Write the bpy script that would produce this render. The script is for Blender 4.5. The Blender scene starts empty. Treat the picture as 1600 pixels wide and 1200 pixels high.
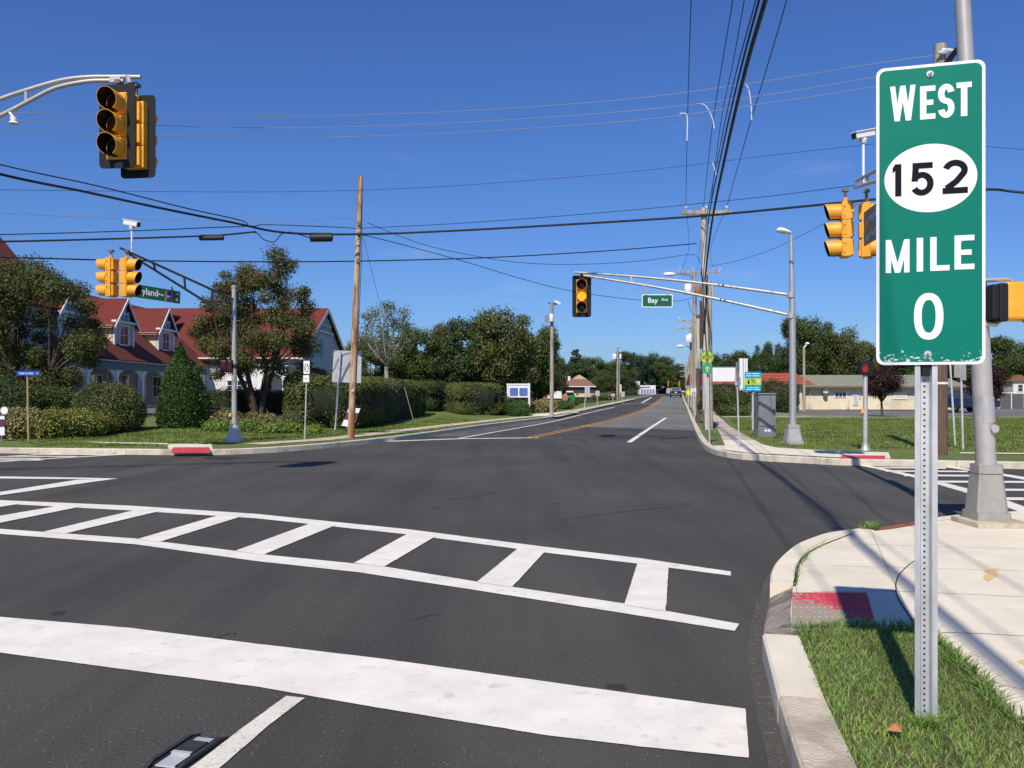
import bpy, bmesh, math, random
import numpy as np
from mathutils import Vector, Matrix
R = math.radians
rng = np.random.default_rng(7)
random.seed(7)
sc = bpy.context.scene
col = sc.collection
# ------------------------------------------------------------ camera, sky, sun, exposure
FOC, HOR, HC = 1294.0, 613.0, 1.6
cd = bpy.data.cameras.new('camera'); cam = bpy.data.objects.new('camera', cd); col.objects.link(cam)
cam.location = (0, 0, HC); cam.rotation_euler = (R(90), 0, 0)
cd.sensor_width = 36; cd.lens = FOC / 1600 * 36; cd.shift_y = (HOR - 600) / 1600; cd.clip_end = 4000; cd.clip_start = .05
sc.camera = cam
SUN_EL, SUN_AZ = 47.0, 17.5          # light travels toward +Y, slightly +X
w = bpy.data.worlds.new('World'); sc.world = w; w.use_nodes = True
nt = w.node_tree; bg = nt.nodes['Background']
sky = nt.nodes.new('ShaderNodeTexSky'); sky.sky_type = 'NISHITA'; sky.sun_disc = False
sky.sun_elevation = R(SUN_EL); sky.sun_rotation = R(180 + SUN_AZ)
sky.air_density = 1.15; sky.dust_density = .25; sky.ozone_density = 3.2; sky.altitude = 0
tm = nt.nodes.new('ShaderNodeMix'); tm.data_type = 'RGBA'; tm.blend_type = 'MULTIPLY'; tm.inputs[0].default_value = 1; tm.inputs[7].default_value = (.48, .735, 1.27, 1)
nt.links.new(sky.outputs[0], tm.inputs[6]); 
cg = nt.nodes.new('ShaderNodeTexCoord'); cmp_ = nt.nodes.new('ShaderNodeMapping'); cmp_.inputs['Scale'].default_value = (2.2, 2.2, 9); nt.links.new(cg.outputs['Generated'], cmp_.inputs[0])
cn = nt.nodes.new('ShaderNodeTexNoise'); cn.inputs['Scale'].default_value = 1.9; cn.inputs['Detail'].default_value = 8; cn.inputs['Roughness'].default_value = .55; nt.links.new(cmp_.outputs[0], cn.inputs[0])
cr_ = nt.nodes.new('ShaderNodeValToRGB'); cr_.color_ramp.elements[0].position = .60; cr_.color_ramp.elements[1].position = .78; cr_.color_ramp.elements[1].color = (.22, .22, .22, 1); nt.links.new(cn.outputs[0], cr_.inputs[0])
cm_ = nt.nodes.new('ShaderNodeMix'); cm_.data_type = 'RGBA'; cs_ = nt.nodes.new('ShaderNodeSeparateXYZ'); nt.links.new(cg.outputs['Generated'], cs_.inputs[0]); cq_ = nt.nodes.new('ShaderNodeMapRange'); cq_.inputs[1].default_value = .22; cq_.inputs[2].default_value = .34; cq_.inputs[3].default_value = 1; cq_.inputs[4].default_value = 0; nt.links.new(cs_.outputs[2], cq_.inputs[0])
cx_m = nt.nodes.new('ShaderNodeMath'); cx_m.operation = 'MULTIPLY'; nt.links.new(cr_.outputs[0], cx_m.inputs[0]); nt.links.new(cq_.outputs[0], cx_m.inputs[1]); nt.links.new(cx_m.outputs[0], cm_.inputs[0]); nt.links.new(tm.outputs[2], cm_.inputs[6]); cm_.inputs[7].default_value = (7.5, 8.0, 8.8, 1)
nt.links.new(cm_.outputs[2], bg.inputs[0]); bg.inputs[1].default_value = .087
sl = bpy.data.lights.new('sun', 'SUN'); sl.energy = 5.0; sl.angle = R(.53); sl.color = (1, .92, .80)
so = bpy.data.objects.new('sun', sl); col.objects.link(so)
dv = Vector((math.sin(R(SUN_AZ)) * math.cos(R(SUN_EL)), math.cos(R(SUN_AZ)) * math.cos(R(SUN_EL)), -math.sin(R(SUN_EL))))
so.rotation_euler = dv.to_track_quat('-Z', 'Y').to_euler(); so.location = (-10, -30, 40)
sc.view_settings.view_transform = 'Standard'; sc.view_settings.look = 'None'
sc.view_settings.exposure = 0; sc.view_settings.gamma = 1
sc.cycles.max_bounces = 6; sc.cycles.use_denoising = True

# ------------------------------------------------------------ materials
def mat(name, c1, c2=None, rough=.8, scale=5, bump=0, bscale=None, metal=0, detail=4, c3=None, s3=.4, t3=(.5, .62), stretch=None, spec=None, ramp=(.35, .65)):
    m = bpy.data.materials.new(name); m.use_nodes = True
    n = m.node_tree.nodes; L = m.node_tree.links; p = n['Principled BSDF']
    p.inputs['Roughness'].default_value = rough; p.inputs['Metallic'].default_value = metal
    if spec is not None: p.inputs['Specular IOR Level'].default_value = spec
    p.inputs['Base Color'].default_value = (*c1, 1)
    if c2 or bump:
        tc = n.new('ShaderNodeTexCoord'); src = tc.outputs['Object']
        if stretch:
            mp = n.new('ShaderNodeMapping'); mp.inputs['Scale'].default_value = stretch; L.new(src, mp.inputs[0]); src = mp.outputs[0]
    if c2:
        no = n.new('ShaderNodeTexNoise'); no.inputs['Scale'].default_value = scale; no.inputs['Detail'].default_value = detail
        no.inputs['Roughness'].default_value = .65
        L.new(src, no.inputs[0])
        r = n.new('ShaderNodeValToRGB'); r.color_ramp.elements[0].position = ramp[0]; r.color_ramp.elements[1].position = ramp[1]
        r.color_ramp.elements[0].color = (*c1, 1); r.color_ramp.elements[1].color = (*c2, 1)
        L.new(no.outputs[0], r.inputs[0]); out = r.outputs[0]
        if c3:
            n3 = n.new('ShaderNodeTexNoise'); n3.inputs['Scale'].default_value = s3; n3.inputs['Detail'].default_value = 6; n3.inputs['Roughness'].default_value = .6
            L.new(src, n3.inputs[0])
            r3 = n.new('ShaderNodeValToRGB'); r3.color_ramp.elements[0].position = t3[0]; r3.color_ramp.elements[1].position = t3[1]
            L.new(n3.outputs[0], r3.inputs[0])
            mx = n.new('ShaderNodeMix'); mx.data_type = 'RGBA'; L.new(r3.outputs[0], mx.inputs[0]); L.new(out, mx.inputs[6]); mx.inputs[7].default_value = (*c3, 1)
            out = mx.outputs[2]
        L.new(out, p.inputs['Base Color'])
    if bump:
        nb = n.new('ShaderNodeTexNoise'); nb.inputs['Scale'].default_value = bscale or scale; nb.inputs['Detail'].default_value = 3
        L.new(src, nb.inputs[0]); b = n.new('ShaderNodeBump'); b.inputs['Strength'].default_value = bump; b.inputs['Distance'].default_value = .02
        L.new(nb.outputs[0], b.inputs['Height']); L.new(b.outputs[0], p.inputs['Normal'])
    return m

def leafmat(name, cols, trans=.25, rough=.55):
    m = bpy.data.materials.new(name); m.use_nodes = True
    n = m.node_tree.nodes; L = m.node_tree.links; p = n['Principled BSDF']; p.inputs['Roughness'].default_value = rough
    p.inputs['Specular IOR Level'].default_value = .3
    g = n.new('ShaderNodeNewGeometry'); r = n.new('ShaderNodeValToRGB'); r.color_ramp.interpolation = 'LINEAR'
    e = r.color_ramp.elements
    while len(e) < len(cols): e.new(.5)
    for i, c in enumerate(cols): e[i].position = i / (len(cols) - 1); e[i].color = (*c, 1)
    L.new(g.outputs['Random Per Island'], r.inputs[0])
    tc = n.new('ShaderNodeTexCoord'); no = n.new('ShaderNodeTexNoise'); no.inputs['Scale'].default_value = .9; L.new(tc.outputs['Object'], no.inputs[0])
    hv = n.new('ShaderNodeHueSaturation'); L.new(r.outputs[0], hv.inputs['Color'])
    mr = n.new('ShaderNodeMapRange'); mr.inputs[1].default_value = .3; mr.inputs[2].default_value = .7; mr.inputs[3].default_value = .85; mr.inputs[4].default_value = 1.9
    L.new(no.outputs[0], mr.inputs[0]); L.new(mr.outputs[0], hv.inputs['Value'])
    L.new(hv.outputs[0], p.inputs['Base Color'])
    t = n.new('ShaderNodeBsdfTranslucent'); L.new(hv.outputs[0], t.inputs[0])
    mx = n.new('ShaderNodeMixShader'); mx.inputs[0].default_value = trans
    L.new(p.outputs[0], mx.inputs[1]); L.new(t.outputs[0], mx.inputs[2]); L.new(mx.outputs[0], n['Material Output'].inputs[0])
    return m

def asphalt(name, base, light, dark, warm=None):
    m = bpy.data.materials.new(name); m.use_nodes = True
    n = m.node_tree.nodes; L = m.node_tree.links; p = n['Principled BSDF']; p.inputs['Roughness'].default_value = .88
    p.inputs['Specular IOR Level'].default_value = .35
    tc = n.new('ShaderNodeTexCoord'); O = tc.outputs['Object']
    def noise(s, d=4, rr=.6, vec=O):
        k = n.new('ShaderNodeTexNoise'); k.inputs['Scale'].default_value = s; k.inputs['Detail'].default_value = d; k.inputs['Roughness'].default_value = rr; L.new(vec, k.inputs[0]); return k.outputs[0]
    def ramp(src, a, b, ca=(0, 0, 0), cb=(1, 1, 1)):
        r = n.new('ShaderNodeValToRGB'); r.color_ramp.elements[0].position = a; r.color_ramp.elements[1].position = b
        r.color_ramp.elements[0].color = (*ca, 1); r.color_ramp.elements[1].color = (*cb, 1); L.new(src, r.inputs[0]); return r.outputs[0]
    def mix(f, a, b):
        x = n.new('ShaderNodeMix'); x.data_type = 'RGBA'; L.new(f, x.inputs[0])
        if isinstance(a, tuple): x.inputs[6].default_value = (*a, 1)
        else: L.new(a, x.inputs[6])
        if isinstance(b, tuple): x.inputs[7].default_value = (*b, 1)
        else: L.new(b, x.inputs[7])
        return x.outputs[2]
    c = ramp(noise(70, 3, .7), .35, .68, tuple(v * .6 for v in base), tuple(v * 1.45 for v in base))
    # stones
    v = n.new('ShaderNodeTexVoronoi'); v.inputs['Scale'].default_value = 48; L.new(O, v.inputs[0])
    vs = ramp(v.outputs['Distance'], .12, .22, (1, 1, 1), (0, 0, 0))
    sel = ramp(v.outputs['Color'], .74, .82)
    mm = n.new('ShaderNodeMath'); mm.operation = 'MULTIPLY'; L.new(vs, mm.inputs[0]); L.new(sel, mm.inputs[1])
    c = mix(mm.outputs[0], c, light)
    # broad tone
    c = mix(ramp(noise(.22, 5, .55), .42, .66, (0, 0, 0), (.75, .75, .75)), c, tuple(v * 1.5 for v in base))
    mp = n.new('ShaderNodeMapping'); mp.inputs['Rotation'].default_value = (0, 0, R(-11.5)); mp.inputs['Scale'].default_value = (1.6, .09, 1); L.new(O, mp.inputs[0])
    c = mix(ramp(noise(1, 4, .6, mp.outputs[0]), .46, .68, (0, 0, 0), (.6, .6, .6)), c, dark)
    # oil drops
    v2 = n.new('ShaderNodeTexVoronoi'); v2.inputs['Scale'].default_value = 1.3; L.new(O, v2.inputs[0])
    nz = noise(9, 2)
    ad = n.new('ShaderNodeMath'); ad.operation = 'MULTIPLY_ADD'; L.new(nz, ad.inputs[0]); ad.inputs[1].default_value = .12; L.new(v2.outputs['Distance'], ad.inputs[2])
    d = ramp(ad.outputs[0], .12, .165, (1, 1, 1), (0, 0, 0)); s2 = ramp(v2.outputs['Color'], .48, .52)
    m2 = n.new('ShaderNodeMath'); m2.operation = 'MULTIPLY'; L.new(d, m2.inputs[0]); L.new(s2, m2.inputs[1])
    m3 = n.new('ShaderNodeMath'); m3.operation = 'MULTIPLY'; L.new(m2.outputs[0], m3.inputs[0]); m3.inputs[1].default_value = .75
    c = mix(m3.outputs[0], c, tuple(v * .35 for v in base))
    if warm: c = mix(ramp(noise(.5, 4), .4, .6, (0, 0, 0), (.6, .6, .6)), c, warm)
    L.new(c, p.inputs['Base Color'])
    b = n.new('ShaderNodeBump'); b.inputs['Strength'].default_value = .5; b.inputs['Distance'].default_value = .006
    L.new(noise(120, 2), b.inputs['Height']); L.new(b.outputs[0], p.inputs['Normal'])
    return m

def paintmat(name, c, wear, th=(.60, .66), scale=14, asph=(.06, .06, .062)):
    return mat(name, c, tuple(v * .86 for v in c), .6, 3, .15, 60, c3=tuple(c[i] * (1 - wear) + asph[i] * wear for i in range(3)), s3=scale, t3=th)

M = {}
M['asphalt'] = asphalt('asphalt', (.057, .0545, .0475), (.34, .32, .28), (.034, .032, .029))
M['asphalt_old'] = asphalt('old asphalt', (.145, .14, .128), (.27, .26, .24), (.11, .105, .098))
M['asphalt_mid'] = asphalt('mid asphalt', (.095, .091, .084), (.2, .2, .2), (.055, .054, .055))
M['paint'] = paintmat('white road paint', (.83, .785, .69), .3, (.58, .70), 7)
M['paint_worn'] = paintmat('worn road paint', (.74, .70, .60), .55, (.56, .66), 55)
M['paint_yellow'] = paintmat('yellow road paint', (.62, .30, .035), .5)
M['concrete'] = mat('concrete', (.68, .605, .47), (.76, .685, .545), .9, 2.2, .25, 90, c3=(.57, .50, .40), s3=.8, t3=(.52, .75))
M['concrete_old'] = mat('weathered concrete', (.52, .46, .36), (.66, .59, .48), .95, 6, .6, 60, c3=(.38, .33, .25), s3=2, t3=(.55, .7))
M['concrete_tan'] = mat('tan concrete', (.50, .42, .31), (.60, .52, .40), .95, 14, .6, 70, c3=(.38, .32, .24), s3=3)
M['concrete_dirty'] = mat('dirty concrete', (.25, .22, .18), (.36, .32, .265), .95, 9, .9, 50, c3=(.14, .12, .095), s3=3.5, t3=(.48, .6))
M['gap'] = mat('joint dirt', (.03, .027, .02), None, 1)
M['soil'] = mat('soil', (.07, .05, .035), (.11, .08, .05), 1, 9, 1, 30)
M['lawn'] = mat('lawn', (.082, .118, .018), (.135, .18, .036), .95, 3.2, .9, 30, detail=10, c3=(.17, .18, .06), s3=.35, t3=(.52, .78))
M['lawn_dry'] = mat('dry lawn', (.13, .15, .05), (.25, .22, .11), .95, 2.5, .9, 30, detail=10, c3=(.30, .25, .15), s3=.6)
M['ground'] = mat('ground', (.06, .09, .03), (.10, .11, .05), 1, .3)
M['red'] = mat('red pad', (.50, .035, .05), (.60, .06, .085), .8, 8, .4, 60)
M['rust'] = mat('rusty steel', (.22, .055, .022), (.32, .10, .045), .85, 12, .4, 60)
M['green'] = mat('green sign sheeting', (.0, .165, .112), (.001, .19, .13), .45, 1.2, 0, spec=.2)
M['white'] = mat('white sign sheeting', (.80, .80, .79), (.86, .86, .85), .45, 30)
M['blackink'] = mat('black ink', (.008, .008, .013), None, .6, spec=.1)
M['dgreen'] = mat('dark green sign', (.005, .11, .055), None, .4)
M['galv'] = mat('galvanised steel', (.47, .48, .49), (.66, .665, .67), .5, 11, .1, 60, metal=.3, stretch=(1, 1, .25))
M['galv_dull'] = mat('dull sign back', (.36, .38, .40), (.46, .48, .50), .6, 3, metal=.15)
M['alu'] = mat('brushed aluminium', (.52, .50, .48), (.64, .62, .60), .38, 20, .08, 50, metal=.65, stretch=(3, 3, .3))
M['pole_grey'] = mat('grey pole metal', (.42, .40, .375), (.50, .48, .45), .45, 5, 0, metal=.35)
M['base_grey'] = mat('cast base', (.35, .335, .295), (.41, .395, .35), .5, 9, .1, 60, metal=.3)
M['dark_steel'] = mat('dark steel', (.13, .12, .115), (.17, .16, .15), .5, 5, metal=.4)
M['sig_yellow'] = mat('signal yellow', (.70, .31, .02), (.86, .41, .03), .45, 4)
M['sig_black'] = mat('signal black', (.012, .012, .013), None, .5)
M['bp_black'] = mat('backplate black', (.012, .013, .015), None, .6, spec=.25)
M['lens_red'] = mat('red lens', (.06, .004, .003), None, .2)
M['lens_amber'] = mat('amber lens', (.10, .045, .002), None, .2)
M['lens_green'] = mat('green lens', (.003, .035, .02), None, .2)
def emis(name, c, s):
    m = mat(name, c, None, .3); p = m.node_tree.nodes['Principled BSDF']
    p.inputs['Emission Color'].default_value = (*c, 1); p.inputs['Emission Strength'].default_value = s; return m
M['lit_amber'] = emis('lit amber', (1, .42, .02), 1.3)
M['lit_hand'] = emis('lit hand', (.30, .008, .006), .25)
M['wood_new'] = mat('fresh pine pole', (.42, .27, .15), (.56, .42, .27), .8, 3, .35, 20, stretch=(3, 3, .35), c3=(.27, .115, .045), s3=2.0, t3=(.48, .55))
M['wood_grey'] = mat('weathered pole', (.33, .28, .225), (.44, .39, .33), .9, 6, .4, 25, stretch=(3, 3, .25), c3=(.20, .16, .12), s3=3)
M['wood_pale'] = mat('bleached pole', (.50, .46, .40), (.60, .56, .50), .9, 6, .4, 25, stretch=(3, 3, .25), c3=(.28, .24, .2), s3=3)
M['wood_brown'] = mat('dark brown pole', (.10, .055, .035), (.16, .10, .07), .85, 6, .4, 25, stretch=(3, 3, .25))
M['wood_post'] = mat('wooden post', (.34, .24, .12), (.44, .33, .18), .85, 6, .3, 25)
M['cable'] = mat('black cable', (.010, .010, .012), None, .6)
M['cable_light'] = mat('bare conductor', (.30, .31, .34), None, .5, metal=.4)
M['cable_white'] = mat('white sleeve', (.7, .72, .74), None, .5)
M['ceramic'] = mat('insulator', (.55, .60, .63), None, .3)
M['blue_sign'] = mat('blue street blade', (.012, .045, .36), None, .4)
M['info_blue'] = mat('info blue', (.01, .30, .55), None, .4)
M['info_lime'] = mat('info lime', (.45, .58, .05), None, .4)
M['sign_yellow'] = mat('fluorescent yellow', (.65, .75, .02), None, .4)
M['byway_green'] = mat('byway green', (.02, .25, .07), None, .4)
M['byway_yellow'] = mat('byway yellow', (.60, .50, .08), None, .4)
M['arrow_green'] = mat('arrow panel green', (.01, .34, .20), None, .4)
M['route_blue'] = mat('county route blue', (.015, .03, .25), None, .4)
M['route_gold'] = mat('county route gold', (.42, .22, .03), None, .4)
M['maroon'] = mat('maroon print', (.12, .02, .07), None, .6)
M['panel_blue'] = mat('panel blue', (.06, .11, .38), (.12, .18, .48), .5, 6)
M['board'] = mat('white board', (.80, .80, .82), (.74, .74, .76), .5, 2)
M['siding'] = None
def banded(name, c, dark, per, axis='Z', rough=.7, wd=.12, per2=None):
    m = bpy.data.materials.new(name); m.use_nodes = True
    n = m.node_tree.nodes; L = m.node_tree.links; p = n['Principled BSDF']; p.inputs['Roughness'].default_value = rough
    g = n.new('ShaderNodeNewGeometry'); s = n.new('ShaderNodeSeparateXYZ'); L.new(g.outputs['Position'], s.inputs[0])
    a = n.new('ShaderNodeMath'); a.operation = 'MODULO'; b = n.new('ShaderNodeMath'); b.operation = 'MULTIPLY'
    L.new(s.outputs[axis], b.inputs[0]); b.inputs[1].default_value = 1 / per
    f = n.new('ShaderNodeMath'); f.operation = 'FRACT'; L.new(b.outputs[0], f.inputs[0])
    lt = n.new('ShaderNodeMath'); lt.operation = 'LESS_THAN'; L.new(f.outputs[0], lt.inputs[0]); lt.inputs[1].default_value = wd
    no = n.new('ShaderNodeTexNoise'); no.inputs['Scale'].default_value = 3; no.inputs['Detail'].default_value = 8; L.new(g.outputs['Position'], no.inputs[0])
    r = n.new('ShaderNodeValToRGB'); r.color_ramp.elements[0].position = .3; r.color_ramp.elements[1].position = .7
    r.color_ramp.elements[0].color = (*[v * .85 for v in c], 1); r.color_ramp.elements[1].color = (*[min(1, v * 1.12) for v in c], 1); L.new(no.outputs[0], r.inputs[0])
    mx = n.new('ShaderNodeMix'); mx.data_type = 'RGBA'; L.new(lt.outputs[0], mx.inputs[0]); L.new(r.outputs[0], mx.inputs[6]); mx.inputs[7].default_value = (*dark, 1)
    L.new(mx.outputs[2], p.inputs['Base Color']); return m
def brick(name, c1, c2, mortar, scale=4):
    m = bpy.data.materials.new(name); m.use_nodes = True
    n = m.node_tree.nodes; L = m.node_tree.links; p = n['Principled BSDF']; p.inputs['Roughness'].default_value = .9
    g = n.new('ShaderNodeTexCoord'); mp = n.new('ShaderNodeMapping'); mp.inputs['Rotation'].default_value = (R(90), 0, 0)
    L.new(g.outputs['Object'], mp.inputs[0]); b = n.new('ShaderNodeTexBrick'); b.inputs['Scale'].default_value = scale
    b.inputs['Color1'].default_value = (*c1, 1); b.inputs['Color2'].default_value = (*c2, 1); b.inputs['Mortar'].default_value = (*mortar, 1)
    L.new(mp.outputs[0], b.inputs[0]); L.new(b.outputs[0], p.inputs['Base Color']); return m
M['siding'] = banded('white clapboard', (.70, .70, .68), (.42, .42, .42), .17)
M['siding_shaded'] = banded('shaded clapboard', (.50, .51, .54), (.38, .39, .42), .17)  # white clapboard greyed: shade of the inn's unlit faces put into the colour
M['trim'] = mat('white trim', (.74, .74, .74), None, .5)
M['cream'] = mat('cream wall', (.66, .58, .36), (.70, .62, .41), .8, 2)
M['cream_pale'] = mat('pale cream block', (.68, .60, .42), (.74, .66, .48), .85, 1.5, c3=(.58, .5, .36), s3=.5)
M['yellow_wall'] = mat('pale yellow stucco', (.66, .52, .24), (.70, .57, .29), .85, 1.5)
M['tan_gable'] = mat('tan gable', (.55, .40, .22), None, .8)
M['roof_red'] = banded('red shingle roof', (.145, .026, .017), (.105, .018, .013), .16, wd=.2, rough=.95)
M['roof_tile'] = banded('red tile roof', (.33, .07, .035), (.13, .03, .02), .25, wd=.3, rough=.9)
M['roof_green'] = mat('olive grey roof', (.20, .205, .14), (.25, .255, .18), .8, 2)
M['roof_brown'] = mat('brown shingle roof', (.17, .085, .055), (.23, .12, .08), .95, 6)
M['teal'] = mat('teal trim', (.045, .14, .18), None, .6)
M['teal_light'] = mat('pale teal panel', (.13, .27, .29), None, .6)
M['glass'] = mat('window glass', (.03, .035, .045), None, .08, spec=.8)
M['brick'] = brick('brick', (.40, .13, .07), (.32, .10, .06), (.36, .27, .2))
M['brick_base'] = brick('tan brick', (.42, .22, .12), (.36, .17, .09), (.4, .3, .22))
M['shop_glass'] = mat('shop glass', (.16, .14, .28), (.3, .28, .42), .2, 2)
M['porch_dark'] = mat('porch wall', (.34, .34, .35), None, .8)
M['cabinet'] = mat('cabinet metal', (.26, .27, .275), (.33, .34, .345), .42, 2, metal=.5)
M['bark'] = mat('bark', (.05, .038, .028), (.10, .08, .06), .95, 8, .6, 20)
M['bark_pale'] = mat('pale bark', (.25, .24, .21), (.36, .34, .30), .9, 8)
M['lf_crab'] = leafmat('crabapple leaves', [(.036, .055, .012), (.06, .09, .018), (.075, .105, .024), (.05, .07, .02), (.085, .07, .028), (.10, .055, .028)])
M['lf_crab2'] = leafmat('crabapple leaves', [(.036, .056, .012), (.065, .095, .02), (.08, .105, .026), (.06, .07, .022), (.10, .07, .03), (.125, .055, .032)])
M['lf_oak'] = leafmat('oak leaves', [(.032, .056, .014), (.06, .09, .02), (.085, .11, .028)])
M['lf_olive'] = leafmat('olive leaves', [(.052, .066, .016), (.09, .105, .028), (.12, .12, .044)])
M['lf_dark'] = leafmat('dark leaves', [(.024, .044, .014), (.044, .068, .018), (.062, .085, .026)])
M['lf_pine'] = leafmat('pine needles', [(.018, .045, .022), (.03, .065, .03)], .1)
M['lf_sparse'] = leafmat('sparse leaves', [(.06, .085, .032), (.10, .125, .05), (.14, .13, .07)])
M['lf_cone'] = leafmat('arborvitae leaves', [(.024, .058, .009), (.05, .095, .014)], .12)
M['lf_hedge'] = leafmat('hedge leaves', [(.036, .058, .012), (.065, .088, .018), (.11, .10, .032)], .1)
M['lf_lime'] = leafmat('lime shrub leaves', [(.09, .11, .018), (.17, .18, .03), (.13, .10, .03)], .2)
M['lf_tan'] = leafmat('tan shrub leaves', [(.16, .13, .05), (.24, .19, .08), (.13, .15, .05)], .2)
M['lf_globe'] = leafmat('globe shrub leaves', [(.03, .07, .014), (.05, .11, .02)], .12)
M['lf_purple'] = leafmat('purple leaves', [(.022, .010, .012), (.042, .018, .018)], .15)
M['lf_flower'] = leafmat('flower bed leaves', [(.07, .13, .02), (.13, .20, .03), (.16, .21, .04)], .25)
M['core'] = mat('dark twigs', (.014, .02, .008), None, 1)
M['blade'] = leafmat('grass blades', [(.06, .125, .02), (.10, .19, .03), (.14, .24, .04), (.17, .25, .05), (.26, .26, .11)], .3)
M['blade_far'] = leafmat('lawn blades', [(.075, .115, .016), (.115, .165, .028), (.17, .19, .05)], .25)
M['leaf_dead'] = mat('dead leaf', (.40, .17, .07), None, .8)
M['car_paint'] = mat('dark car paint', (.006, .007, .010), None, .35, spec=.35)
M['car_blue'] = mat('dark blue car paint', (.006, .011, .04), None, .2, spec=.7)
M['car_silver'] = mat('silver car paint', (.3, .31, .33), None, .25, spec=.7)
M['tyre'] = mat('tyre', (.015, .015, .015), None, .8)
M['tail'] = mat('tail light', (.35, .01, .01), None, .3)
M['chrome'] = mat('chrome', (.6, .6, .62), None, .2, metal=.9)
M['orange_spray'] = mat('orange marking spray', (.72, .42, .08), (.62, .5, .3), .8, 30)

# ------------------------------------------------------------ mesh builder
class MB:
    def __init__(s): s.v = []; s.f = []; s.m = []; s.mats = []; s.cur = 0
    def use(s, m):
        m = M[m] if isinstance(m, str) else m
        if m not in s.mats: s.mats.append(m)
        s.cur = s.mats.index(m); return s
    def add(s, vs, fs):
        o = len(s.v); s.v += [tuple(v) for v in vs]
        for f in fs: s.f.append(tuple(i + o for i in f)); s.m.append(s.cur)
        return s
    def box(s, c, d, rz=0, mt=None):
        x, y, z = d[0] / 2, d[1] / 2, d[2] / 2
        vs = [Vector((a * x, b * y, e * z)) for e in (-1, 1) for b in (-1, 1) for a in (-1, 1)]
        mt = mt or Matrix.Rotation(rz, 4, 'Z')
        vs = [mt @ v + Vector(c) for v in vs]
        return s.add(vs, [(0, 2, 3, 1), (4, 5, 7, 6), (0, 1, 5, 4), (2, 6, 7, 3), (0, 4, 6, 2), (1, 3, 7, 5)])
    def tube(s, pts, r, n=10, caps=True):
        pts = [Vector(p) for p in pts]; k = len(pts)
        rs = r if isinstance(r, (list, tuple)) else [r] * k
        vs = []; up0 = None
        for i, p in enumerate(pts):
            t = (pts[min(i + 1, k - 1)] - pts[max(i - 1, 0)]).normalized()
            up = Vector((0, 0, 1)) if abs(t.z) < .95 else Vector((1, 0, 0))
            if up0 is not None: up = up0
            a = (up - t * up.dot(t))
            if a.length < 1e-4: a = t.orthogonal()
            a.normalize(); b = t.cross(a); up0 = a
            for j in range(n):
                an = 2 * math.pi * j / n; vs.append(p + (a * math.cos(an) + b * math.sin(an)) * rs[i])
        fs = [(i * n + j, i * n + (j + 1) % n, (i + 1) * n + (j + 1) % n, (i + 1) * n + j) for i in range(k - 1) for j in range(n)]
        if caps: fs += [tuple(range(n))[::-1], tuple((k - 1) * n + j for j in range(n))]
        return s.add(vs, fs)
    def prism(s, poly, vec):      # poly: list of 3D points, extruded by vec
        n = len(poly); vec = Vector(vec); p = [Vector(q) for q in poly]
        vs = p + [q + vec for q in p]
        fs = [tuple(range(n))[::-1], tuple(range(n, 2 * n))] + [(i, (i + 1) % n, n + (i + 1) % n, n + i) for i in range(n)]
        return s.add(vs, fs)
    def frustum(s, c, w0, d0, w1, d1, h, ch=.0):
        def ring(w, d, z):
            w /= 2; d /= 2; k = ch * w
            return [(c[0] + x, c[1] + y, c[2] + z) for x, y in ((-w + k, -d), (w - k, -d), (w, -d + k), (w, d - k), (w - k, d), (-w + k, d), (-w, d - k), (-w, -d + k))]
        vs = ring(w0, d0, 0) + ring(w1, d1, h)
        return s.add(vs, [tuple(range(8))[::-1], tuple(range(8, 16))] + [(i, (i + 1) % 8, 8 + (i + 1) % 8, 8 + i) for i in range(8)])
    def lathe(s, prof, c=(0, 0, 0), n=16, axis='Z'):
        vs = []
        for r, z in prof:
            for j in range(n):
                a = 2 * math.pi * j / n; x, y = r * math.cos(a), r * math.sin(a)
                q = (x, y, z) if axis == 'Z' else (x, z, y) if axis == 'Y' else (z, x, y)
                vs.append((c[0] + q[0], c[1] + q[1], c[2] + q[2]))
        k = len(prof)
        fs = [(i * n + j, i * n + (j + 1) % n, (i + 1) * n + (j + 1) % n, (i + 1) * n + j) for i in range(k - 1) for j in range(n)]
        fs += [tuple(range(n))[::-1], tuple((k - 1) * n + j for j in range(n))]
        return s.add(vs, fs)
    def build(s, name, parent=None, world=False, smooth=False, bevel=0):
        off = Vector(parent.location) if (world and parent) else Vector((0, 0, 0))
        me = bpy.data.meshes.new(name); me.from_pydata([tuple(Vector(v) - off) for v in s.v], [], s.f)
        for m in s.mats: me.materials.append(m)
        me.polygons.foreach_set('material_index', s.m)
        if smooth:
            me.polygons.foreach_set('use_smooth', [True] * len(me.polygons))
            if hasattr(me, 'set_sharp_from_angle'): me.set_sharp_from_angle(angle=R(40))
        me.update()
        bm = bmesh.new(); bm.from_mesh(me); bmesh.ops.recalc_face_normals(bm, faces=bm.faces); bm.to_mesh(me); bm.free()
        o = bpy.data.objects.new(name, me); col.objects.link(o)
        if parent: o.parent = parent
        if bevel:
            b = o.modifiers.new('bevel', 'BEVEL'); b.width = bevel; b.segments = 2; b.limit_method = 'ANGLE'
        return o

def tag(o, label=None, cat=None, group=None, kind=None):
    if label: o['label'] = label
    if cat: o['category'] = cat
    if group: o['group'] = group
    if kind: o['kind'] = kind
    return o
def thing(name, label, cat, loc=(0, 0, 0), group=None, rz=0):
    o = bpy.data.objects.new(name, None); col.objects.link(o); o.location = loc; o.rotation_euler = (0, 0, rz)
    o.empty_display_size = .2
    return tag(o, label, cat, group)
def copy_tree(o, parent=None):
    c = o.copy(); col.objects.link(c); c.parent = parent
    for ch in [x for x in col.objects if x.parent == o]: copy_tree(ch, c)
    return c

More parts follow.
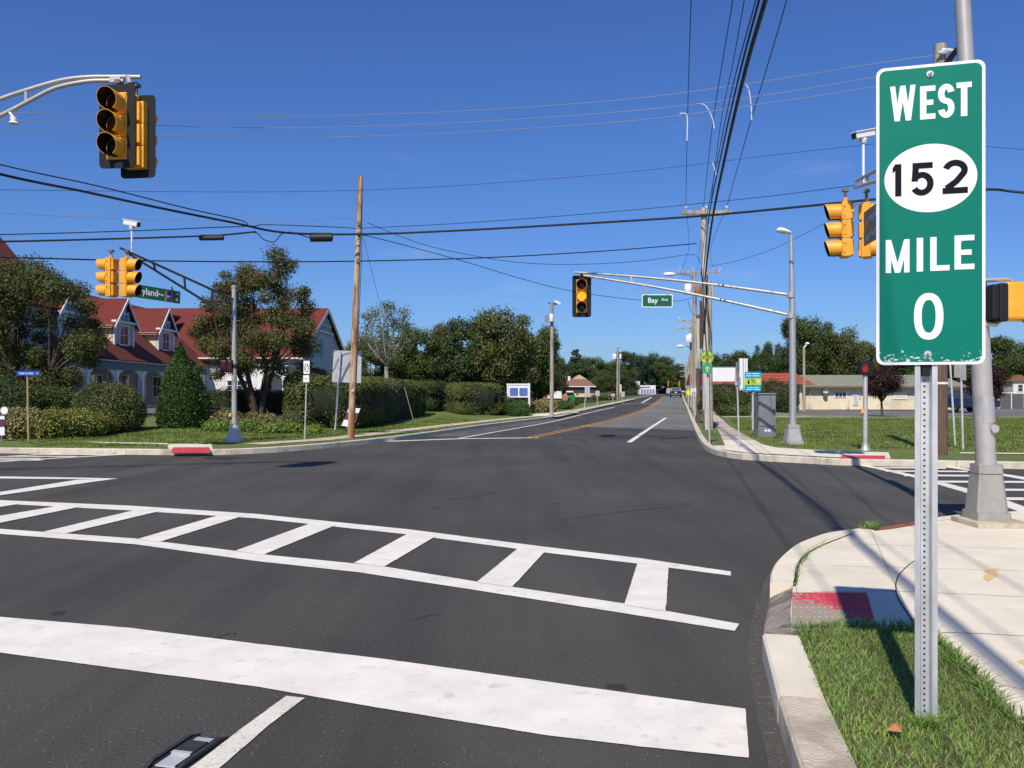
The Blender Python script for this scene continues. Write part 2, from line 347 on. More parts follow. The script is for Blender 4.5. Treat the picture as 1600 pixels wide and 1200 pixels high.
def text(body, mt, parent, origin, xdir, zdir, w_, h_, name='lettering', bold=0.0, thick=.002, mode='fit'):
    """centre the text in a w x h box around origin, in the plane xdir/zdir"""
    cu = bpy.data.curves.new('t', 'FONT'); cu.body = body; cu.extrude = thick; cu.offset = bold; cu.resolution_u = 3
    o = bpy.data.objects.new('t', cu); col.objects.link(o)
    dg = bpy.context.evaluated_depsgraph_get(); dg.update()
    me = bpy.data.meshes.new_from_object(o.evaluated_get(dg))
    bpy.data.objects.remove(o); bpy.data.curves.remove(cu)
    n = len(me.vertices); co = np.empty(n * 3, 'f'); me.vertices.foreach_get('co', co); co = co.reshape(-1, 3)
    mn, mxx = co.min(0), co.max(0); c = (mn + mxx) / 2; sx = w_ / (mxx[0] - mn[0]); sy = h_ / (mxx[1] - mn[1])
    if mode == 'fit': sx = sy = min(sx, sy)
    xd = np.array(Vector(xdir).normalized()); zd = np.array(Vector(zdir).normalized()); nd = np.cross(xd, zd)
    out = np.array(origin)[None] + ((co[:, 0] - c[0]) * sx)[:, None] * xd + ((co[:, 1] - c[1]) * sy)[:, None] * zd + (co[:, 2])[:, None] * nd
    me.vertices.foreach_set('co', out.astype('f').ravel()); me.update()
    me.materials.clear(); me.materials.append(M[mt]); me.name = name
    ob = bpy.data.objects.new(name, me); col.objects.link(ob); ob.parent = parent
    return ob

# ------------------------------------------------------------ terrain and image-to-ground
def sst(t): t = max(0, min(1, t)); return t * t * (3 - 2 * t)
def rise(Y): return 0 if Y < 50 else min(1.0, (Y - 50) / 110)
BREAK = [50, 160]
kerbC = None
def segdist(x, y, poly):
    d = 1e9
    for (a, b), (c, e) in zip(poly[:-1], poly[1:]):
        vx, vy = c - a, e - b; t = max(0, min(1, ((x - a) * vx + (y - b) * vy) / (vx * vx + vy * vy + 1e-9)))
        d = min(d, math.hypot(x - a - vx * t, y - b - vy * t))
    return d
def T(x, y, zone='R'):
    r = rise(y)
    if zone == 'B':
        s_ = sst((x - .203 * y - 3) / 14)
        return r * (1 - s_) - .2 * sst((y - 44) / 14) * sst((x - .203 * y - 6) / 6)
    if zone == 'C':
        d = segdist(x, y, kerbC)
        return r * (1 - .97 * sst((d - 1.2) / 7)) + .48 * sst((d - 2.2) / 11) * (1 - sst((y - 75) / 30))
    return r
def G(px, py, dz=0, zone='R'):
    Y = 30.0
    for i in range(60):
        X = (px - 800) / FOC * Y
        Yn = FOC * (HC - dz - T(X, Y, zone)) / max(.5, (py - HOR))
        Y = Y * .5 + min(Yn, 600) * .5
    return ((px - 800) / FOC * Y, Y)
def P(px, py, Y): return Vector(((px - 800) / FOC * Y, Y, HC + (HOR - py) / FOC * Y))
def GZ(px, Y, zone, dz=.12): x = (px - 800) / FOC * Y; return Vector((x, Y, T(x, Y, zone) + dz))

def sheet(name, poly, dz, mt, zone='R', cx=(), cy=BREAK, kind='structure', thick=0, parent=None):
    bm = bmesh.new(); vs = [bm.verts.new((p[0], p[1], 0)) for p in poly]; bm.faces.new(vs)
    bmesh.ops.triangulate(bm, faces=bm.faces)
    for ax, cs in ((0, cx), (1, cy)):
        for c in cs:
            nrm = (1, 0, 0) if ax == 0 else (0, 1, 0); co = (c, 0, 0) if ax == 0 else (0, c, 0)
            bmesh.ops.bisect_plane(bm, geom=bm.verts[:] + bm.edges[:] + bm.faces[:], plane_co=co, plane_no=nrm, dist=1e-5)
    for v in bm.verts: v.co.z = T(v.co.x, v.co.y, zone) + dz
    for f in bm.faces:
        if f.normal.z < 0: f.normal_flip()
        f.smooth = zone in 'BC' and bool(cx)
    me = bpy.data.meshes.new(name); bm.to_mesh(me); bm.free(); me.materials.append(M[mt])
    o = bpy.data.objects.new(name, me); col.objects.link(o); tag(o, kind=kind); return o

def join_sheets(objs, name, kind='structure'):
    """merge several sheets of the same marking into one mesh"""
    bm = bmesh.new()
    for o in objs: bm.from_mesh(o.data)
    me = bpy.data.meshes.new(name); bm.to_mesh(me); bm.free(); me.materials.append(objs[0].data.materials[0])
    for o in objs:
        d = o.data; bpy.data.objects.remove(o); bpy.data.meshes.remove(d)
    o = bpy.data.objects.new(name, me); col.objects.link(o); return tag(o, kind=kind)

def strip(pts, wd, side=0):
    """polygon around a 2D polyline; side 0 centred, +1 left only, -1 right only"""
    p = [Vector(q[:2]) for q in pts]; n = len(p); L_, R_ = [], []
    for i in range(n):
        t = (p[min(i + 1, n - 1)] - p[max(i - 1, 0)]).normalized(); nn = Vector((-t.y, t.x))
        a, b = (wd / 2, -wd / 2) if side == 0 else (wd, 0) if side > 0 else (0, -wd)
        L_.append(p[i] + nn * a); R_.append(p[i] + nn * b)
    return [tuple(q) for q in L_] + [tuple(q) for q in R_[::-1]]
def offset(pts, d):
    s_ = strip(pts, abs(d), 1 if d > 0 else -1); n = len(pts)
    return s_[:n] if d > 0 else s_[n:][::-1]
def px(pts, dz=0, zone='R'): return [G(a, b, dz, zone) for a, b in pts]
def smoothline(pts, k=4):
    out = []; P_ = [Vector(p[:2]) for p in pts]; n = len(P_)
    for i in range(n - 1):
        p0, p1, p2, p3 = P_[max(i - 1, 0)], P_[i], P_[i + 1], P_[min(i + 2, n - 1)]
        for j in range(k):
            t = j / k
            out.append(tuple(.5 * ((2 * p1) + (p2 - p0) * t + (2 * p0 - 5 * p1 + 4 * p2 - p3) * t * t + (3 * p1 - p0 - 3 * p2 + p3) * t ** 3)))
    out.append(tuple(P_[-1])); return out

def inpoly(P2, poly):
    x, y = P2[:, 0], P2[:, 1]; ins = np.zeros(len(x), bool); n = len(poly); j = n - 1
    for i in range(n):
        xi, yi = poly[i]; xj, yj = poly[j]
        c = ((yi > y) != (yj > y)) & (x < (xj - xi) * (y - yi) / (yj - yi + 1e-12) + xi); ins ^= c; j = i
    return ins
def scatter(poly, n):
    a = np.array(poly); mn, mx_ = a.min(0), a.max(0); out = np.zeros((0, 2))
    while len(out) < n:
        q = rng.uniform(mn, mx_, (n * 2, 2)); out = np.vstack([out, q[inpoly(q, poly)]])
    return out[:n]
# ---- kerb lines (world, road side edge)
kA = [(.55, .6), (.86, 2.03)] + px([(1252, 1200), (1216, 1088), (1191, 991)], .14)
kA_ramp = px([(1191, 991), (1194, 950), (1203, 908)], .14)
kA2 = smoothline(px([(1203, 908), (1206, 888), (1218, 870), (1242, 850), (1270, 838), (1298, 830), (1345, 824)], .14), 3)
kA_rust = px([(1345, 824), (1372, 821), (1434, 811)], .14)
kA3 = px([(1434, 811), (1466, 806), (1500, 802), (1600, 796.5)], .14); kA3.append((kA3[-1][0] + 40, kA3[-1][1] - 8 + 6))
kC = px([(0, 700), (120, 701), (268, 702.5), (330, 702.5), (395, 700.5), (470, 696), (540, 690), (613, 682.5), (687, 673), (751, 664), (815, 656.5), (857, 651.5), (900, 643.5), (935, 635.5), (960, 630), (985, 624.5), (1003, 620.5)], .14)
kC = smoothline(kC, 2); kC = [(kC[0][0] - 90, kC[0][1] + 8)] + kC; kC.append((kC[-1][0] + 70, kC[-1][1] + 300))
kerbC = kC
kB = px([(1066, 620), (1070, 630), (1076, 645), (1085, 668), (1092, 683), (1102, 695), (1120, 703), (1160, 709), (1250, 714), (1310, 717), (1385, 718.5), (1600, 722.5)], .14)
kB = smoothline(kB, 2)
kB = [(kB[0][0] + 45, kB[0][1] + 220)] + kB; kB.append((kB[-1][0] + 70, kB[-1][1] - 14))

def kerb(name, line, side, mt='concrete_old', wd=.17, h=.145, seg=3.0, zone='R', h0=None, h1=None):
    """kerb stones: side +1 body lies left of the line"""
    # resample
    L_ = [Vector(p) for p in line]; pts = [L_[0]]; acc = 0; mb = MB().use(mt)
    s_in = offset(line, wd * side)
    n = len(line); run = 0; k = 0
    for i in range(n - 1):
        a, b = Vector(line[i]), Vector(line[i + 1]); c, d = Vector(s_in[i]), Vector(s_in[i + 1])
        ln = (b - a).length; m_ = max(1, round(ln / seg)) if ln > seg * .7 else 1
        for j in range(m_):
            t0, t1 = j / m_, (j + 1) / m_; run += ln / m_
            gap = .012 if run > seg * .8 else 0
            if gap: run = 0
            if gap and ln / m_ > .05: t1 -= gap / ln
            q = [a.lerp(b, t0), a.lerp(b, t1), c.lerp(d, t1), c.lerp(d, t0)]
            z = [T(p.x, p.y, 'R') for p in q]
            vs = [(p.x, p.y, zz - .06) for p, zz in zip(q, z)]
            hh = [h] * 4
            if h0 is not None: hh = [h0, h0, h1, h1]
            e = .015
            top = [(q[0].lerp(q[3], e / wd).x, q[0].lerp(q[3], e / wd).y, z[0] + hh[0]), (q[1].lerp(q[2], e / wd).x, q[1].lerp(q[2], e / wd).y, z[1] + hh[1]), (q[2].x, q[2].y, z[2] + hh[2]), (q[3].x, q[3].y, z[3] + hh[3])]
            low = [(q[0].x, q[0].y, z[0] + hh[0] - e), (q[1].x, q[1].y, z[1] + hh[1] - e)]
            vs = vs + low + top   # 0-3 bottom, 4,5 low front, 6-9 top
            mb.add(vs, [(0, 1, 5, 4), (4, 5, 7, 6), (6, 7, 8, 9), (2, 3, 9, 8), (1, 2, 8, 7, 5), (0, 4, 6, 9, 3), (0, 3, 2, 1)])
    o = mb.build(name); return tag(o, kind='structure')

# ---- base ground, roads
sheet('ground', [(-900, -300), (900, -300), (900, 1500), (-900, 1500)], -.6, 'ground', cy=())
bpy.data.objects['ground'].data.vertices[0].co.z
for o_ in [bpy.data.objects['ground']]:
    for v_ in o_.data.vertices: v_.co.z = -.6
left_edge = [(x - 6, y + 0) for x, y in kC if y > 26]
road = [(-130, -40), (130, -40), (130, 24), (14, 24)] + [(.203 * y + 4, y) for y in (40, 80, 160, 420)] + left_edge[::-1][0:] + [(-130, 34)]
sheet('road', road, 0, 'asphalt')
# older lighter surface of Bay Ave beyond the junction
yl = px([(835, 684), (945, 659.5), (1005, 641), (1022, 632), (1035, 622.5), (1040, 619)])
old = px([(905, 667), (985, 669), (1086, 673)]) + px([(1078, 652), (1070, 634), (1066, 622), (1063, 619)]) + px([(1040, 619), (1033, 624), (1010, 640), (950, 659)])
sheet('old_pavement', old, .003, 'asphalt_old')
sh = px([(640, 682), (715, 672), (800, 662), (862, 654), (905, 645), (945, 637), (975, 631)]) + px([(950, 638.5), (900, 648.5), (850, 660), (790, 670), (735, 681)])
sheet('road_shoulder', sh, .003, 'asphalt_mid')
mid = px([(1100, 700), (1086, 674), (985, 671), (905, 668.5), (838, 686), (960, 705)])

# ---- markings
def ragged(poly, step=.05, amp=.0009):
    out = []; rj = random.Random(len(poly) * 7 + 1)
    for i in range(len(poly)):
        a, b = Vector(poly[i]), Vector(poly[(i + 1) % len(poly)]); n_ = max(1, min(80, int((b - a).length / step))); nn = (b - a).normalized(); nn = Vector((-nn.y, nn.x))
        for j in range(n_):
            p_ = a.lerp(b, j / n_) + nn * rj.gauss(0, amp) * (1 if rj.random() < .85 else 2.2); out.append(tuple(p_))
    return out
def quadpx(pts, name, dz=.006, mt='paint'): return sheet(name, ragged(px(pts)), dz, mt)
def linepx(pts, wd, name, dz=.006, mt='paint', k=0):
    q = px(pts); q = smoothline(q, k) if k else q
    return sheet(name, strip(q, wd), dz, mt)
A_ = []
top_t = [(-120, 776), (0, 782), (200, 790.5), (400, 803.5), (640, 828), (850, 855), (1000, 873), (1142, 894)]
top_b = [(1142, 900.5), (1000, 882), (850, 864), (640, 836), (400, 810.5), (200, 798), (0, 787.5), (-120, 781)]
A_.append(quadpx(top_t + top_b, 'c'))
bot_t = [(-120, 820), (0, 827), (210, 842), (420, 868), (600, 886), (740, 909), (975, 944), (1155, 976)]
bot_b = [(1148, 987), (960, 957), (730, 921), (560, 895), (400, 877.5), (210, 851), (0, 835), (-120, 828)]
A_.append(quadpx(bot_t + bot_b, 'c'))
rungs = [[(99, 790), (129, 792), (0, 818), (-60, 822), (0, 807)], [(217, 796.5), (254, 798.5), (101, 835), (66, 832.5)], [(347, 804.5), (382, 806.5), (249, 848), (213, 844)],
         [(487, 818), (525, 821.5), (410, 868.5), (368, 862)], [(640, 833.5), (682, 838.5), (600, 887), (553, 881)],
         [(812, 856), (853, 861.5), (800, 919), (745, 911)], [(997, 879), (1045, 884), (1040, 957), (975, 947)], [(8, 786.5), (35, 787.5), (-120, 812), (-120, 803)]]
for r_ in rungs: A_.append(quadpx(r_, 'c', .010))
join_sheets(A_, 'crosswalk')
quadpx([(-60, 959), (0, 965), (200, 982), (400, 1007), (600, 1031), (850, 1066), (1000, 1087), (1165, 1109), (1170, 1186), (1000, 1168), (850, 1150), (600, 1109), (400, 1074), (200, 1048), (0, 1021), (-60, 1013)], 'stop_line')
quadpx([(447, 1089), (476, 1092), (420, 1135), (345, 1200), (270, 1262), (215, 1262), (300, 1200), (384, 1135)], 'lane_line', mt='paint_worn')
join_sheets([quadpx([(-80, 743.5), (0, 744.8), (130, 746.8), (182, 748.2), (182, 749), (130, 749.2), (0, 748)], 'x'), quadpx([(-80, 780), (0, 769.5), (120, 750.5), (182, 748.6), (150, 753), (0, 774.8), (-80, 786)], 'x', .010)], 'turn_lane_line')
L_ = [linepx([(-60, 725.5), (0, 721.6), (62, 717.7), (200, 709.8), (280, 705)], .22, 'x'), linepx([(-60, 717), (0, 713.8), (87, 709.3), (200, 706.2), (250, 704.8)], .2, 'x')]
for a, b, y in ((-40, 66, 719.2), (-10, 62, 716.6), (10, 118, 713.6), (52, 172, 710.7), (110, 235, 707.8)): L_.append(linepx([(a, y - .2), (b, y + .2)], .26, 'x', .010))
join_sheets(L_, 'crosswalk')
L_ = [quadpx([(1276, 715.8), (1330, 722.6), (1376, 731.5), (1420, 740.5), (1464, 751.5), (1508, 763), (1576, 783), (1600, 792), (1640, 806), (1640, 816), (1588, 798.5), (1508, 770), (1464, 757), (1420, 744.5), (1376, 734.5), (1330, 724.8)], 'x'),
      quadpx([(1365, 718.6), (1436, 723.8), (1464, 726.6), (1522, 734.2), (1554, 738.4), (1600, 745.5), (1660, 756), (1660, 761), (1600, 750), (1554, 741.6), (1522, 736.8), (1464, 728.6), (1436, 725.6)], 'x')]
for a, b, y, t in ((1325, 1430, 721.8, .7), (1340, 1450, 726.6, .8), (1362, 1478, 731.3, .9), (1384, 1512, 736.6, 1.1), (1412, 1560, 743.4, 1.3), (1450, 1620, 753.2, 1.5), (1500, 1650, 765.8, 1.7), (1548, 1650, 780, 2.2)):
    L_.append(quadpx([(a, y - t), (b, y - t + .8), (b, y + t + .8), (a, y + t)], 'x', .010))
join_sheets(L_, 'crosswalk')
quadpx([(1538, 720.5), (1640, 727), (1640, 729), (1538, 722)], 'edge_line')
linepx([(600, 690), (720, 685.6), (840, 684.2)], .34, 'stop_line')
linepx([(718, 685), (790, 672.3), (850, 661.6), (900, 650), (945, 639.6), (960, 636.4)], .14, 'edge_line', .008, k=3)
linepx([(983, 691.5), (1010, 673), (1040, 653)], .17, 'lane_line', .010)
linepx([(1003, 629.5), (1018, 621)], .3, 'lane_line', .010, mt='paint_worn')
ylp = [(826, 684.6), (890, 671.3), (945, 658.9), (978, 649.8), (1005, 641), (1022, 632), (1033, 623.5), (1037, 619)]
y1 = smoothline(px(ylp), 4)
join_sheets([sheet('x', strip(offset(y1, .14), .11), .008, 'paint_yellow'), sheet('x', strip(offset(y1, -.14), .11), .008, 'paint_yellow')], 'centre_line')
linepx([(955, 630.6), (1066, 631.6)], .5, 'far_crossing_line', .012, mt='paint_worn')
# manholes and small pavement patches
def disc(px_, py_, r, name, mt, dz=.008):
    c = G(px_, py_); return sheet(name, [(c[0] + r * math.cos(a * R(18)), c[1] + r * math.sin(a * R(18))) for a in range(20)], dz, mt)
M['iron'] = mat('cast iron', (.02, .02, .02), (.035, .032, .03), .7, 20, .5, 40)
disc(345, 715.5, .42, 'manhole_cover', 'iron'); disc(963, 683.5, .5, 'manhole_cover', 'iron'); 
M['tar'] = mat('tar seal', (.034, .032, .032), None, .8)
def crack(pts, wd, nm='tar_seam'):
    q = smoothline(px(pts), 6); q = [(x + random.uniform(-.015, .015), y + random.uniform(-.015, .015)) for x, y in q]
    return sheet(nm, strip(q, wd), .005, 'tar')
join_sheets([crack([(690, 782), (740, 776), (775, 769)], .018), crack([(880, 812), (980, 799), (1080, 789)], .016), crack([(940, 792), (1000, 790), (1080, 786)], .012),
             crack([(880, 690), (960, 693), (1090, 694)], .03), crack([(640, 972), (668, 962), (690, 960)], .008), crack([(335, 1000), (352, 992), (370, 990)], .007)], 'tar_seam')
# yellow utility spray marks mid road
M['spray_y'] = mat('faded yellow spray', (.20, .16, .07), None, .9)
linepx([(935, 766), (990, 767)], .03, 'spray_mark', .012, 'spray_y')

# ---- corner blocks
gxs = [x for x in range(-75, 75, 3)]
gys = [y for y in range(20, 200, 3)]
cin = offset(kC, .16)
polyC = [tuple(p) for p in cin] + [(cin[-1][0], 700), (-400, 700), (-400, cin[0][1])]
sheet('lawn', polyC, .12, 'lawn', 'C', gxs + [-300, -200, -150, -110, 100, 140], gys + [230, 300, 400], kind='structure')
bin_ = offset(kB, .16)
polyB = [tuple(p) for p in bin_] + [(400, bin_[-1][1]), (400, 700), (bin_[0][0], 700)]
sheet('lawn', polyB, .12, 'lawn', 'B', [x for x in range(6, 110, 4)] + [150, 250], [y for y in range(16, 130, 4)] + [160, 220, 300], kind='structure')
kerb('kerb', kC, 1); kerb('kerb', kB, 1)
# near corner A
kAall = kA + kA_ramp[1:] + kA2[1:] + kA_rust[1:] + kA3[1:]
ain = offset(kAall, -.17)
polyA = [tuple(p) for p in ain] + [(kA3[-1][0], -30), (.3 - 5.8, -30)]
sheet('sidewalk', polyA, .125, 'concrete')
kerb('kerb', kA[:4], -1, 'concrete_tan', wd=.21, seg=1.9)
kerb('kerb', [(kA[3][0] + .003, kA[3][1] + .016), kA[4]], -1, 'concrete', wd=.21, seg=3)
kerb('kerb', kA2, -1, 'concrete', wd=.17, seg=2.0, h=.135)
kerb('kerb', kA_rust, -1, 'rust', wd=.13, seg=9, h=.12)
kerb('kerb', kA3, -1, 'concrete', wd=.16, h=.13)
kerb('kerb_ramp', kA_ramp, -1, 'concrete_dirty', wd=.20, seg=9, h0=.02, h1=.127)
# joints in the sidewalk: thin dirt seams
def seam(pts, wd=.012, dz=.1262, zone='R', nm='sidewalk_joint'):
    q = smoothline(px(pts, .125), 5); q = [(x + random.uniform(-.003, .003), y + random.uniform(-.003, .003)) for x, y in q]
    return sheet(nm, strip(q, wd), dz, 'gap')
seam([(1241, 916), (1248, 882), (1266, 862), (1298, 846.5), (1342, 831), (1372, 826)], .022)
seam([(1466, 988), (1530, 990), (1600, 994)], .008); seam([(1270, 925), (1400, 924), (1600, 933)], .006)
seam([(1429, 876), (1405, 898), (1400, 925), (1412, 950), (1436, 985)], .01)
M['conc_line'] = mat('faint joint', (.46, .41, .33), None, .9)
for pp in ([(1330, 850), (1600, 858)], [(1300, 884), (1600, 892)], [(1522, 1058), (1600, 1078)]):
    o_ = seam(pp, .01); o_.data.materials[0] = M['conc_line']
o_ = seam([(1355, 815), (1430, 985)], .01); o_.data.materials[0] = M['conc_line']
# red tactile pad with truncated domes
pad = px([(1238, 925), (1354, 925), (1371, 984), (1236, 984)], .135)
mb = MB().use('red'); mb.prism([(x, y, .1265) for x, y in pad], (0, 0, .006))
a, b, c, d = [Vector(p) for p in pad]
for i in range(13):
    for j in range(8):
        q = (a.lerp(b, (i + .5) / 13)).lerp(d.lerp(c, (i + .5) / 13), (j + .5) / 8)
        mb.lathe([(.013, 0), (.008, .006)], (q.x, q.y, .1325), 6)
tag(mb.build('tactile_pad'), kind='structure')
rr = random.Random(3)
def blob(cx_, cy_, rx, ry, n=26, amp=.3):
    ph = [rr.uniform(0, 6.28) for _ in range(4)]
    out = []
    for i in range(n):
        t = i / n * 6.283; k = 1 + amp * .5 * (math.sin(2 * t + ph[0]) + .6 * math.sin(5 * t + ph[1]) + .5 * math.sin(9 * t + ph[2]))
        out.append((cx_ + rx * k * math.cos(t), cy_ + ry * k * math.sin(t)))
    return out
wm = M['red']; wm = M['red_worn'] = mat('worn red pad', (.50, .035, .05), (.60, .06, .085), .8, 8, .4, 60)
n_ = wm.node_tree.nodes; L_w = wm.node_tree.links; pw = n_['Principled BSDF']; tcw = n_.new('ShaderNodeTexCoord'); spw = n_.new('ShaderNodeSeparateXYZ'); L_w.new(tcw.outputs['Object'], spw.inputs[0])
mxw = n_.new('ShaderNodeMapRange'); mxw.inputs[1].default_value = pad[0][0] + .02; mxw.inputs[2].default_value = pad[0][0] + .34; mxw.inputs[3].default_value = .21; mxw.inputs[4].default_value = -.2; L_w.new(spw.outputs[0], mxw.inputs[0])
myw = n_.new('ShaderNodeMapRange'); myw.inputs[1].default_value = pad[3][1]; myw.inputs[2].default_value = pad[0][1]; myw.inputs[3].default_value = .20; myw.inputs[4].default_value = -.10; L_w.new(spw.outputs[1], myw.inputs[0])
now = n_.new('ShaderNodeTexNoise'); now.inputs['Scale'].default_value = 26; now.inputs['Detail'].default_value = 5; L_w.new(tcw.outputs['Object'], now.inputs[0])
s1w = n_.new('ShaderNodeMath'); s1w.operation = 'ADD'; L_w.new(mxw.outputs[0], s1w.inputs[0]); L_w.new(myw.outputs[0], s1w.inputs[1])
s2w = n_.new('ShaderNodeMath'); s2w.operation = 'ADD'; L_w.new(s1w.outputs[0], s2w.inputs[0]); L_w.new(now.outputs[0], s2w.inputs[1])
rw = n_.new('ShaderNodeValToRGB'); rw.color_ramp.elements[0].position = .60; rw.color_ramp.elements[1].position = .68; L_w.new(s2w.outputs[0], rw.inputs[0])
xw = n_.new('ShaderNodeMix'); xw.data_type = 'RGBA'; L_w.new(rw.outputs[0], xw.inputs[0]); L_w.new(pw.inputs['Base Color'].links[0].from_socket, xw.inputs[6]); xw.inputs[7].default_value = (.33, .285, .225, 1); L_w.new(xw.outputs[2], pw.inputs['Base Color'])
pad_o = [o for o in bpy.data.objects if o.name.startswith('tactile_pad')][0]; pad_o.data.materials.clear(); pad_o.data.materials.append(wm)
# base slab to the strip between ramp and pad
sheet('dirt_patch', px([(1196, 985), (1240, 980), (1250, 992), (1196, 994)], .13), .1296, 'concrete_dirty')
# gutter grime along kerb
gut = [tuple(p) for p in kA + kA_ramp[1:]]
M['grime'] = mat('gutter grime', (.075, .069, .061), (.060, .057, .051), .95, 16, .6, 60, c3=(.15, .132, .11), s3=30, t3=(.56, .66))
sheet('gutter', strip(offset(gut, .0), .09, 1), .0035, 'grime')
sheet('gutter', strip(kA2, .07, 1), .0035, 'grime')
# orange spray mark on sidewalk
join_sheets([sheet('x', px([(1536, 893), (1548, 889), (1562, 888), (1556, 893), (1544, 897)], .125), .1275, 'orange_spray'), sheet('x', px([(1538, 899), (1556, 895), (1560, 899), (1550, 905), (1546, 909), (1536, 905)], .125), .1275, 'orange_spray'),
             sheet('x', px([(1600, 1030), (1590, 1034), (1600, 1040)], .125), .1275, 'orange_spray')], 'spray_mark')
# near grass verge (soil + blades)
verge = px([(1242, 986), (1300, 984), (1380, 983), (1436, 983), (1466, 1008), (1522, 1058), (1554, 1102), (1600, 1134), (1660, 1190)], .13) + [(3.0, 2.6), (2.7, .5)] + [tuple(p) for p in offset(kA, -.2)]
def order(poly): return poly
vg = [tuple(p) for p in offset(kA, -.2)] + px([(1242, 986), (1300, 984), (1380, 983), (1436, 983), (1466, 1008), (1522, 1058), (1554, 1102), (1600, 1134), (1660, 1180)], .13) + [(2.75, 2.2), (2.3, .5)]
sheet('verge_soil', vg, .13, 'soil')
def blades(name, pts, zf, hmin, hmax, wd, mt, label=None, lean=.5, kind='stuff'):
    n = len(pts); h = rng.uniform(hmin, hmax, n); an = rng.uniform(0, 6.283, n); ln = rng.uniform(.15, lean, n) * h * 1.6; wa = rng.uniform(0, 6.283, n)
    z = np.array([zf(x, y) for x, y in pts])
    dx, dy = np.cos(wa) * wd / 2, np.sin(wa) * wd / 2; lx, ly = np.cos(an) * ln, np.sin(an) * ln
    V = np.zeros((n, 5, 3)); x, y = pts[:, 0], pts[:, 1]
    V[:, 0] = np.stack([x - dx, y - dy, z], 1); V[:, 1] = np.stack([x + dx, y + dy, z], 1)
    V[:, 2] = np.stack([x + dx * .8 + lx * .35, y + dy * .8 + ly * .35, z + h * .6], 1); V[:, 3] = np.stack([x - dx * .8 + lx * .35, y - dy * .8 + ly * .35, z + h * .6], 1)
    V[:, 4] = np.stack([x + lx, y + ly, z + h * .95], 1)
    me = bpy.data.meshes.new(name); b = np.arange(n) * 5
    me.vertices.add(n * 5); me.vertices.foreach_set('co', V.ravel().astype('f'))
    loops = np.stack([b, b + 1, b + 2, b + 3, b + 3, b + 2, b + 4], 1).ravel()
    me.loops.add(n * 7); me.loops.foreach_set('vertex_index', loops.astype('i'))
    st = np.stack([np.arange(n) * 7, np.arange(n) * 7 + 4], 1).ravel(); me.polygons.add(n * 2); me.polygons.foreach_set('loop_start', st.astype('i'))
    me.update(); me.validate(); me.materials.append(M[mt])
    o = bpy.data.objects.new(name, me); col.objects.link(o); return tag(o, label, 'grass' if label else None, None, kind)
pts = scatter(vg, 50000)
blades('grass', pts, lambda x, y: .128, .012, .042, .004, 'blade', 'short green grass on the near verge between kerb and sidewalk', .9)
ed = np.vstack([scatter(strip(px([(1242, 984), (1330, 981), (1440, 981), (1470, 1010), (1524, 1058), (1556, 1102), (1604, 1136)], .13), .07), 1300),
                scatter(strip(px([(1243, 915), (1248, 890), (1262, 866), (1290, 850)], .13), .015), 90), scatter(strip(px([(1345, 827), (1372, 824)], .13), .06), 220), scatter(strip(px([(1433, 1140), (1463, 1140)], .13), .05), 160)])
blades('grass', ed, lambda x, y: .128, .02, .09, .006, 'blade', 'ragged grass tufts along the near sidewalk edge and joint', 1.2)
# dead leaf on the verge
lp = G(1398, 1141, .17); mb = MB().use('leaf_dead')
mb.add([(lp[0] - .035, lp[1], .17), (lp[0], lp[1] + .03, .19), (lp[0] + .04, lp[1] + .02, .18), (lp[0] + .02, lp[1] - .025, .172), (lp[0], lp[1], .2)], [(0, 4, 1), (1, 4, 2), (2, 4, 3), (3, 4, 0)])
tag(mb.build('dead_leaf'), 'curled orange dead leaf lying in the near grass', 'leaf')

# C sidewalk + pads ; B sidewalk
M['sw'] = M['concrete']
def walk(pts, wd, zone, name='sidewalk', mt='concrete', k=4, dz=.13):
    q = smoothline(px(pts, .13, zone), k)
    global WALKP; WALKP = strip(q, wd + .1)
    return sheet(name, strip(q, wd), dz + .004, mt, zone, gxs, gys)
walk([(395, 694), (440, 690.8), (500, 686.8), (548, 681.6), (600, 676), (650, 670), (720, 662), (800, 653.5), (860, 647), (900, 641), (935, 634.5), (960, 629.5), (988, 623.5)], .85, 'C', mt='concrete_tan')
sheet('sidewalk', px([(262, 701.5), (333, 701.5), (330, 693.6), (262, 693.6)], .135, 'C'), .137, 'concrete', 'C', gxs, gys)
sheet('sidewalk', px([(95, 689.6), (262, 692.4), (262, 694.6), (95, 690.6)], .135, 'C'), .137, 'concrete', 'C', gxs, gys)
tag(MB().use('red').prism([(*q, .085) for q in px([(268, 704.2), (328, 704.2), (327, 699.5), (271, 699.5)], .145)], (0, 0, .072)).build('tactile_pad'), kind='structure')
sheet('sidewalk', px([(830, 650), (872, 651), (905, 644), (880, 643.5), (835, 647)], .13, 'C'), .138, 'concrete', 'C', gxs, gys)
sheet('sidewalk', px([(1104, 697), (1133, 696), (1129, 687), (1177, 687), (1190, 694), (1212, 699.5), (1260, 702.5), (1330, 705.5), (1388, 707), (1392, 717), (1330, 716), (1250, 712), (1165, 707.5), (1122, 701.5)], .13, 'B'), .136, 'concrete', 'B')
sheet('sidewalk', px([(1129, 687), (1176, 687), (1140, 666), (1128, 655), (1108, 634), (1098, 634), (1114, 655)], .13, 'B'), .134, 'concrete_tan', 'B', cy=gys)
for y_ in (658, 662, 667, 672.5, 679.5, 687): 
    t_ = (y_ - 655) / 32
    sheet('sidewalk_joint', strip(px([(1114 + 15 * t_, y_), (1130 + 46 * t_ ** .8, y_ + .2)], .136, 'B'), .06), .1385, 'gap', 'B', cy=gys)
tag(MB().use('red').prism([(*q, .148) for q in px([(1311, 716.5), (1380, 717.5), (1384, 712.5), (1317, 711.8)], .145)], (0, 0, .008)).build('tactile_pad'), kind='structure')
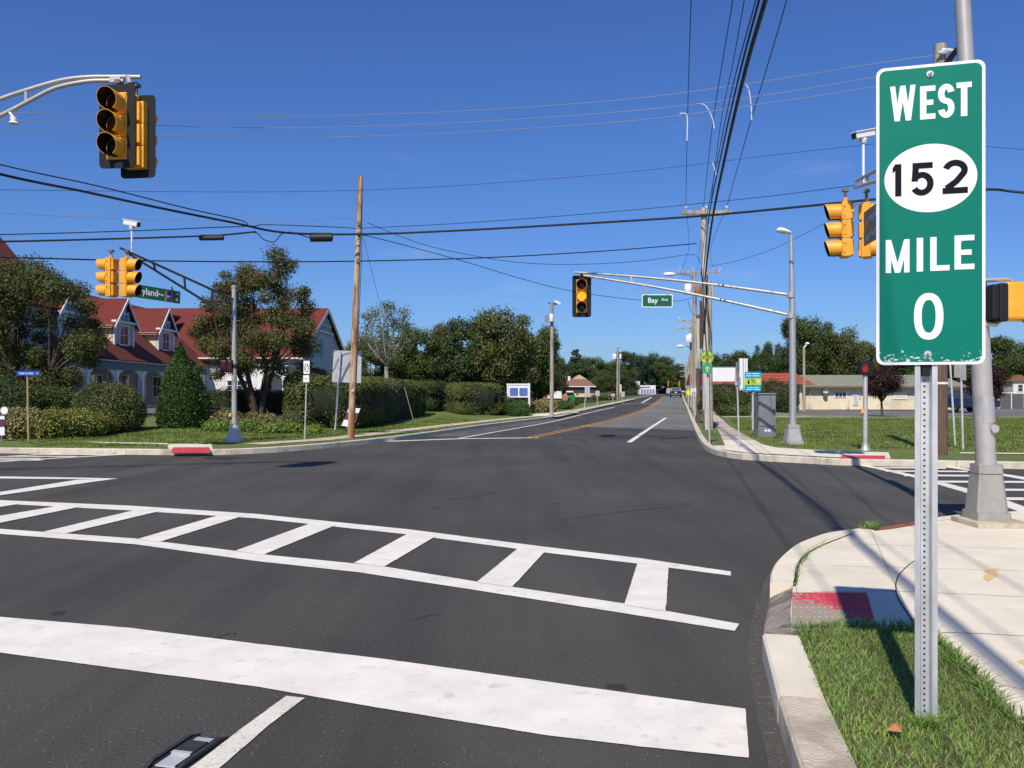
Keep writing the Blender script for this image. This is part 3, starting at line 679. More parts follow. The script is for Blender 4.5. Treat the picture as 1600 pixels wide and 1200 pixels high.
# parking lot beyond the right lawn, dry strip and kerb
cxs = [x for x in range(6, 110, 4)]; cys = [y for y in range(16, 130, 4)]
sheet('parking_lot', [(15, 57), (130, 57), (130, 84), (19, 84)], .132, 'asphalt_old', 'B', cxs, cys)
sheet('dry_strip', [(13, 50), (130, 50), (130, 57), (15, 57)], .131, 'lawn_dry', 'B', cxs, cys)
sheet('path', [(12.5, 49.2), (130, 49.2), (130, 50.2), (12.8, 50.2)], .137, 'concrete_old', 'B', cxs, cys)
sheet('path', px([(1500, 707.2), (1640, 708.6), (1640, 710.2), (1500, 708.8)], .13, 'B'), .137, 'concrete', 'B')
sheet('parking_lot', [(-23.4, 36), (-14.5, 40), (-15.2, 63.5), (-23.4, 63.5)], .137, 'asphalt_old', 'C', gxs, gys)
# lawn blades on the visible fronts of both far lawns
pc = px([(60, 697), (260, 697), (400, 692), (540, 684), (690, 668), (760, 658), (700, 650), (620, 664), (480, 672), (240, 672), (0, 680)], .13, 'C')
def off_walk(P_): return P_[~inpoly(P_, WALKP)]
WALK2 = px([(262, 702.5), (333, 702.5), (330, 693.5), (312, 692.2), (150, 689.2), (90, 690.4), (250, 694.8), (266, 696)], .135, 'C')
def off_walk(P_): P_ = P_[~inpoly(P_, WALKP)]; return P_[~inpoly(P_, WALK2)]
blades('grass', off_walk(scatter(pc, 30000)), lambda x, y: T(x, y, 'C') + .12, .03, .07, .02, 'blade_far', 'mown lawn grass in front of the inn and hedges', .8)
pb = px([(1178, 686), (1195, 693), (1260, 700.5), (1600, 706), (1640, 690), (1640, 653), (1200, 653), (1140, 653), (1148, 667)], .13, 'B')
blades('grass', scatter(pb, 60000), lambda x, y: T(x, y, 'B') + .12, .03, .07, .02, 'blade_far', 'mown grass of the open lot behind the right corner', .8)
pe = strip(offset(px([(1092, 683), (1085, 668), (1078, 650), (1071, 632)], .14), .0), .5, -1)
blades('grass', off_walk(scatter(strip(offset([p for p in kC if p[0] > -20 and p[1] < 70], .2), .2, 1), 5000)), lambda x, y: T(x, y, 'C') + .12, .03, .07, .02, 'blade_far', 'unmown grass edge along the left kerb', .8)
# ------------------------------------------------------------ foliage
def leaves_mesh(name, C, N, size, mt, core=None):
    """C centres (n,3), N preferred normals (n,3) -> quads"""
    n = len(C); q = rng.normal(size=(n, 3)) * .75 + N; q /= np.linalg.norm(q, axis=1, keepdims=True) + 1e-9
    r = rng.normal(size=(n, 3)); u = np.cross(q, r); u /= np.linalg.norm(u, axis=1, keepdims=True) + 1e-9; v = np.cross(q, u)
    s = (size * rng.uniform(.55, 1.25, n))[:, None]
    V = np.stack([C - u * s * .5, C - v * s * .30 + q * s * .05, C + u * s * .5, C + v * s * .28 + q * s * .05], 1).reshape(-1, 3)
    me = bpy.data.meshes.new(name); nv = n * 4; ncv = 0; cv = np.zeros((0, 3)); cf = []
    if core: cv = np.array(core[0]); cf = core[1]
    me.vertices.add(nv + len(cv)); me.vertices.foreach_set('co', np.vstack([V, cv]).ravel().astype('f'))
    ci = [i + nv for f in cf for i in f]; lens = [len(f) for f in cf]
    me.loops.add(nv + len(ci)); me.loops.foreach_set('vertex_index', np.concatenate([np.arange(nv), np.array(ci, int)]).astype('i'))
    me.polygons.add(n + len(cf))
    st = np.concatenate([np.arange(n) * 4, nv + np.concatenate([[0], np.cumsum(lens)[:-1]]) if cf else np.array([])]).astype('i')
    me.polygons.foreach_set('loop_start', st)
    me.update(); me.materials.append(M[mt])
    if core: me.materials.append(M['core']); me.polygons.foreach_set('material_index', np.concatenate([np.zeros(n), np.ones(len(cf))]).astype('i'))
    me.validate(); me.update()
    o = bpy.data.objects.new(name, me); col.objects.link(o); return o
def sphere_pts(n):
    v = rng.normal(size=(n, 3)); return v / np.linalg.norm(v, axis=1, keepdims=True)
def crown_points(clumps, n, flat=.85):
    w_ = np.array([c[3] ** 2.2 for c in clumps]); idx = rng.choice(len(clumps), n, p=w_ / w_.sum())
    c = np.array([x[:3] for x in clumps])[idx]; r = np.array([x[3] for x in clumps])[idx]
    d = sphere_pts(n); rad = r * rng.uniform(.25, 1.08, n) ** .5 * (1 + .24 * rng.normal(size=n))
    P_ = c + d * rad[:, None] * np.array([1, 1, flat]); return P_, d * .9 + np.array([0, 0, .35])
def auto_clumps(cx_, cy_, zb, zt, rx, ry, k, cr, shape='round', seed=0):
    r_ = random.Random(seed); out = []
    for i in range(k):
        while True:
            u, v, w_ = r_.uniform(-1, 1), r_.uniform(-1, 1), r_.uniform(-1, 1)
            if .3 < u * u + v * v + w_ * w_ < 1: break
        if shape == 'round': s_ = 1
        elif shape == 'vase': s_ = .55 + .45 * (w_ + 1) / 2 + .15 * math.sin(w_ * 3)
        elif shape == 'pine': s_ = (1 - w_) / 2 * 1.25 + .12
        zz = zb + (zt - zb) * (w_ + 1) / 2
        out.append((cx_ + u * rx * s_, cy_ + v * ry * s_, zz, cr * r_.uniform(.65, 1.3) * (1 if shape != 'pine' else .45 + .6 * (1 - w_) / 2)))
    return out
def limbs(mb, base, clumps, r0, fork=.3, n=6, share=.7, stems=1, spread=.3, seed=1):
    r_ = random.Random(seed); b = Vector(base); top = max(c[2] for c in clumps); cx_ = sum(c[0] for c in clumps) / len(clumps); cy_ = sum(c[1] for c in clumps) / len(clumps)
    forks = []
    for s_ in range(stems):
        a = s_ * 6.283 / stems + r_.uniform(-.4, .4); k = spread if stems > 1 else 0
        f = Vector((b.x * .6 + cx_ * .4 + math.cos(a) * k, b.y * .6 + cy_ * .4 + math.sin(a) * k, b.z + (top - b.z) * fork))
        m = b.lerp(f, .5) + Vector((r_.uniform(-.1, .1), r_.uniform(-.1, .1), 0)) * (top - b.z) * .1
        rr_ = r0 / math.sqrt(stems)
        mb.tube([b - Vector((0, 0, .1)), m, f], [rr_ * 1.25, rr_, rr_ * .8], 8); forks.append((f, rr_ * .8))
    for c in clumps:
        if r_.random() > share: continue
        f, rr_ = min(forks, key=lambda q: (q[0].xy - Vector(c[:2])).length + r_.uniform(0, .3))
        e = Vector(c[:3]); m = f.lerp(e, .5) + Vector((r_.uniform(-1, 1), r_.uniform(-1, 1), r_.uniform(0, 1))) * (e - f).length * .12
        mb.tube([f, m, e], [rr_ * .5, rr_ * .3, rr_ * .1], 5, caps=False)
        for q in range(2):
            t_ = e + Vector((r_.uniform(-1, 1), r_.uniform(-1, 1), r_.uniform(-.3, 1))) * c[3] * .9
            mb.tube([m.lerp(e, .6), t_], [rr_ * .15, rr_ * .04], 4, caps=False)
def tree(label, base, clumps, nleaf, size, lf, r0=.15, bark='bark', name='tree', group=None, cat='tree', **k):
    root = thing(name, label, cat, base, group); off = np.array(base)
    mb = MB().use(bark); limbs(mb, base, clumps, r0, **k); mb.build('trunk', root, world=True, smooth=True)
    P_, N_ = crown_points(clumps, nleaf); o = leaves_mesh('crown', P_ - off, N_, size, lf); o.parent = root
    return root

# T1 left crabapple
def clumps_px(lst, Y, jit=1.0, seed=0):
    """list of (px, py, radius px, dY)"""
    r_ = random.Random(seed); out = []
    for a, b, r, d in lst:
        p = P(a, b, Y + d); out.append((p.x, p.y, p.z, r / FOC * Y))
    return out
def rand_px(n, poly, rmin, rmax, dY, seed):
    r_ = random.Random(seed); out = []
    a = np.array(poly); mn, mx_ = a.min(0), a.max(0)
    while len(out) < n:
        q = (r_.uniform(mn[0], mx_[0]), r_.uniform(mn[1], mx_[1]))
        if inpoly(np.array([q]), poly)[0]: out.append((*q, r_.uniform(rmin, rmax), r_.uniform(-dY, dY)))
    return out
b1 = GZ(74, 33, 'C', .1)
l1 = [(10, 430, 22, 0), (50, 425, 22, .4), (30, 455, 24, -1), (80, 440, 18, 0), (120, 455, 15, .3), (135, 480, 14, 0), (150, 530, 16, .2), (140, 560, 15, 0), (148, 505, 9, .5), (40, 600, 14, 0), (110, 590, 15, -.5), (-30, 450, 25, 0), (-60, 500, 30, 0), (-50, 560, 30, 0)]
l1 += rand_px(52, [(-80, 440), (0, 425), (60, 428), (105, 450), (128, 490), (138, 545), (120, 590), (60, 603), (0, 590), (-80, 590)], 11, 22, 1.9, 5)
tree('leafy crabapple tree with brownish leaves and forked trunk at the left edge, before the inn', tuple(b1), [(a, b, c, d * 1.25) for a, b, c, d in clumps_px(l1, 33)], 105000, .098, 'lf_crab', .23, name='crabapple_tree', group='crabapple trees before the inn', stems=4, spread=.7, fork=.3)
# T2 second crabapple
b2 = GZ(404, 33.5, 'C', .1)
l2 = [(432, 400, 15, 0), (440, 420, 16, .2), (455, 413, 9, 0), (425, 440, 16, 0), (385, 425, 14, 0), (370, 450, 18, 0), (345, 452, 12, .3), (330, 475, 14, 0), (318, 505, 13, .4), (322, 540, 13, 0), (405, 440, 17, -.4),
      (470, 462, 12, 0), (480, 480, 12, .3), (478, 510, 14, 0), (470, 545, 14, 0), (440, 580, 10, 0), (340, 585, 10, 0), (476, 455, 9, 0), (352, 430, 8, 0), (305, 520, 9, 0), (478, 570, 9, .3), (310, 575, 8, .2)]
l2 += rand_px(46, [(318, 480), (350, 440), (410, 420), (440, 450), (478, 485), (482, 550), (455, 578), (390, 575), (320, 570)], 10, 18, 1.8, 8)
tree('tall crabapple tree with reddish-brown crown and upright top sprig, behind the white left signal pole', tuple(b2), [(a, b, c, d * 1.2) for a, b, c, d in clumps_px(l2, 33.5)], 66000, .092, 'lf_crab2', .21, name='crabapple_tree', group='crabapple trees before the inn', stems=4, spread=.8, fork=.34, seed=4)
# T3 sparse tree
b3 = GZ(603, 52, 'C', .1)
l3 = rand_px(40, [(580, 490), (600, 470), (625, 475), (650, 500), (640, 545), (600, 570), (570, 540), (562, 500)], 8, 16, 1.8, 11)
tree('thin sparse tree with open grey twigs against the sky above the clipped hedge', tuple(b3), clumps_px(l3, 52), 6000, .14, 'lf_sparse', .16, 'bark_pale', name='sparse_tree', share=1, fork=.42, seed=6)

# cone evergreen, shrubs
def ico(sub=3):
    bm = bmesh.new(); bmesh.ops.create_icosphere(bm, subdivisions=sub, radius=1); v = [tuple(x.co) for x in bm.verts]; f = [tuple(y.index for y in x.verts) for x in bm.faces]; bm.free(); return np.array(v), f
ICO = ico(3)
def shrub(label, c, rx, ry, h, n, size, lf, name='shrub', group=None, exp=2.0, shape='round', rz=0, lump=.06, cat='shrub', corek=.9, seed=0):
    """c = base centre; outline is a superellipsoid sitting on the ground"""
    root = thing(name, label, cat, tuple(c), group, rz)
    ph = np.random.default_rng(seed + 40).uniform(0, 6.28, 8)
    def surf(d):
        e = 2 / exp; q = np.sign(d) * np.abs(d) ** e
        if shape == 'cone':
            t = (d[:, 2] + 1) / 2; rr_ = np.clip(np.sin(np.clip((1 - t) * 1.0, 0, 1) * 1.62) ** .85, .02, 1) * np.where(t < .15, .86 + .14 * t / .15, 1)
            an = np.arctan2(d[:, 1], d[:, 0]); p = np.stack([np.cos(an) * rr_ * rx, np.sin(an) * rr_ * ry, t * h], 1)
        else: p = np.stack([q[:, 0] * rx, q[:, 1] * ry, (q[:, 2] * .5 + .5) * h if exp > 2.5 else (q[:, 2] * .56 + .44) * h], 1)
        k = 1 + lump * (np.sin(p[:, 0] * 3.1 + ph[0]) + np.sin(p[:, 1] * 3.7 + ph[1]) + np.sin(p[:, 2] * 4.3 + ph[2]) + .6 * np.sin(p[:, 0] * 8 + p[:, 2] * 7 + ph[3])) / 2
        p[:, :2] *= k[:, None]; p[:, 2] = np.maximum(p[:, 2] * (1 + (k - 1) * .7), .0); return p
    d = sphere_pts(n)
    if exp > 2.5:     # uniform-ish over a box
        d = rng.uniform(-1, 1, (n, 3)); ax = rng.choice(3, n, p=np.array([ry * h, rx * h, rx * ry * 1.5]) / (ry * h + rx * h + rx * ry * 1.5)); d[np.arange(n), ax] = np.sign(d[np.arange(n), ax]); d[:, 2] = np.maximum(d[:, 2], -1)
        d /= np.linalg.norm(np.abs(d) ** 1.0, axis=1, keepdims=True)
    p = surf(d); cen = np.array([0, 0, h * .45]); N_ = p - cen; N_ /= np.linalg.norm(N_, axis=1, keepdims=True) + 1e-9
    p = p + N_ * rng.normal(size=(n, 1)) * size * .7
    p[:, 2] = np.maximum(p[:, 2], size * .2)
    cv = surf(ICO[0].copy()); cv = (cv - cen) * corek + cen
    o = leaves_mesh('foliage', p, N_, size, lf, (cv, ICO[1])); o.parent = root
    mb = MB().use('bark'); mb.tube([(0, 0, -.15), (0, 0, h * .4)], [.06, .04], 6); mb.build('stem', root)
    return root
def C_(px_, Y, dz=.1): return GZ(px_, Y, 'C', dz)
shrub('tall conical clipped evergreen on the lawn left of the white signal pole', C_(282, 29.5), .78, .76, 3.0, 15000, .075, 'lf_cone', 'conical_evergreen', shape='cone', lump=.04, cat='evergreen')
shrub('smaller dark conical evergreen half hidden behind the tall conical one', C_(308, 32), .6, .6, 1.9, 6000, .08, 'lf_dark', 'conical_evergreen', shape='cone', lump=.05, cat='evergreen')
shrub('large round clipped shrub between the low yellow-green shrubs and the conical evergreen', C_(171, 28), 1.05, 1.0, 1.68, 14000, .07, 'lf_hedge', exp=2.2, group=None)
for i, (a, Y, rx, h, lf, lb) in enumerate([(118, 26.5, .95, .95, 'lf_lime', 'low yellow-green shrub before the round clipped shrub'), (72, 26.2, .85, .98, 'lf_lime', 'low yellow-green shrub in the middle of the left shrub bed'),
        (28, 26, .8, .95, 'lf_tan', 'low brownish-green shrub at the left end of the bed'), (150, 27, .6, .8, 'lf_lime', 'small yellow-green shrub at the right end of the low shrub bed')]):
    shrub(lb, C_(a, Y), rx, .7, h, 5000, .085, lf, group='low shrubs at the left corner', lump=.16, seed=i)
for i, (a, Y, rx, h, lb) in enumerate([(18, 30, 1.1, 1.7, 'dark shrub at the far left behind the low shrub bed'), (60, 31, .9, 1.5, 'dark shrub under the left crabapple tree trunk'), (88, 31.5, .7, 1.25, 'small rounded dark shrub just right of the left crabapple trunk')]):
    shrub(lb, C_(a, Y), rx, .8, h, 5500, .09, 'lf_oak', lump=.12, seed=i + 9, group='dark shrubs under the left crabapple')
shrub('broad dark shrub mass between the no-turn sign and the blank sign back', C_(499, 33.8), 1.42, 1.2, 2.3, 34000, .085, 'lf_hedge', lump=.1, exp=2.4, seed=3, corek=.78)
for i, (a, Y, rx, h, lb) in enumerate([(352, 37, .8, 1.2, 'dark clipped shrub left of the inn doorway beside the second crabapple'), (385, 37.5, .8, 1.25, 'dark clipped shrub right behind the second crabapple trunk'), (425, 37.5, .9, 1.3, 'dark clipped shrub before the arched inn porch')]):
    shrub(lb, C_(a, Y), rx, .7, h, 4500, .085, 'lf_dark', exp=2.8, seed=20 + i, group='clipped shrubs along the inn wall')
# flower bed
for i, (a, Y, rx, h, lf, lb) in enumerate([(385, 29, .55, .42, 'lf_flower', 'low bright green bed plant right behind the white signal pole'), (352, 30.2, .6, .55, 'lf_tan', 'reddish-brown low bed plant left of the white signal pole'), (410, 31, .8, .6, 'lf_tan', 'brownish low bed plant under the second crabapple'),
      (425, 28.8, .6, .38, 'lf_flower', 'low bright green bed plant between the signal pole and the no-turn sign'), (455, 29.2, .6, .42, 'lf_flower', 'low bright green bed plant left of the no-turn sign'), (340, 28.8, .4, .35, 'lf_flower', 'low green bed plant left of the signal pole base'),
      (488, 29.3, .35, .35, 'lf_flower', 'small bright green bed plant right of the no-turn sign'), (345, 31.5, .45, .7, 'lf_sparse', 'pale feathery bed plant behind the signal pole'), (447, 30.8, .4, .65, 'lf_sparse', 'pale feathery bed plant before the dark shrub mass')]):
    shrub(lb, C_(a, Y), rx, .5, h, 1800, .08, lf, 'bed_plant', lump=.2, seed=50 + i, group='plants in the corner flower bed', cat='plant', corek=.7)
sheet('mulch_bed', [tuple(C_(a, b).xy) for a, b in ((240, 31.5), (262, 30.2), (325, 29.3), (350, 28.3), (480, 28.6), (500, 29.5), (470, 34), (400, 36), (290, 36))], .136, 'soil', 'C', gxs, gys)
# hedges along Bay Ave (yaw follows the kerb)
def hedge(label, p0, p1, wd, h, n, lf='lf_hedge', seed=0, name='hedge', size=.085):
    a, b = Vector(p0), Vector(p1); m = (a + b) / 2; ln = (b - a).length
    rz = math.atan2(b.y - a.y, b.x - a.x)
    z = min(T(a.x, a.y, 'C'), T(b.x, b.y, 'C')) + .08
    return shrub(label, (m.x, m.y, z), ln / 2, wd / 2, h, n, size, lf, name, exp=4.5, rz=rz, lump=.035, cat='hedge', seed=seed, corek=.90)
hedge('long flat-topped clipped hedge right of the fresh wooden pole', (-7.3, 31.4), (-6.2, 50), 2.8, 2.12, 80000, seed=1)
hedge('short dark hedge section in the gap between the two long clipped hedges', (-6.3, 52.5), (-5.2, 55), 2.6, 1.95, 14000, 'lf_oak', seed=2)
hedge('rounded clipped hedge sloping toward the sidewalk, left of the blue and white sign board', (-1.7, 50.5), (-4.6, 59), 3.0, 2.05, 42000, seed=3)
shrub('small dark round shrub at the far end of the sloping hedge', C_(785, 52.5), 1.0, 1.0, 1.15, 3500, .1, 'lf_dark', seed=31)
shrub('small dark shrub tucked left of the green globe shrub', C_(799, 53), .6, .6, .85, 2000, .1, 'lf_dark', seed=32)
shrub('bright green globe-clipped shrub under the blue and white sign board', C_(812, 51), .66, .66, .95, 5000, .075, 'lf_globe', seed=33)
for i, (a, Y, rx, h, lf, lb) in enumerate([(838, 58, 1.0, .85, 'lf_tan', 'tan-leaved low shrub left of the concrete-grey left roadside pole'), (851, 59, .8, .8, 'lf_tan', 'reddish-tan low shrub just left of the left roadside pole'), (876, 66, 1.1, .6, 'lf_globe', 'low spreading juniper right of the left roadside pole'),
       (890, 78, .8, .45, 'lf_globe', 'low green shrub before the yellow building'), (873, 74, .8, .42, 'lf_oak', 'dark low shrub before the brick monument sign'), (912, 95, 1.4, .35, 'lf_oak', 'dark low shrub by the yellow building corner'), (945, 110, 1.8, 1.1, 'lf_tan', 'brownish low shrub beyond the yellow building'), (983, 165, 1.8, 1.5, 'lf_dark', 'dark shrub mass left of the white shop'), (958, 128, 1.4, .9, 'lf_oak', 'small dark shrub left of the transformer pole')]):
    shrub(lb, C_(a, Y), rx, rx * .8, h, 2200, .12, lf, seed=60 + i, lump=.12)

# background trees: prototypes of unit height
def proto(seed, shape, n, sz, k, cr, zb, rx=.42, flat=.75):
    cl = auto_clumps(0, 0, zb + cr * .5, 1 - cr * .55, rx - cr * .6, rx - cr * .6, k, cr, shape, seed)
    P_, N_ = crown_points(cl, n, flat); o = leaves_mesh('crown', P_, N_, sz, 'lf_oak')
    mb = MB().use('bark'); limbs(mb, (0, 0, 0), cl, .022, fork=zb + .12, share=.5, seed=seed); t_ = mb.build('trunk', None, smooth=True)
    for x in (o, t_): col.objects.unlink(x)
    return o, t_
PR = {'oak': [proto(1, 'round', 20000, .030, 46, .115, .16), proto(2, 'round', 20000, .030, 50, .105, .12), proto(3, 'vase', 20000, .030, 44, .12, .2)],
      'low': [proto(4, 'round', 20000, .032, 48, .12, .02, .46), proto(5, 'round', 20000, .032, 52, .115, .0, .48)],
      'pine': [proto(6, 'pine', 15000, .030, 60, .10, .12, .33, .45)]}
def btree(label, px_, top, wpx, Y, kind, lf, zone, name='tree', group=None, rz=None, dz=.05, ground=None):
    o, t_ = random.choice(PR[kind]); x = (px_ - 800) / FOC * Y
    z0 = (T(x, Y, zone) + dz) if ground is None else ground; h = (HC + (HOR - top) / FOC * Y - z0) * (1.10 if Y > 150 else 1.04); wd = wpx / FOC * Y * 1.1
    root = thing(name, label, 'tree', (x, Y, z0), group, random.uniform(0, 6.28) if rz is None else rz)
    for q in (o, t_):
        c = q.copy(); col.objects.link(c); c.parent = root; c.scale = (wd / .84, wd / .84, h)
    c = [x for x in col.objects if x.parent == root and x.name.startswith('crown')][0]
    c.material_slots[0].link = 'OBJECT'; c.material_slots[0].material = M[lf]
    return root
gC, gB, gF = 'trees behind the left hedges', 'trees beyond the right lot', 'far trees at the end of the avenue'
for a in [
  ('green tree just right of the fresh wooden pole, behind the blank sign', 578, 532, 82, 58, 'low', 'lf_oak', 'C', gC),
  ('dark tree right of the sparse twiggy tree, left end of the row', 652, 512, 86, 60, 'oak', 'lf_oak', 'C', gC),
  ('dense low dark tree behind the middle of the long hedge', 624, 560, 92, 62, 'low', 'lf_dark', 'C', gC),
  ('low dark tree behind the right end of the long hedge', 682, 566, 80, 64, 'low', 'lf_dark', 'C', gC),
  ('tall dark tree with two rounded tops in the middle of the row', 722, 491, 96, 66, 'oak', 'lf_dark', 'C', gC),
  ('small rusty-topped tree between the two tallest trees of the row', 688, 508, 50, 68, 'oak', 'lf_olive', 'C', gC),
  ('tallest olive tree of the row, left of the blue and white sign board', 796, 480, 108, 64, 'oak', 'lf_olive', 'C', gC),
  ('olive tree leaning over the blue and white sign board', 838, 508, 76, 70, 'oak', 'lf_oak', 'C', gC),
  ('broad low olive tree behind the sloping hedge', 765, 548, 110, 70, 'low', 'lf_olive', 'C', gC),
  ('low dark green tree behind the blue and white sign board', 838, 562, 66, 76, 'low', 'lf_oak', 'C', gC),
  ('black-green tree behind the left roadside pole', 862, 528, 46, 86, 'oak', 'lf_dark', 'C', gC),
  ('dark understorey tree right of the left roadside pole', 868, 578, 32, 110, 'low', 'lf_dark', 'C', gC),
  ('pale understorey tree behind the gap between the hedges', 735, 560, 60, 70, 'low', 'lf_dark', 'C', gC),
  ]: btree(*a[:8], group=a[8])
for a in [
  ('far pine rising left of the yellow building', 899, 541, 44, 190, 'pine', 'lf_pine', 'C', gF), ('far dark oak behind the yellow building', 925, 560, 60, 195, 'oak', 'lf_oak', 'C', gF),
  ('low dark far tree behind the yellow building roof', 905, 572, 70, 185, 'low', 'lf_dark', 'C', gF), ('olive tree beside the right wall of the yellow building', 945, 578, 40, 142, 'low', 'lf_oak', 'C', gF),
  ('far oak just left of the transformer pole', 955, 567, 50, 200, 'oak', 'lf_oak', 'C', gF), ('far tall oak right of the transformer pole', 976, 554, 40, 262, 'oak', 'lf_dark', 'C', gF),
  ('far slim spruce with a pointed tip above the shop', 990, 546, 16, 275, 'pine', 'lf_pine', 'C', gF), ('far pine right of the slim spruce', 1004, 556, 46, 285, 'oak', 'lf_pine', 'C', gF),
  ('far rounded oak above the white shop', 1025, 555, 56, 290, 'oak', 'lf_oak', 'C', gF), ('far oak left of the small orange signals', 1048, 570, 44, 285, 'oak', 'lf_dark', 'C', gF),
  ('far oak ending the dark tree mass at the avenue gap', 1060, 582, 22, 270, 'low', 'lf_oak', 'C', gF), ('low far tree under the small orange signals', 1040, 592, 60, 300, 'low', 'lf_dark', 'C', gF),
  ('low far tree closing the avenue behind the cars', 1062, 603, 44, 330, 'low', 'lf_oak', 'R', gF), ('low far tree behind the transformer pole', 967, 590, 50, 180, 'low', 'lf_dark', 'C', gF)]: btree(*a[:8], group=a[8])
for a in [
  ('dark tree right of the round byway sign', 1116, 556, 44, 118, 'low', 'lf_dark', 'B', gB), ('dark oak above the blank white billboard', 1146, 547, 56, 125, 'oak', 'lf_dark', 'B', gB),
  ('dark oak behind the blue and lime information sign', 1180, 550, 56, 128, 'oak', 'lf_oak', 'B', gB), ('small dark oak with a rounded crown left of the signal mast', 1192, 533, 34, 125, 'oak', 'lf_dark', 'B', gB),
  ('tall dark oak directly behind the signal mast', 1238, 497, 66, 118, 'oak', 'lf_dark', 'B', gB), ('tall dark oak just right of the signal mast', 1278, 494, 76, 114, 'oak', 'lf_oak', 'B', gB),
  ('reddish-brown tinted oak right of the parking lot lamp', 1318, 512, 74, 112, 'oak', 'lf_crab', 'B', gB), ('dark oak above the pedestrian signal', 1350, 535, 60, 116, 'oak', 'lf_olive', 'B', gB),
  ('low dense tree behind the red tile roof', 1215, 560, 90, 112, 'low', 'lf_dark', 'B', gB), ('low dense tree behind the middle of the green roof', 1290, 556, 96, 118, 'low', 'lf_dark', 'B', gB),
  ('oak behind the mile sign, left side', 1395, 535, 70, 116, 'oak', 'lf_dark', 'B', gB), ('low tree above the right end of the green roof', 1375, 568, 90, 118, 'low', 'lf_dark', 'B', gB), ('oak behind the mile sign post', 1440, 528, 80, 116, 'oak', 'lf_oak', 'B', gB), ('low tree just left of the wooden pole on the right', 1455, 560, 60, 112, 'low', 'lf_oak', 'B', gB),
  ('bright dark oak behind the two leaning sign posts', 1500, 545, 70, 110, 'oak', 'lf_oak', 'B', gB), ('oak right of the near signal pole', 1560, 528, 76, 116, 'oak', 'lf_oak', 'B', gB), ('oak at the right edge of the picture', 1605, 534, 80, 120, 'oak', 'lf_dark', 'B', gB), ('low tree at the right edge behind the white house', 1580, 560, 90, 122, 'low', 'lf_oak', 'B', gB), ('low dark tree behind the parked blue pickup', 1490, 575, 90, 124, 'low', 'lf_dark', 'B', gB)]: btree(*a[:8], group=a[8])
for a, Y, w_, tp, lb in ((1378, 56, 62, 570, 'small purple-leaved tree with a round crown before the green-roofed building'), (1542, 56, 62, 568, 'small purple-leaved tree just right of the near signal pole')):
    x = (a - 800) / FOC * Y; z0 = T(x, Y, 'B') + .1; zt = HC + (HOR - tp) / FOC * Y; r_ = w_ / 2 / FOC * Y
    tree(lb, (x, Y, z0), auto_clumps(x, Y, z0 + 1.35, zt - .35, r_ - .35, r_ - .35, 26, .48, 'round', a), 13000, .13, 'lf_purple', .09, name='purple_leaf_tree', group='purple-leaved trees in the lot', fork=.32)
for i, (a, Y, rx, h, lf, lb) in enumerate([(1128, 70, 1.5, 2.1, 'lf_dark', 'dark overgrown bush under the blank white billboard'), (1118, 60, .8, 1.6, 'lf_oak', 'tall weedy bush right of the nearest roadside wooden pole'), (1150, 60, 1.0, 1.6, 'lf_olive', 'weedy olive bush at the foot of the white fluted sign pillar'), (1146, 52, .9, .75, 'lf_oak', 'low weedy bush beyond the small sign post on the corner'),
       (1172, 62, 1.1, 1.8, 'lf_oak', 'bush behind the blue and lime information sign post'), (1200, 66, 1.3, 2.4, 'lf_crab', 'tall brownish bush behind the grey utility cabinet'), (1222, 66, 1.3, 2.3, 'lf_olive', 'tall olive bush left of the signal mast'), (1176, 58, .8, .6, 'lf_olive', 'low weeds at the foot of the information sign'), (1228, 60, .8, 1.3, 'lf_dark', 'low dark bush right behind the signal mast'), (1104, 66, .5, 1.5, 'lf_dark', 'dark bush between the roadside wooden poles'), (1090, 100, 1.2, 1.4, 'lf_dark', 'far dark bush beside the speed limit sign')]):
    shrub(lb, GZ(a, Y, 'B', .08), rx, rx * .9, h, 4200, .13, lf, seed=80 + i, lump=.16)

# ------------------------------------------------------------ buildings
def slab(mb, pts, t):   # polygon plate with thickness t downward along -normal
    p = [Vector(q) for q in pts]; n = (p[1] - p[0]).cross(p[2] - p[0]).normalized()
    if n.z < 0: n = -n
    return mb.prism(p, -n * t)
def window(root, c, wdir, w_, h_, nrm, panes=(2, 2), frame='trim', glass='glass', t=.06, name='window'):
    """c = centre on wall; wdir horizontal unit; nrm outward"""
    wd_, nn = Vector(wdir).normalized(), Vector(nrm).normalized(); up = Vector((0, 0, 1)); c = Vector(c)
    mt = Matrix((( wd_.x, nn.x, 0), (wd_.y, nn.y, 0), (0, 0, 1))).to_4x4()
    g = MB().use(glass); g.box(c + nn * .02, (w_, .03, h_), mt=mt); go = g.build(name, root, world=True)
    f = MB().use(frame); b = .07
    for s_ in (-1, 1):
        f.box(c + wd_ * s_ * (w_ / 2 + b / 2) + nn * .035, (b, t, h_ + 2 * b), mt=mt)
        f.box(c + up * s_ * (h_ / 2 + b / 2) + nn * .035, (w_, t, b), mt=mt)
    for i in range(1, panes[0]): f.box(c + wd_ * (w_ * i / panes[0] - w_ / 2) + nn * .045, (.035, .03, h_), mt=mt)
    for j in range(1, panes[1]): f.box(c + up * (h_ * j / panes[1] - h_ / 2) + nn * .047, (w_, .03, .035), mt=mt)
    fo = f.build('window_frame', None); fo.parent = go; fo.matrix_parent_inverse = Matrix.Identity(4); fo.location = -Vector(root.location)
    return go
Z0 = .55
inn = thing('inn', 'rambling white clapboard inn with red shingle roofs, dormers and teal porch trim', 'building', (-26, 53, Z0))
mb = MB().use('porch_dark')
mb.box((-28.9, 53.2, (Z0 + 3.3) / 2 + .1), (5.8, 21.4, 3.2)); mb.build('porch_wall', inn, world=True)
mb = MB().use('concrete').box((-24.6, 53.1, Z0 + .05), (2.7, 21.6, .3)); mb.build('porch_floor', inn, world=True)
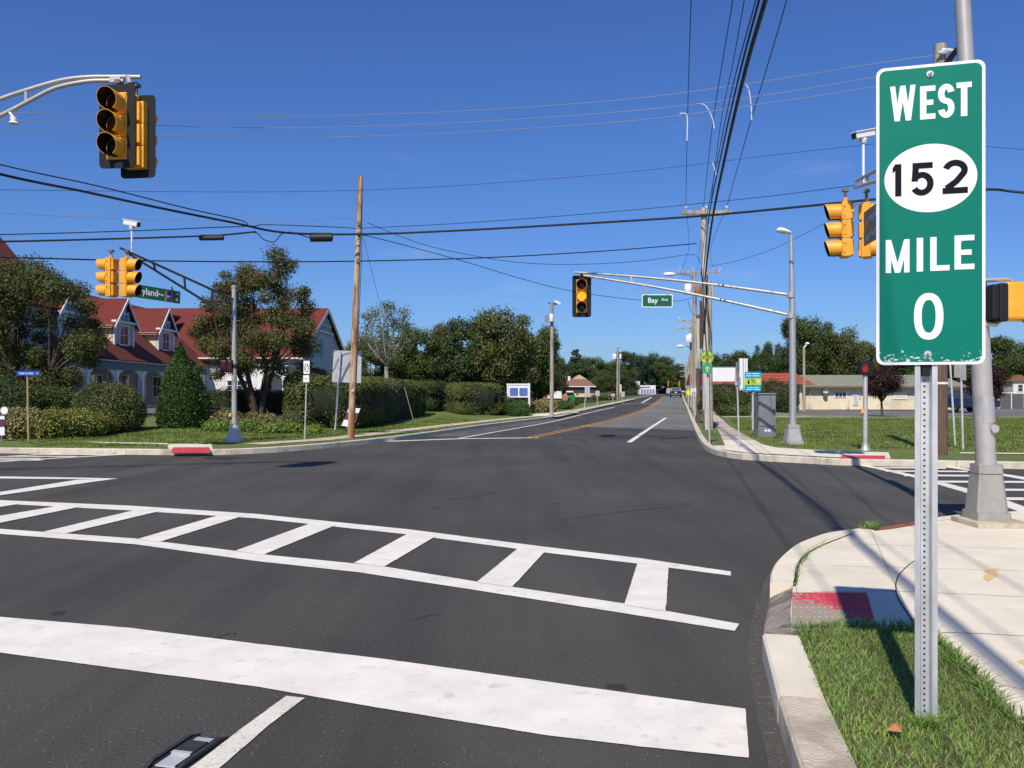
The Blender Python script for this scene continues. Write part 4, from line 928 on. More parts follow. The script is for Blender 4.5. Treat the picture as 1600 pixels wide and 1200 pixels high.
mb = MB().use('trim').box((-24.9, 53.2, 3.22), (2.3, 21.4, .08)); mb.build('porch_ceiling', inn, world=True)
# fascia
mb = MB().use('teal').box((-23.72, 53.2, 3.2), (.22, 21.8, .5)); mb.use('trim').box((-23.55, 53.2, 3.51), (.28, 22, .12)); mb.build('fascia', inn, world=True)
for i in range(7):
    y = 42.7 + 3.47 * i
    mb = MB().use('trim').box((-23.75, y, (Z0 + 2.95) / 2 + .07), (.26, .26, 2.95 - Z0 - .15))
    for s_ in (-1, 1):
        pts = [(-23.85, y + s_ * .13, 2.95), (-23.85, y + s_ * .13, 2.1)] + [(-23.85, y + s_ * (.13 + 1.0 * (1 - math.cos(t))), 2.1 + .85 * math.sin(t) - .0) for t in (R(25), R(45), R(65), R(88))]
        mb.prism(pts, (.14, 0, 0))
    mb.build('column', inn, world=True)
for i, (y, w_, h_) in enumerate(((43.9, 1.0, 1.6), (45.3, .7, 1.6), (48.2, 1.3, 1.3), (51.6, 1.6, 1.3), (55.6, 1.2, 1.4), (60.5, 1.3, 1.4))):
    window(inn, (-25.99, y, 2.0), (0, 1, 0), w_, h_, (1, 0, 0), (2, 2))
for y in (53.6, 58.0):
    mb = MB().use('teal_light').box((-25.97, y, 1.9), (.06, .95, 2.1)); d_ = mb.build('door', inn, world=True)
    mb = MB().use('trim');
    for s_ in (-1, 1): mb.box((-25.95, y + s_ * .56, 1.93), (.08, .12, 2.3))
    mb.box((-25.94, y, 3.05), (.08, 1.2, .12)); mb.build('door_frame', inn, world=True)
# main roof of front wing
mb = MB().use('roof_red')
slab(mb, [(-23.35, 42.5, 3.55), (-23.35, 64.2, 3.55), (-28, 64.2, 8.05), (-28, 42.5, 8.05)], .12)
slab(mb, [(-28.01, 42.5, 8.05), (-28.01, 70, 8.05), (-33, 70, 3.4), (-33, 42.5, 3.4)], .12)
mb.build('roof', inn, world=True)
for y in (45.7, 52.05, 58.35):
    hw = 1.35; xf = -24.5
    mb = MB().use('cream').box(((xf - 28) / 2 - .02, y, 5.15), (3.5, 2 * hw - .02, 1.75))
    mb.use('siding_shaded').prism([(xf, y - hw, 4.3), (xf, y + hw, 4.3), (xf, y + hw, 6.0), (xf, y, 7.35), (xf, y - hw, 6.0)], (.06, 0, 0))  # dormer front in the greyed clapboard, its shade is in the colour
    dm = mb.build('dormer', inn, world=True)
    m2 = MB().use('roof_red')
    for s_ in (-1, 1):
        slab(m2, [(xf + .35, y + s_ * 1.75, 5.62), (xf + .35, y, 7.5), (-28.1, y, 7.5), (-28.1, y + s_ * 1.75, 5.62)], .1)
    o_ = m2.build('dormer_roof', None); o_.parent = dm; o_.location = -Vector(inn.location)
    m3 = MB().use('trim')
    for s_ in (-1, 1):
        m3.prism([(xf + .36, y + s_ * 1.78, 5.55), (xf + .36, y, 7.5), (xf + .36, y, 7.28), (xf + .36, y + s_ * 1.62, 5.5)], (.05, 0, 0))
        m3.box((-26.0, y + s_ * 1.62, 5.62), (3.4, .16, .14)); m3.box((xf + .12, y + s_ * 1.27, 5.1), (.08, .16, 1.5))
    m3.box((xf + .2, y, 5.98), (.3, 2 * hw + .3, .12)); m3.box((xf + .12, y, 4.42), (.14, 2 * hw + .1, .12))
    o_ = m3.build('dormer_trim', None); o_.parent = dm; o_.location = -Vector(inn.location)
    m4 = MB().use('teal_light').prism([(xf + .07, y - 1.15, 6.1), (xf + .07, y + 1.15, 6.1), (xf + .07, y, 7.2)], (.02, 0, 0))
    m4.use('trim')
    for yy in (-.55, 0, .55): m4.box((xf + .12, y + yy, 6.1 + (1.1 - abs(yy) * .95) / 2), (.05, .08, 1.1 - abs(yy) * .95))
    m4.box((xf + .125, y, 6.55), (.05, 1.3, .07))
    o_ = m4.build('gable_lattice', None); o_.parent = dm; o_.location = -Vector(inn.location)
    window(inn, (xf + .07, y, 5.18), (0, 1, 0), 1.05, 1.15, (1, 0, 0), (2, 2))
# rear wing
mb = MB().use('siding').box((-27.2, 64.06, (Z0 + 4.2) / 2 + .35), (20.9, .12, 4.2 - Z0 - .7)); mb.use('siding_shaded')
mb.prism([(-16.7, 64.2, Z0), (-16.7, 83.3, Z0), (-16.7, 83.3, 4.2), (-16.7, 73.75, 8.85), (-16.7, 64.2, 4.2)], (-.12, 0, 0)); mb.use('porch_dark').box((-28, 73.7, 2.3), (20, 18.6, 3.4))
mb.build('wing_wall', inn, world=True)
mb = MB().use('brick_base').box((-20.3, 63.98, Z0 + .33), (7.1, .14, .8)); mb.build('brick_base', inn, world=True)
mb = MB().use('teal').box((-26.8, 63.85, 3.9), (21, .1, .5)); mb.use('trim').box((-26.6, 63.6, 4.2), (21.4, .3, .14)); mb.build('fascia', inn, world=True)
mb = MB().use('roof_red')
slab(mb, [(-40, 63.4, 4.15), (-16.3, 63.4, 4.15), (-16.3, 73.75, 9.1), (-40, 73.75, 9.1)], .12)
slab(mb, [(-40, 73.77, 9.1), (-16.3, 73.77, 9.1), (-16.3, 84.1, 4.15), (-40, 84.1, 4.15)], .12); mb.build('roof', inn, world=True)
mb = MB().use('trim')
for s_ in (-1, 1): mb.prism([(-16.28, 73.75 + s_ * 10.3, 4.15), (-16.28, 73.75, 9.08), (-16.28, 73.75, 8.75), (-16.28, 73.75 + s_ * 9.9, 3.98)], (-.08, 0, 0))
mb.build('gable_trim', inn, world=True)
window(inn, (-16.69, 71.9, 5.45), (0, 1, 0), 2.3, 1.75, (1, 0, 0), (3, 1), glass='teal_light')
mb = MB().use('teal_light'); arc = [(-16.66, 73.8 + 2.6 * math.cos(R(a)), 7.0 + 1.35 * math.sin(R(a))) for a in range(0, 181, 15)]
mb.prism(arc, (.03, 0, 0)); mb.use('trim')
for a in (-1.8, -1.2, -.6, 0, .6, 1.2, 1.8): mb.box((-16.58, 73.8 + a, 7.0 + 1.3 * math.sqrt(1 - (a / 2.6) ** 2) / 2), (.05, .12, 1.3 * math.sqrt(1 - (a / 2.6) ** 2)))
mb.box((-16.57, 73.8, 7.55), (.05, 4.6, .08)); mb.box((-16.55, 73.8, 6.93), (.12, 5.8, .16)); mb.build('gable_lattice', inn, world=True)
window(inn, (-21.2, 63.97, 1.75), (1, 0, 0), 1.5, 1.5, (0, -1, 0), (4, 4))
window(inn, (-14.9 - 4.1, 63.97, 2.0), (1, 0, 0), .9, 1.2, (0, -1, 0), (2, 3))
# arched white entry porch
mb = MB().use('trim'); y = 61.9; x0, x1 = -19.0, -16.9
ap = [(x0, y, Z0), (x0, y, 3.6), (x1, y, 3.6), (x1, y, Z0), (x1 - .28, y, Z0), (x1 - .28, y, 2.4)] + [((x0 + x1) / 2 + .77 * math.cos(R(a)), y, 2.4 + .62 * math.sin(R(a))) for a in range(15, 180, 15)] + [(x0 + .28, y, 2.4), (x0 + .28, y, Z0)]
mb.prism(ap, (0, .2, 0)); mb.box(((x0 + x1) / 2, 62.9, 3.62), (2.4, 2.4, .12)); mb.box((x0 + .1, 63, 2), (.18, 2, 3)); mb.build('entry_porch', inn, world=True)
# tall front block at the left edge
mb = MB().use('siding_shaded')
mb.prism([(-23.7, 34.6, Z0), (-34.6, 34.6, Z0), (-34.6, 34.6, 6.3), (-29.1, 34.6, 12.7), (-23.7, 34.6, 6.3)], (0, 7.9, 0)); mb.build('front_block', inn, world=True)
mb = MB().use('roof_red')
slab(mb, [(-23.2, 34.2, 5.9), (-23.2, 42.6, 5.9), (-29.1, 42.6, 12.9), (-29.1, 34.2, 12.9)], .14); slab(mb, [(-29.12, 34.2, 12.9), (-29.12, 42.6, 12.9), (-35, 42.6, 5.9), (-35, 34.2, 5.9)], .14); mb.build('roof', inn, world=True)
for y in (35.6, 37.6, 39.2): window(inn, (-23.68, y, 2.35), (0, 1, 0), 1.1, 1.2, (1, 0, 0), (3, 2))
mb = MB().use('dark_steel').lathe([(.12, 0), (.16, .3), (.05, .4)], (-25.7, 45.9, 2.2), 8); mb.build('wall_lantern', inn, world=True)
# dark downpipe / post near the right of porch wing
mb = MB().use('dark_steel').box((-23.0, 64.5, 3.0), (.35, .2, 4.4)); mb.build('downpipe', inn, world=True)

# yellow building
Yb = 140
def bx(a): return (a - 800) / FOC * Yb
def bz(b): return HC + (HOR - b) / FOC * Yb
yb = thing('yellow_shop', 'small pale yellow building with brown hipped roof and tan gablet beyond the left hedges', 'building', (bx(905), Yb, bz(626)))
x0, x1 = bx(881), bx(929); zb, ze = bz(627), bz(603.5)
mb = MB().use('yellow_wall').box(((x0 + x1) / 2, Yb + 3.5, (zb - .8 + ze - .6) / 2), (x1 - x0, 7, ze - zb + .2)); mb.use('roof_brown').box(((x0 + x1) / 2, Yb + 3.5, ze - .3), (x1 - x0 + .02, 7.02, .6)); mb.build('wall', yb, world=True)
e0, e1 = bx(873.5), bx(930.5); zt = bz(592); zr = bz(585); ya, yb2 = Yb - .9, Yb + 8
mb = MB().use('roof_brown')
ex0, ex1 = bx(895), bx(917.5)
V_ = [(e0, ya, ze), (e1, ya, ze), (ex1, ya + 1.9, zt), (ex0, ya + 1.9, zt), (e1, yb2, ze), (e0, yb2, ze), (ex1, yb2 - 2, zt), (ex0, yb2 - 2, zt)]
mb.add(V_, [(0, 1, 2, 3), (1, 4, 6, 2), (4, 5, 7, 6), (5, 0, 3, 7), (0, 5, 4, 1)])
mid_ = (ex0 + ex1) / 2
mb.add([(ex0, ya + 2.0, zt), (mid_, ya + 2.0, zr), (mid_, yb2, zr), (ex0, yb2 - 2, zt), (ex1, ya + 2.0, zt), (ex1, yb2 - 2, zt)], [(0, 1, 2, 3), (1, 4, 5, 2)])
mb.use('trim').box(((e0 + e1) / 2, ya - .03, ze - .06), (e1 - e0, .08, .14)); mb.build('roof', yb, world=True)
mb = MB().use('tan_gable').prism([(ex0, ya + 1.9, zt - .02), (ex1, ya + 1.9, zt - .02), (mid_, ya + 1.9, zr - .02)], (0, .08, 0)); mb.build('gable', yb, world=True)
mb = MB().use('trim').lathe([(.16, 0), (.16, .75)], (bx(885), Yb + 3, zt - .3), 8).box((bx(891), Yb + 3, zt + .1), (.4, .4, .8)); mb.build('roof_vent', yb, world=True)
window(yb, (bx(890), Yb - .01, bz(616)), (1, 0, 0), 1.1, .75, (0, -1, 0), (2, 1))
mb = MB().use('trim').prism([(bx(884), Yb - .02, bz(613)), (bx(896), Yb - .02, bz(613)), (bx(895), Yb - .02, bz(610.8)), (bx(885), Yb - .02, bz(610.8))], (0, -.5, 0)); mb.build('awning', yb, world=True)
mb = MB().use('dark_steel').lathe([(.2, 0), (.2, .06)], (bx(902), Yb - .05, bz(616)), 12, axis='Y'); mb.build('wall_plaque', yb, world=True)

# white shop far
Yb = 250; sx0, sx1 = bx(999), bx(1024.5)
ws = thing('white_shop', 'small white flat-roofed shop with purple-grey windows at the far end of the left sidewalk', 'building', (bx(1011), Yb, bz(618)))
mb = MB().use('trim').box(((sx0 + sx1) / 2, Yb + 3, (bz(619) + bz(602)) / 2), (sx1 - sx0, 6, bz(602) - bz(619))); mb.build('wall', ws, world=True)
for a in (1003, 1007.5, 1012, 1016.5, 1021): window(ws, (bx(a), Yb - .01, bz(611.5)), (1, 0, 0), .65, 1.3, (0, -1, 0), (1, 1), glass='shop_glass')
mb = MB().use('shop_glass').box((bx(1008), Yb - .06, bz(605)), (3, .05, .35)); mb.build('shop_sign', ws, world=True)

# right: long cream block building with green roof, red tile roof building
Yb = 76
gb = thing('block_building', 'long low cream block building with grey-green roof beyond the right lot', 'building', (bx(1345), Yb, bz(639)))
x0, x1 = bx(1246), bx(1500)
mb = MB().use('cream_pale').box(((x0 + x1) / 2, Yb + 5, (bz(640) + bz(604)) / 2), (x1 - x0, 10, bz(604) - bz(640))); mb.build('wall', gb, world=True)
mb = MB().use('roof_green'); slab(mb, [(x0 - 1.2, Yb - .6, bz(604)), (x1 + .5, Yb - .6, bz(604)), (x1 + .5, Yb + 4.5, bz(586) + .1), (x0 - 1.2, Yb + 4.5, bz(586) + .1)], .12)
slab(mb, [(x0 - 1.2, Yb + 4.5, bz(586) + .1), (x1 + .5, Yb + 4.5, bz(586) + .1), (x1 + .5, Yb + 10.5, bz(604)), (x0 - 1.2, Yb + 10.5, bz(604))], .12); mb.use('roof_brown').box(((x0 + x1) / 2, Yb - .62, bz(603.5) - .07), (x1 - x0 + 1.5, .06, .16)); mb.build('roof', gb, world=True)
window(gb, (bx(1313), Yb - .01, bz(616.5)), (1, 0, 0), 1.0, .4, (0, -1, 0), (3, 1)); window(gb, (bx(1406), Yb - .01, bz(618)), (1, 0, 0), 1.1, .55, (0, -1, 0), (1, 3), glass='cream'); window(gb, (bx(1461), Yb - .01, bz(617)), (1, 0, 0), .9, .5, (0, -1, 0), (2, 1))
mb = MB().use('trim').box((bx(1336.5), Yb - .03, bz(623.5)), (.5, .06, 1.2)); mb.use('galv').box((bx(1336.5), Yb - .07, bz(623.5)), (.38, .03, 1.1)); mb.build('door', gb, world=True)
MB().use('galv').box((bx(1264.5), Yb - .08, bz(622)), (.06, .06, 1.8)).build('downspout', gb, world=True); MB().use('galv').box((bx(1343), Yb - .08, bz(620)), (.08, .06, .3)).build('door_bell', gb, world=True)
MB().use('trim').lathe([(.26, 0), (.2, .2), (.05, .25)], (bx(1288), Yb - .35, bz(611)), 10, 'Y').build('vent_hood', gb, world=True); MB().use('dark_steel').lathe([(.22, 0), (.2, .25)], (bx(1288), Yb - .3, bz(618)), 10).build('electric_meter', gb, world=True)
mb = MB().use('cream').box((bx(1322), Yb - .6, bz(631)), (.08, .08, .8)).box((bx(1294), Yb - .5, bz(637)), (.25, .2, .12)); mb.build('gas_pipe', gb, world=True)
Yb = 72
rt = thing('tile_roof_building', 'low restaurant building with red clay tile roof behind the bushes', 'building', (bx(1190), Yb, bz(640)))
x0, x1 = bx(1112), bx(1255)
mb = MB().use('cream_pale').box(((x0 + x1) / 2, Yb + 4, bz(634)), (x1 - x0, 8, .8)); mb.use('glass').box(((x0 + x1) / 2, Yb + 4, bz(614)), (x1 - x0 - .1, 7.9, 1.5)); mb.use('cream_pale')
for a in range(1115, 1256, 17): mb.box((bx(a), Yb - .0, bz(620)), (.22, .12, 2.6))
mb.build('wall', rt, world=True)
mb = MB().use('roof_tile'); zt_, zb_ = bz(582), bz(601)
mb.add([(x0 - .5, Yb - .7, zb_), (x1 + .8, Yb - .7, zb_), (x1 - .4, Yb + .9, zt_), (x0 - .5, Yb + .9, zt_), (x0 - .5, Yb + 8.5, zb_), (x1 + .8, Yb + 8.5, zb_), (x1 - .4, Yb + 7, zt_), (x0 - .5, Yb + 7, zt_)], [(0, 1, 2, 3), (3, 2, 6, 7), (1, 5, 6, 2), (5, 4, 7, 6), (4, 0, 3, 7), (0, 4, 5, 1)])
mb.build('roof', rt, world=True)
# small white houses at the right
for lb, a, b0, b1, Y, w_ in (('small white house peeking out behind the parked blue pickup', 1478, 598, 616, 118, 24), ('small white two-storey house with one dark window at the right edge', 1594, 596, 622, 112, 22)):
    Yb = Y; h_ = thing('white_house', lb, 'building', (bx(a), Y, T(bx(a), Y, 'B')), 'white houses on the right')
    mb = MB().use('siding').box((bx(a), Y + 3, (bz(b0) + T(bx(a), Y, 'B')) / 2), (w_ / FOC * Y, 6, bz(b0) - T(bx(a), Y, 'B'))); mb.build('wall', h_, world=True)
    mb = MB().use('roof_brown'); ww = w_ / FOC * Y / 2 + .2; zt_ = bz(b0)
    mb.prism([(bx(a) - ww, Y - .3, zt_), (bx(a) + ww, Y - .3, zt_), (bx(a), Y - .3, zt_ + .9)], (0, 6.6, 0)); mb.build('roof', h_, world=True)
    window(h_, (bx(a), Y - .01, zt_ - .9), (1, 0, 0), .6, .9, (0, -1, 0), (1, 2))
# cream building fragment seen between trees (left)
Yb = 78; cb = thing('cream_house', 'cream house glimpsed between the trees above the hedge gap', 'building', (bx(722), Yb, .5))
mb = MB().use('cream').box((bx(722), Yb + 3, 1.6), (3.2, 6, 3.4)); mb.build('wall', cb, world=True)
mb = MB().use('roof_brown').prism([(bx(722) - 2, Yb - .3, 3.3), (bx(722) + 2, Yb - .3, 3.3), (bx(722), Yb - .3, 4.6)], (0, 6.6, 0)); mb.build('roof', cb, world=True)
window(cb, (bx(722), Yb - .01, 2.6), (1, 0, 0), .8, .8, (0, -1, 0), (1, 2))
# dark fence by the right edge
Yb = 84; fn = thing('fence', 'dark grey mesh fence at the far side of the lot, right edge', 'fence', (bx(1590), Yb, 0))
mb = MB().use('dark_steel'); z0_ = T(bx(1590), 84, 'B') + .1
mb.box((bx(1590) , Yb, z0_ + .8), (bx(1660) - bx(1520), .03, 1.5)); mb.build('mesh_panel', fn, world=True)
for a in range(1520, 1661, 20):
    mb = MB().use('trim').tube([(bx(a), Yb - .05, z0_), (bx(a), Yb - .05, z0_ + 1.65)], .05, 6); mb.build('fence_post', fn, world=True)
mb = MB().use('trim').tube([(bx(1520), Yb - .05, z0_ + 1.65), (bx(1660), Yb - .05, z0_ + 1.65)], .04, 6); mb.build('top_rail', fn, world=True)
# ------------------------------------------------------------ traffic signals
def signal_head(label, loc, yaw, backplate=False, lit=None, group='traffic signal heads', hanger=.25, name='traffic_signal'):
    """loc = top centre of the housing; yaw 0 faces -Y (toward the camera)"""
    root = thing(name, label, 'traffic signal', tuple(loc), group, yaw)
    mb = MB()
    for i in range(3):
        zc = -.178 - .356 * i; mb.use('sig_yellow').box((0, 0, zc), (.34, .15, .350)).box((0, .10, zc), (.27, .07, .30)).box((0, -.082, zc), (.31, .02, .33))
        mb.box((.175, -.04, zc + .09), (.03, .03, .04)).box((.175, -.04, zc - .09), (.03, .03, .04))
    mb.build('housing', root, bevel=.014)
    mb = MB().use('sig_yellow').tube([(0, .0, 0), (0, 0, hanger * .4)], .045, 8); mb.use('dark_steel').tube([(0, 0, hanger * .4), (0, 0, hanger)], .028, 8).box((0, 0, hanger), (.09, .12, .06)); mb.build('hanger', root)
    for i, (nm, ln) in enumerate((('red', .33), ('amber', .33), ('green', .33))):
        zc = -.178 - .356 * i
        m = 'lens_' + nm
        if lit == nm: m = 'lit_amber'
        lb = MB().use(m).lathe([(.148, -.094), (.14, -.103), (.09, -.118), (.03, -.124)], (0, 0, zc), 20, 'Y'); lb.build('lens', root, smooth=True)
        # tunnel visor with open bottom slot; outer yellow, inner black
        n = 26; a0, a1 = R(-62), R(242); vs, fs = [], []
        for r_, off in ((.162, 0), (.155, 0)):
            for k in range(n + 1):
                a = a0 + (a1 - a0) * k / n; dep = .30 - .10 * (1 - math.sin(a)) / 2
                for y in (-.094, -.094 - dep): vs.append((r_ * math.cos(a), y, zc + r_ * math.sin(a)))
        N_ = 2 * (n + 1)
        fo = [(2 * k, 2 * k + 1, 2 * k + 3, 2 * k + 2) for k in range(n)]
        fi = [(N_ + 2 * k, N_ + 2 * k + 2, N_ + 2 * k + 3, N_ + 2 * k + 1) for k in range(n)]
        fe = [(2 * k + 1, N_ + 2 * k + 1, N_ + 2 * k + 3, 2 * k + 3) for k in range(n)] + [(0, N_, N_ + 1, 1), (2 * n, 2 * n + 1, N_ + 2 * n + 1, N_ + 2 * n)]
        vb = MB().use('sig_yellow').add(vs, fo + fe); o = len(vb.v); vb.mats.append(M['sig_black']); vb.f += fi; vb.m += [1] * len(fi)
        vb.build('visor', root, smooth=True)
    if backplate:
        r_ = .07; W, H0, H1 = .30, .13, -1.20; pts = []
        for cx_, cz, s_ in ((W - r_, H0 - r_, 0), (-W + r_, H0 - r_, 90), (-W + r_, H1 + r_, 180), (W - r_, H1 + r_, 270)):
            for a in range(0, 91, 30): pts.append((cx_ + r_ * math.cos(R(s_ + a)), -.055, cz + r_ * math.sin(R(s_ + a))))
        inner = [(.172, -.055, .0), (-.172, -.055, .0), (-.172, -.055, -1.068), (.172, -.055, -1.068)]
        mb = MB().use('bp_black')
        vs = pts + inner; vs2 = [(x, y + .012, z) for x, y, z in vs]; fr = []
        n = 16
        grp = [(0, 3, 16), (4, 7, 17), (8, 11, 18), (12, 15, 19)]
        for gi, (a, b, c) in enumerate(grp):
            fr.append((*range(a, b + 1), c)); nx = grp[(gi + 1) % 4]; fr.append((b, nx[0], nx[2], c))
        rim = [(i, (i + 1) % 16, (i + 1) % 16 + 20, i + 20) for i in range(16)]
        mb.add(vs + vs2, fr + [tuple(i + 20 for i in f)[::-1] for f in fr] + rim)
        mb.build('backplate', root)
    return root
def truss_arm(root, A0, A1, B0, B1, r, mt='pole_grey', verts=(.3, .6), upcurve=0, name='arm'):
    """two chords A (upper) and B (lower) given at the pole (0) and tip (1)"""
    A0, A1, B0, B1 = map(Vector, (A0, A1, B0, B1)); mb = MB().use(mt)
    def bend(a, b, t): p = a.lerp(b, t); p.z += upcurve * math.sin(math.pi * t) * (b - a).length; return p
    mb.tube([bend(A0, A1, t / 12) for t in range(13)], [r * (1 - .25 * t / 12) for t in range(13)], 10)
    mb.tube([bend(B0, B1, t / 12) for t in range(13)], [r * (1 - .25 * t / 12) for t in range(13)], 10)
    kk = (A1 - A0).length / (B1 - B0).length
    for t in verts: mb.tube([bend(A0, A1, t), bend(B0, B1, min(1, t * kk))], r * .8, 8)
    return mb.build(name, root, world=True, smooth=True)
def pole(root, p0, p1, r0, r1, mt, name='pole', n=16):
    return MB().use(mt).tube([p0, Vector(p0).lerp(Vector(p1), .5), p1], [r0, (r0 + r1) / 2, r1], n).build(name, root, world=True, smooth=True)
def mast_base(root, c, w0=.62, w1=.40, h=.62, mt='base_grey'):
    mb = MB().use(mt).frustum(c, w0, w0, w0 * .98, w0 * .98, .09, .12).frustum((c[0], c[1], c[2] + .092), w0 * .95, w0 * .95, w1, w1, h - .1, .3).frustum((c[0], c[1], c[2] + h), w1 * 1.02, w1 * 1.02, w1 * .98, w1 * .98, .10, .3)
    mb.build('base', root, world=True)
def camera_unit(label, loc, yaw, pitch=-12, post=None):
    root = thing('traffic_camera', label, 'camera', tuple(loc), 'traffic detection cameras')
    mt = Matrix.Rotation(yaw, 4, 'Z') @ Matrix.Rotation(R(pitch), 4, 'Y')
    mb = MB().use('trim').box((0, 0, .14), (.44, .13, .12), mt=mt).box((.02, 0, .205), (.54, .17, .02), mt=mt); mb.use('sig_black').box(mt @ Vector((.225, 0, 0)) + Vector((0, 0, .14)), (.02, .11, .10), mt=mt); mb.build('camera_body', root, bevel=.012)
    mb = MB().use('trim').lathe([(.05, -.02), (.07, .04), (.04, .09)], (0, 0, 0), 12); mb.build('swivel', root, smooth=True)
    if post: MB().use('trim').tube([(0, 0, -post), (0, 0, 0)], .024, 8).build('camera_post', root)
    return root

# ---- left near signal on curved twin-tube arm
Yn = 13.2
arm = thing('signal_mast', 'white twin-tube mast arm curving in from the left edge above the two backplated signals', 'mast arm', tuple(P(-420, 640, Yn - 1.5)))
up_ = [(-420, 330), (-250, 262), (-120, 200), (0, 155), (45, 140), (90, 127), (130, 121), (180, 120), (220, 120.5)]
lo_ = [(-420, 375), (-250, 300), (-120, 236), (0, 181), (45, 158), (85, 138), (130, 128), (165, 126), (193, 127)]
def cv3(lst, Y, dy=0): 
    s_ = smoothline(lst, 4); return [P(a, b, Y) for a, b in s_]
mb = MB().use('pole_grey').tube(cv3(up_, Yn), .034, 12); mb.tube(cv3(lo_, Yn), .034, 12); mb.tube([P(41, 141, Yn), P(41, 160, Yn)], .03, 8).tube([P(-200, 238, Yn), P(-200, 276, Yn)], .03, 8)
mb.box(P(181, 125, Yn), (.17, .07, .09)).tube([P(200, 118, Yn), P(203, 130, Yn)], .045, 8)
mb.build('arm', arm, world=True, smooth=True)
mb = MB().use('alu').tube([P(-420, 300, Yn), P(-420, 730, Yn)], .11, 12); mb.build('pole', arm, world=True)
mb = MB().use('pole_grey').tube([P(14, 174, Yn), P(20, 183, Yn)], .03, 8).use('trim').tube([P(20, 183, Yn), P(22, 189, Yn)], .045, 8).lathe([(.075, 0), (.055, .03), (.03, .05)], P(21.5, 193, Yn), 10); mb.build('clamp_light', arm, world=True)
signal_head('black-backed yellow signal facing the camera with dark lenses, front one of the upper left pair', P(186, 146.5, Yn), R(-6), True, hanger=.18)
signal_head('black-backed yellow signal turned away, rear one of the upper left pair', P(213, 160.5, Yn + .1), R(172), True, hanger=.28)

# ---- far left mast
c = G(366, 692, .12, 'C'); c = Vector((c[0], c[1], T(c[0], c[1], 'C') + .12)); Yl = c.y
lm = thing('signal_mast', 'white metal signal pole at the far left corner with an arm toward the left', 'signal pole', tuple(c))
mast_base(lm, c, .44, .27, .42, 'pole_grey'); pt_ = P(365.5, 450, Yl)
pole(lm, c + Vector((0, 0, .45)), pt_, .075, .062, 'pole_grey'); MB().use('pole_grey').lathe([(.075, 0), (.08, .05), (.02, .09)], pt_, 12).build('pole_cap', lm, world=True, smooth=True)
tip = P(187, 387, 20.2)
truss_arm(lm, P(365.5, 468, Yl), tip, P(365.5, 499, Yl), P(200, 396, 20.5), .038, 'dark_steel', (.22, .48, .74))
mb = MB().use('dark_steel').tube([P(268, 448, 22.2), P(270, 455, 22.2)], .02, 6); mb.build('sign_bracket', lm, world=True)
signal_head('yellow side-on signal with visors to the left, left of the far left pair', P(174, 403.5, 20.1), R(-97), hanger=.2).scale = (.88, .88, .88)
signal_head('yellow signal with black visor mouths to the right, right of the far left pair', P(198, 404, 20.2), R(84), hanger=.2).scale = (.88, .88, .88)
camera_unit('white camera on a thin post above the far left signals', P(206, 358, 20.8), R(-20), 12, post=.8)
# Maryland Ave sign
a_, b_ = P(190, 440, 21.3), P(282, 455.5, 22.4); a2, b2 = P(190, 461, 21.3), P(281, 474.5, 22.4)
sg = thing('street_name_sign', 'dark green hanging street name sign reading Maryland Ave, tilted behind the far left signal', 'street sign', tuple(a_))
xd = (b_ - a_).normalized(); zd = Vector((a_ - a2).normalized()); nd = xd.cross(zd)
MB().use('dgreen').prism([a_, b_, b2, a2], nd * -.02).build('sign_panel', sg, world=True)
def onp(u, v): return (a_.lerp(b_, u)).lerp(a2.lerp(b2, u), v) + nd * .003
ln_ = (b_ - a_).length; hh = (a_ - a2).length
def txs(s_, mt, u, v, w_, h_, par, **k): o = text(s_, mt, par, tuple(onp(u, v) - Vector(par.location)), xd, zd, w_, h_, **k); return o
zc_ = (onp(.5, .2) - onp(.5, .8)).normalized()
txs('Maryland', 'white', .375, .53, ln_ * .46, hh * .66, sg, bold=.01, mode='stretch'); txs('Ave', 'white', .655, .5, ln_ * .10, hh * .3, sg)
def pan(par, us, mt, lift=.006, name='panel'):
    pts = [onp(u, v) + nd * lift for u, v in us]; return MB().use(mt).prism(pts, nd * .003).build(name, par, world=True)
pan(sg, [(.735, .05), (.86, .05), (.87, .95), (.73, .95)], 'route_gold', .002); pan(sg, [(.755, .35), (.80, .1), (.845, .35), (.835, .92), (.765, .92)], 'route_blue', .006)
o = text('629', 'white', sg, tuple(onp(.80, .55) + nd * .010 - sg.location), xd, zd, ln_ * .07, hh * .3)
text('W', 'white', sg, tuple(onp(.94, .28) - sg.location), xd, zd, ln_ * .05, hh * .26); pan(sg, [(.91, .72), (.94, .55), (.97, .72), (.94, .9)], 'white', .002, 'direction_mark')
# pedestrian head on the left mast
pd = thing('pedestrian_signal', 'dark pedestrian signal box on the white left signal pole', 'pedestrian signal', tuple(P(355, 572, Yl - .05)), 'pedestrian signals')
MB().use('bp_black').box((0, 0, 0), (.34, .2, .36)).use('lens_red').box((0, -.105, 0), (.3, .02, .3)).build('housing', pd, bevel=.01); MB().use('bp_black').box((.2, 0, 0), (.12, .08, .1)).build('bracket', pd)
mb = MB().use('sign_yellow'); 
pb_ = thing('push_button', 'small yellow pedestrian push button on the white left signal pole', 'push button', tuple(P(360, 648, Yl - .1)), 'pedestrian push buttons'); MB().use('sig_yellow').box((0, 0, 0), (.06, .05, .1)).build('button_box', pb_)

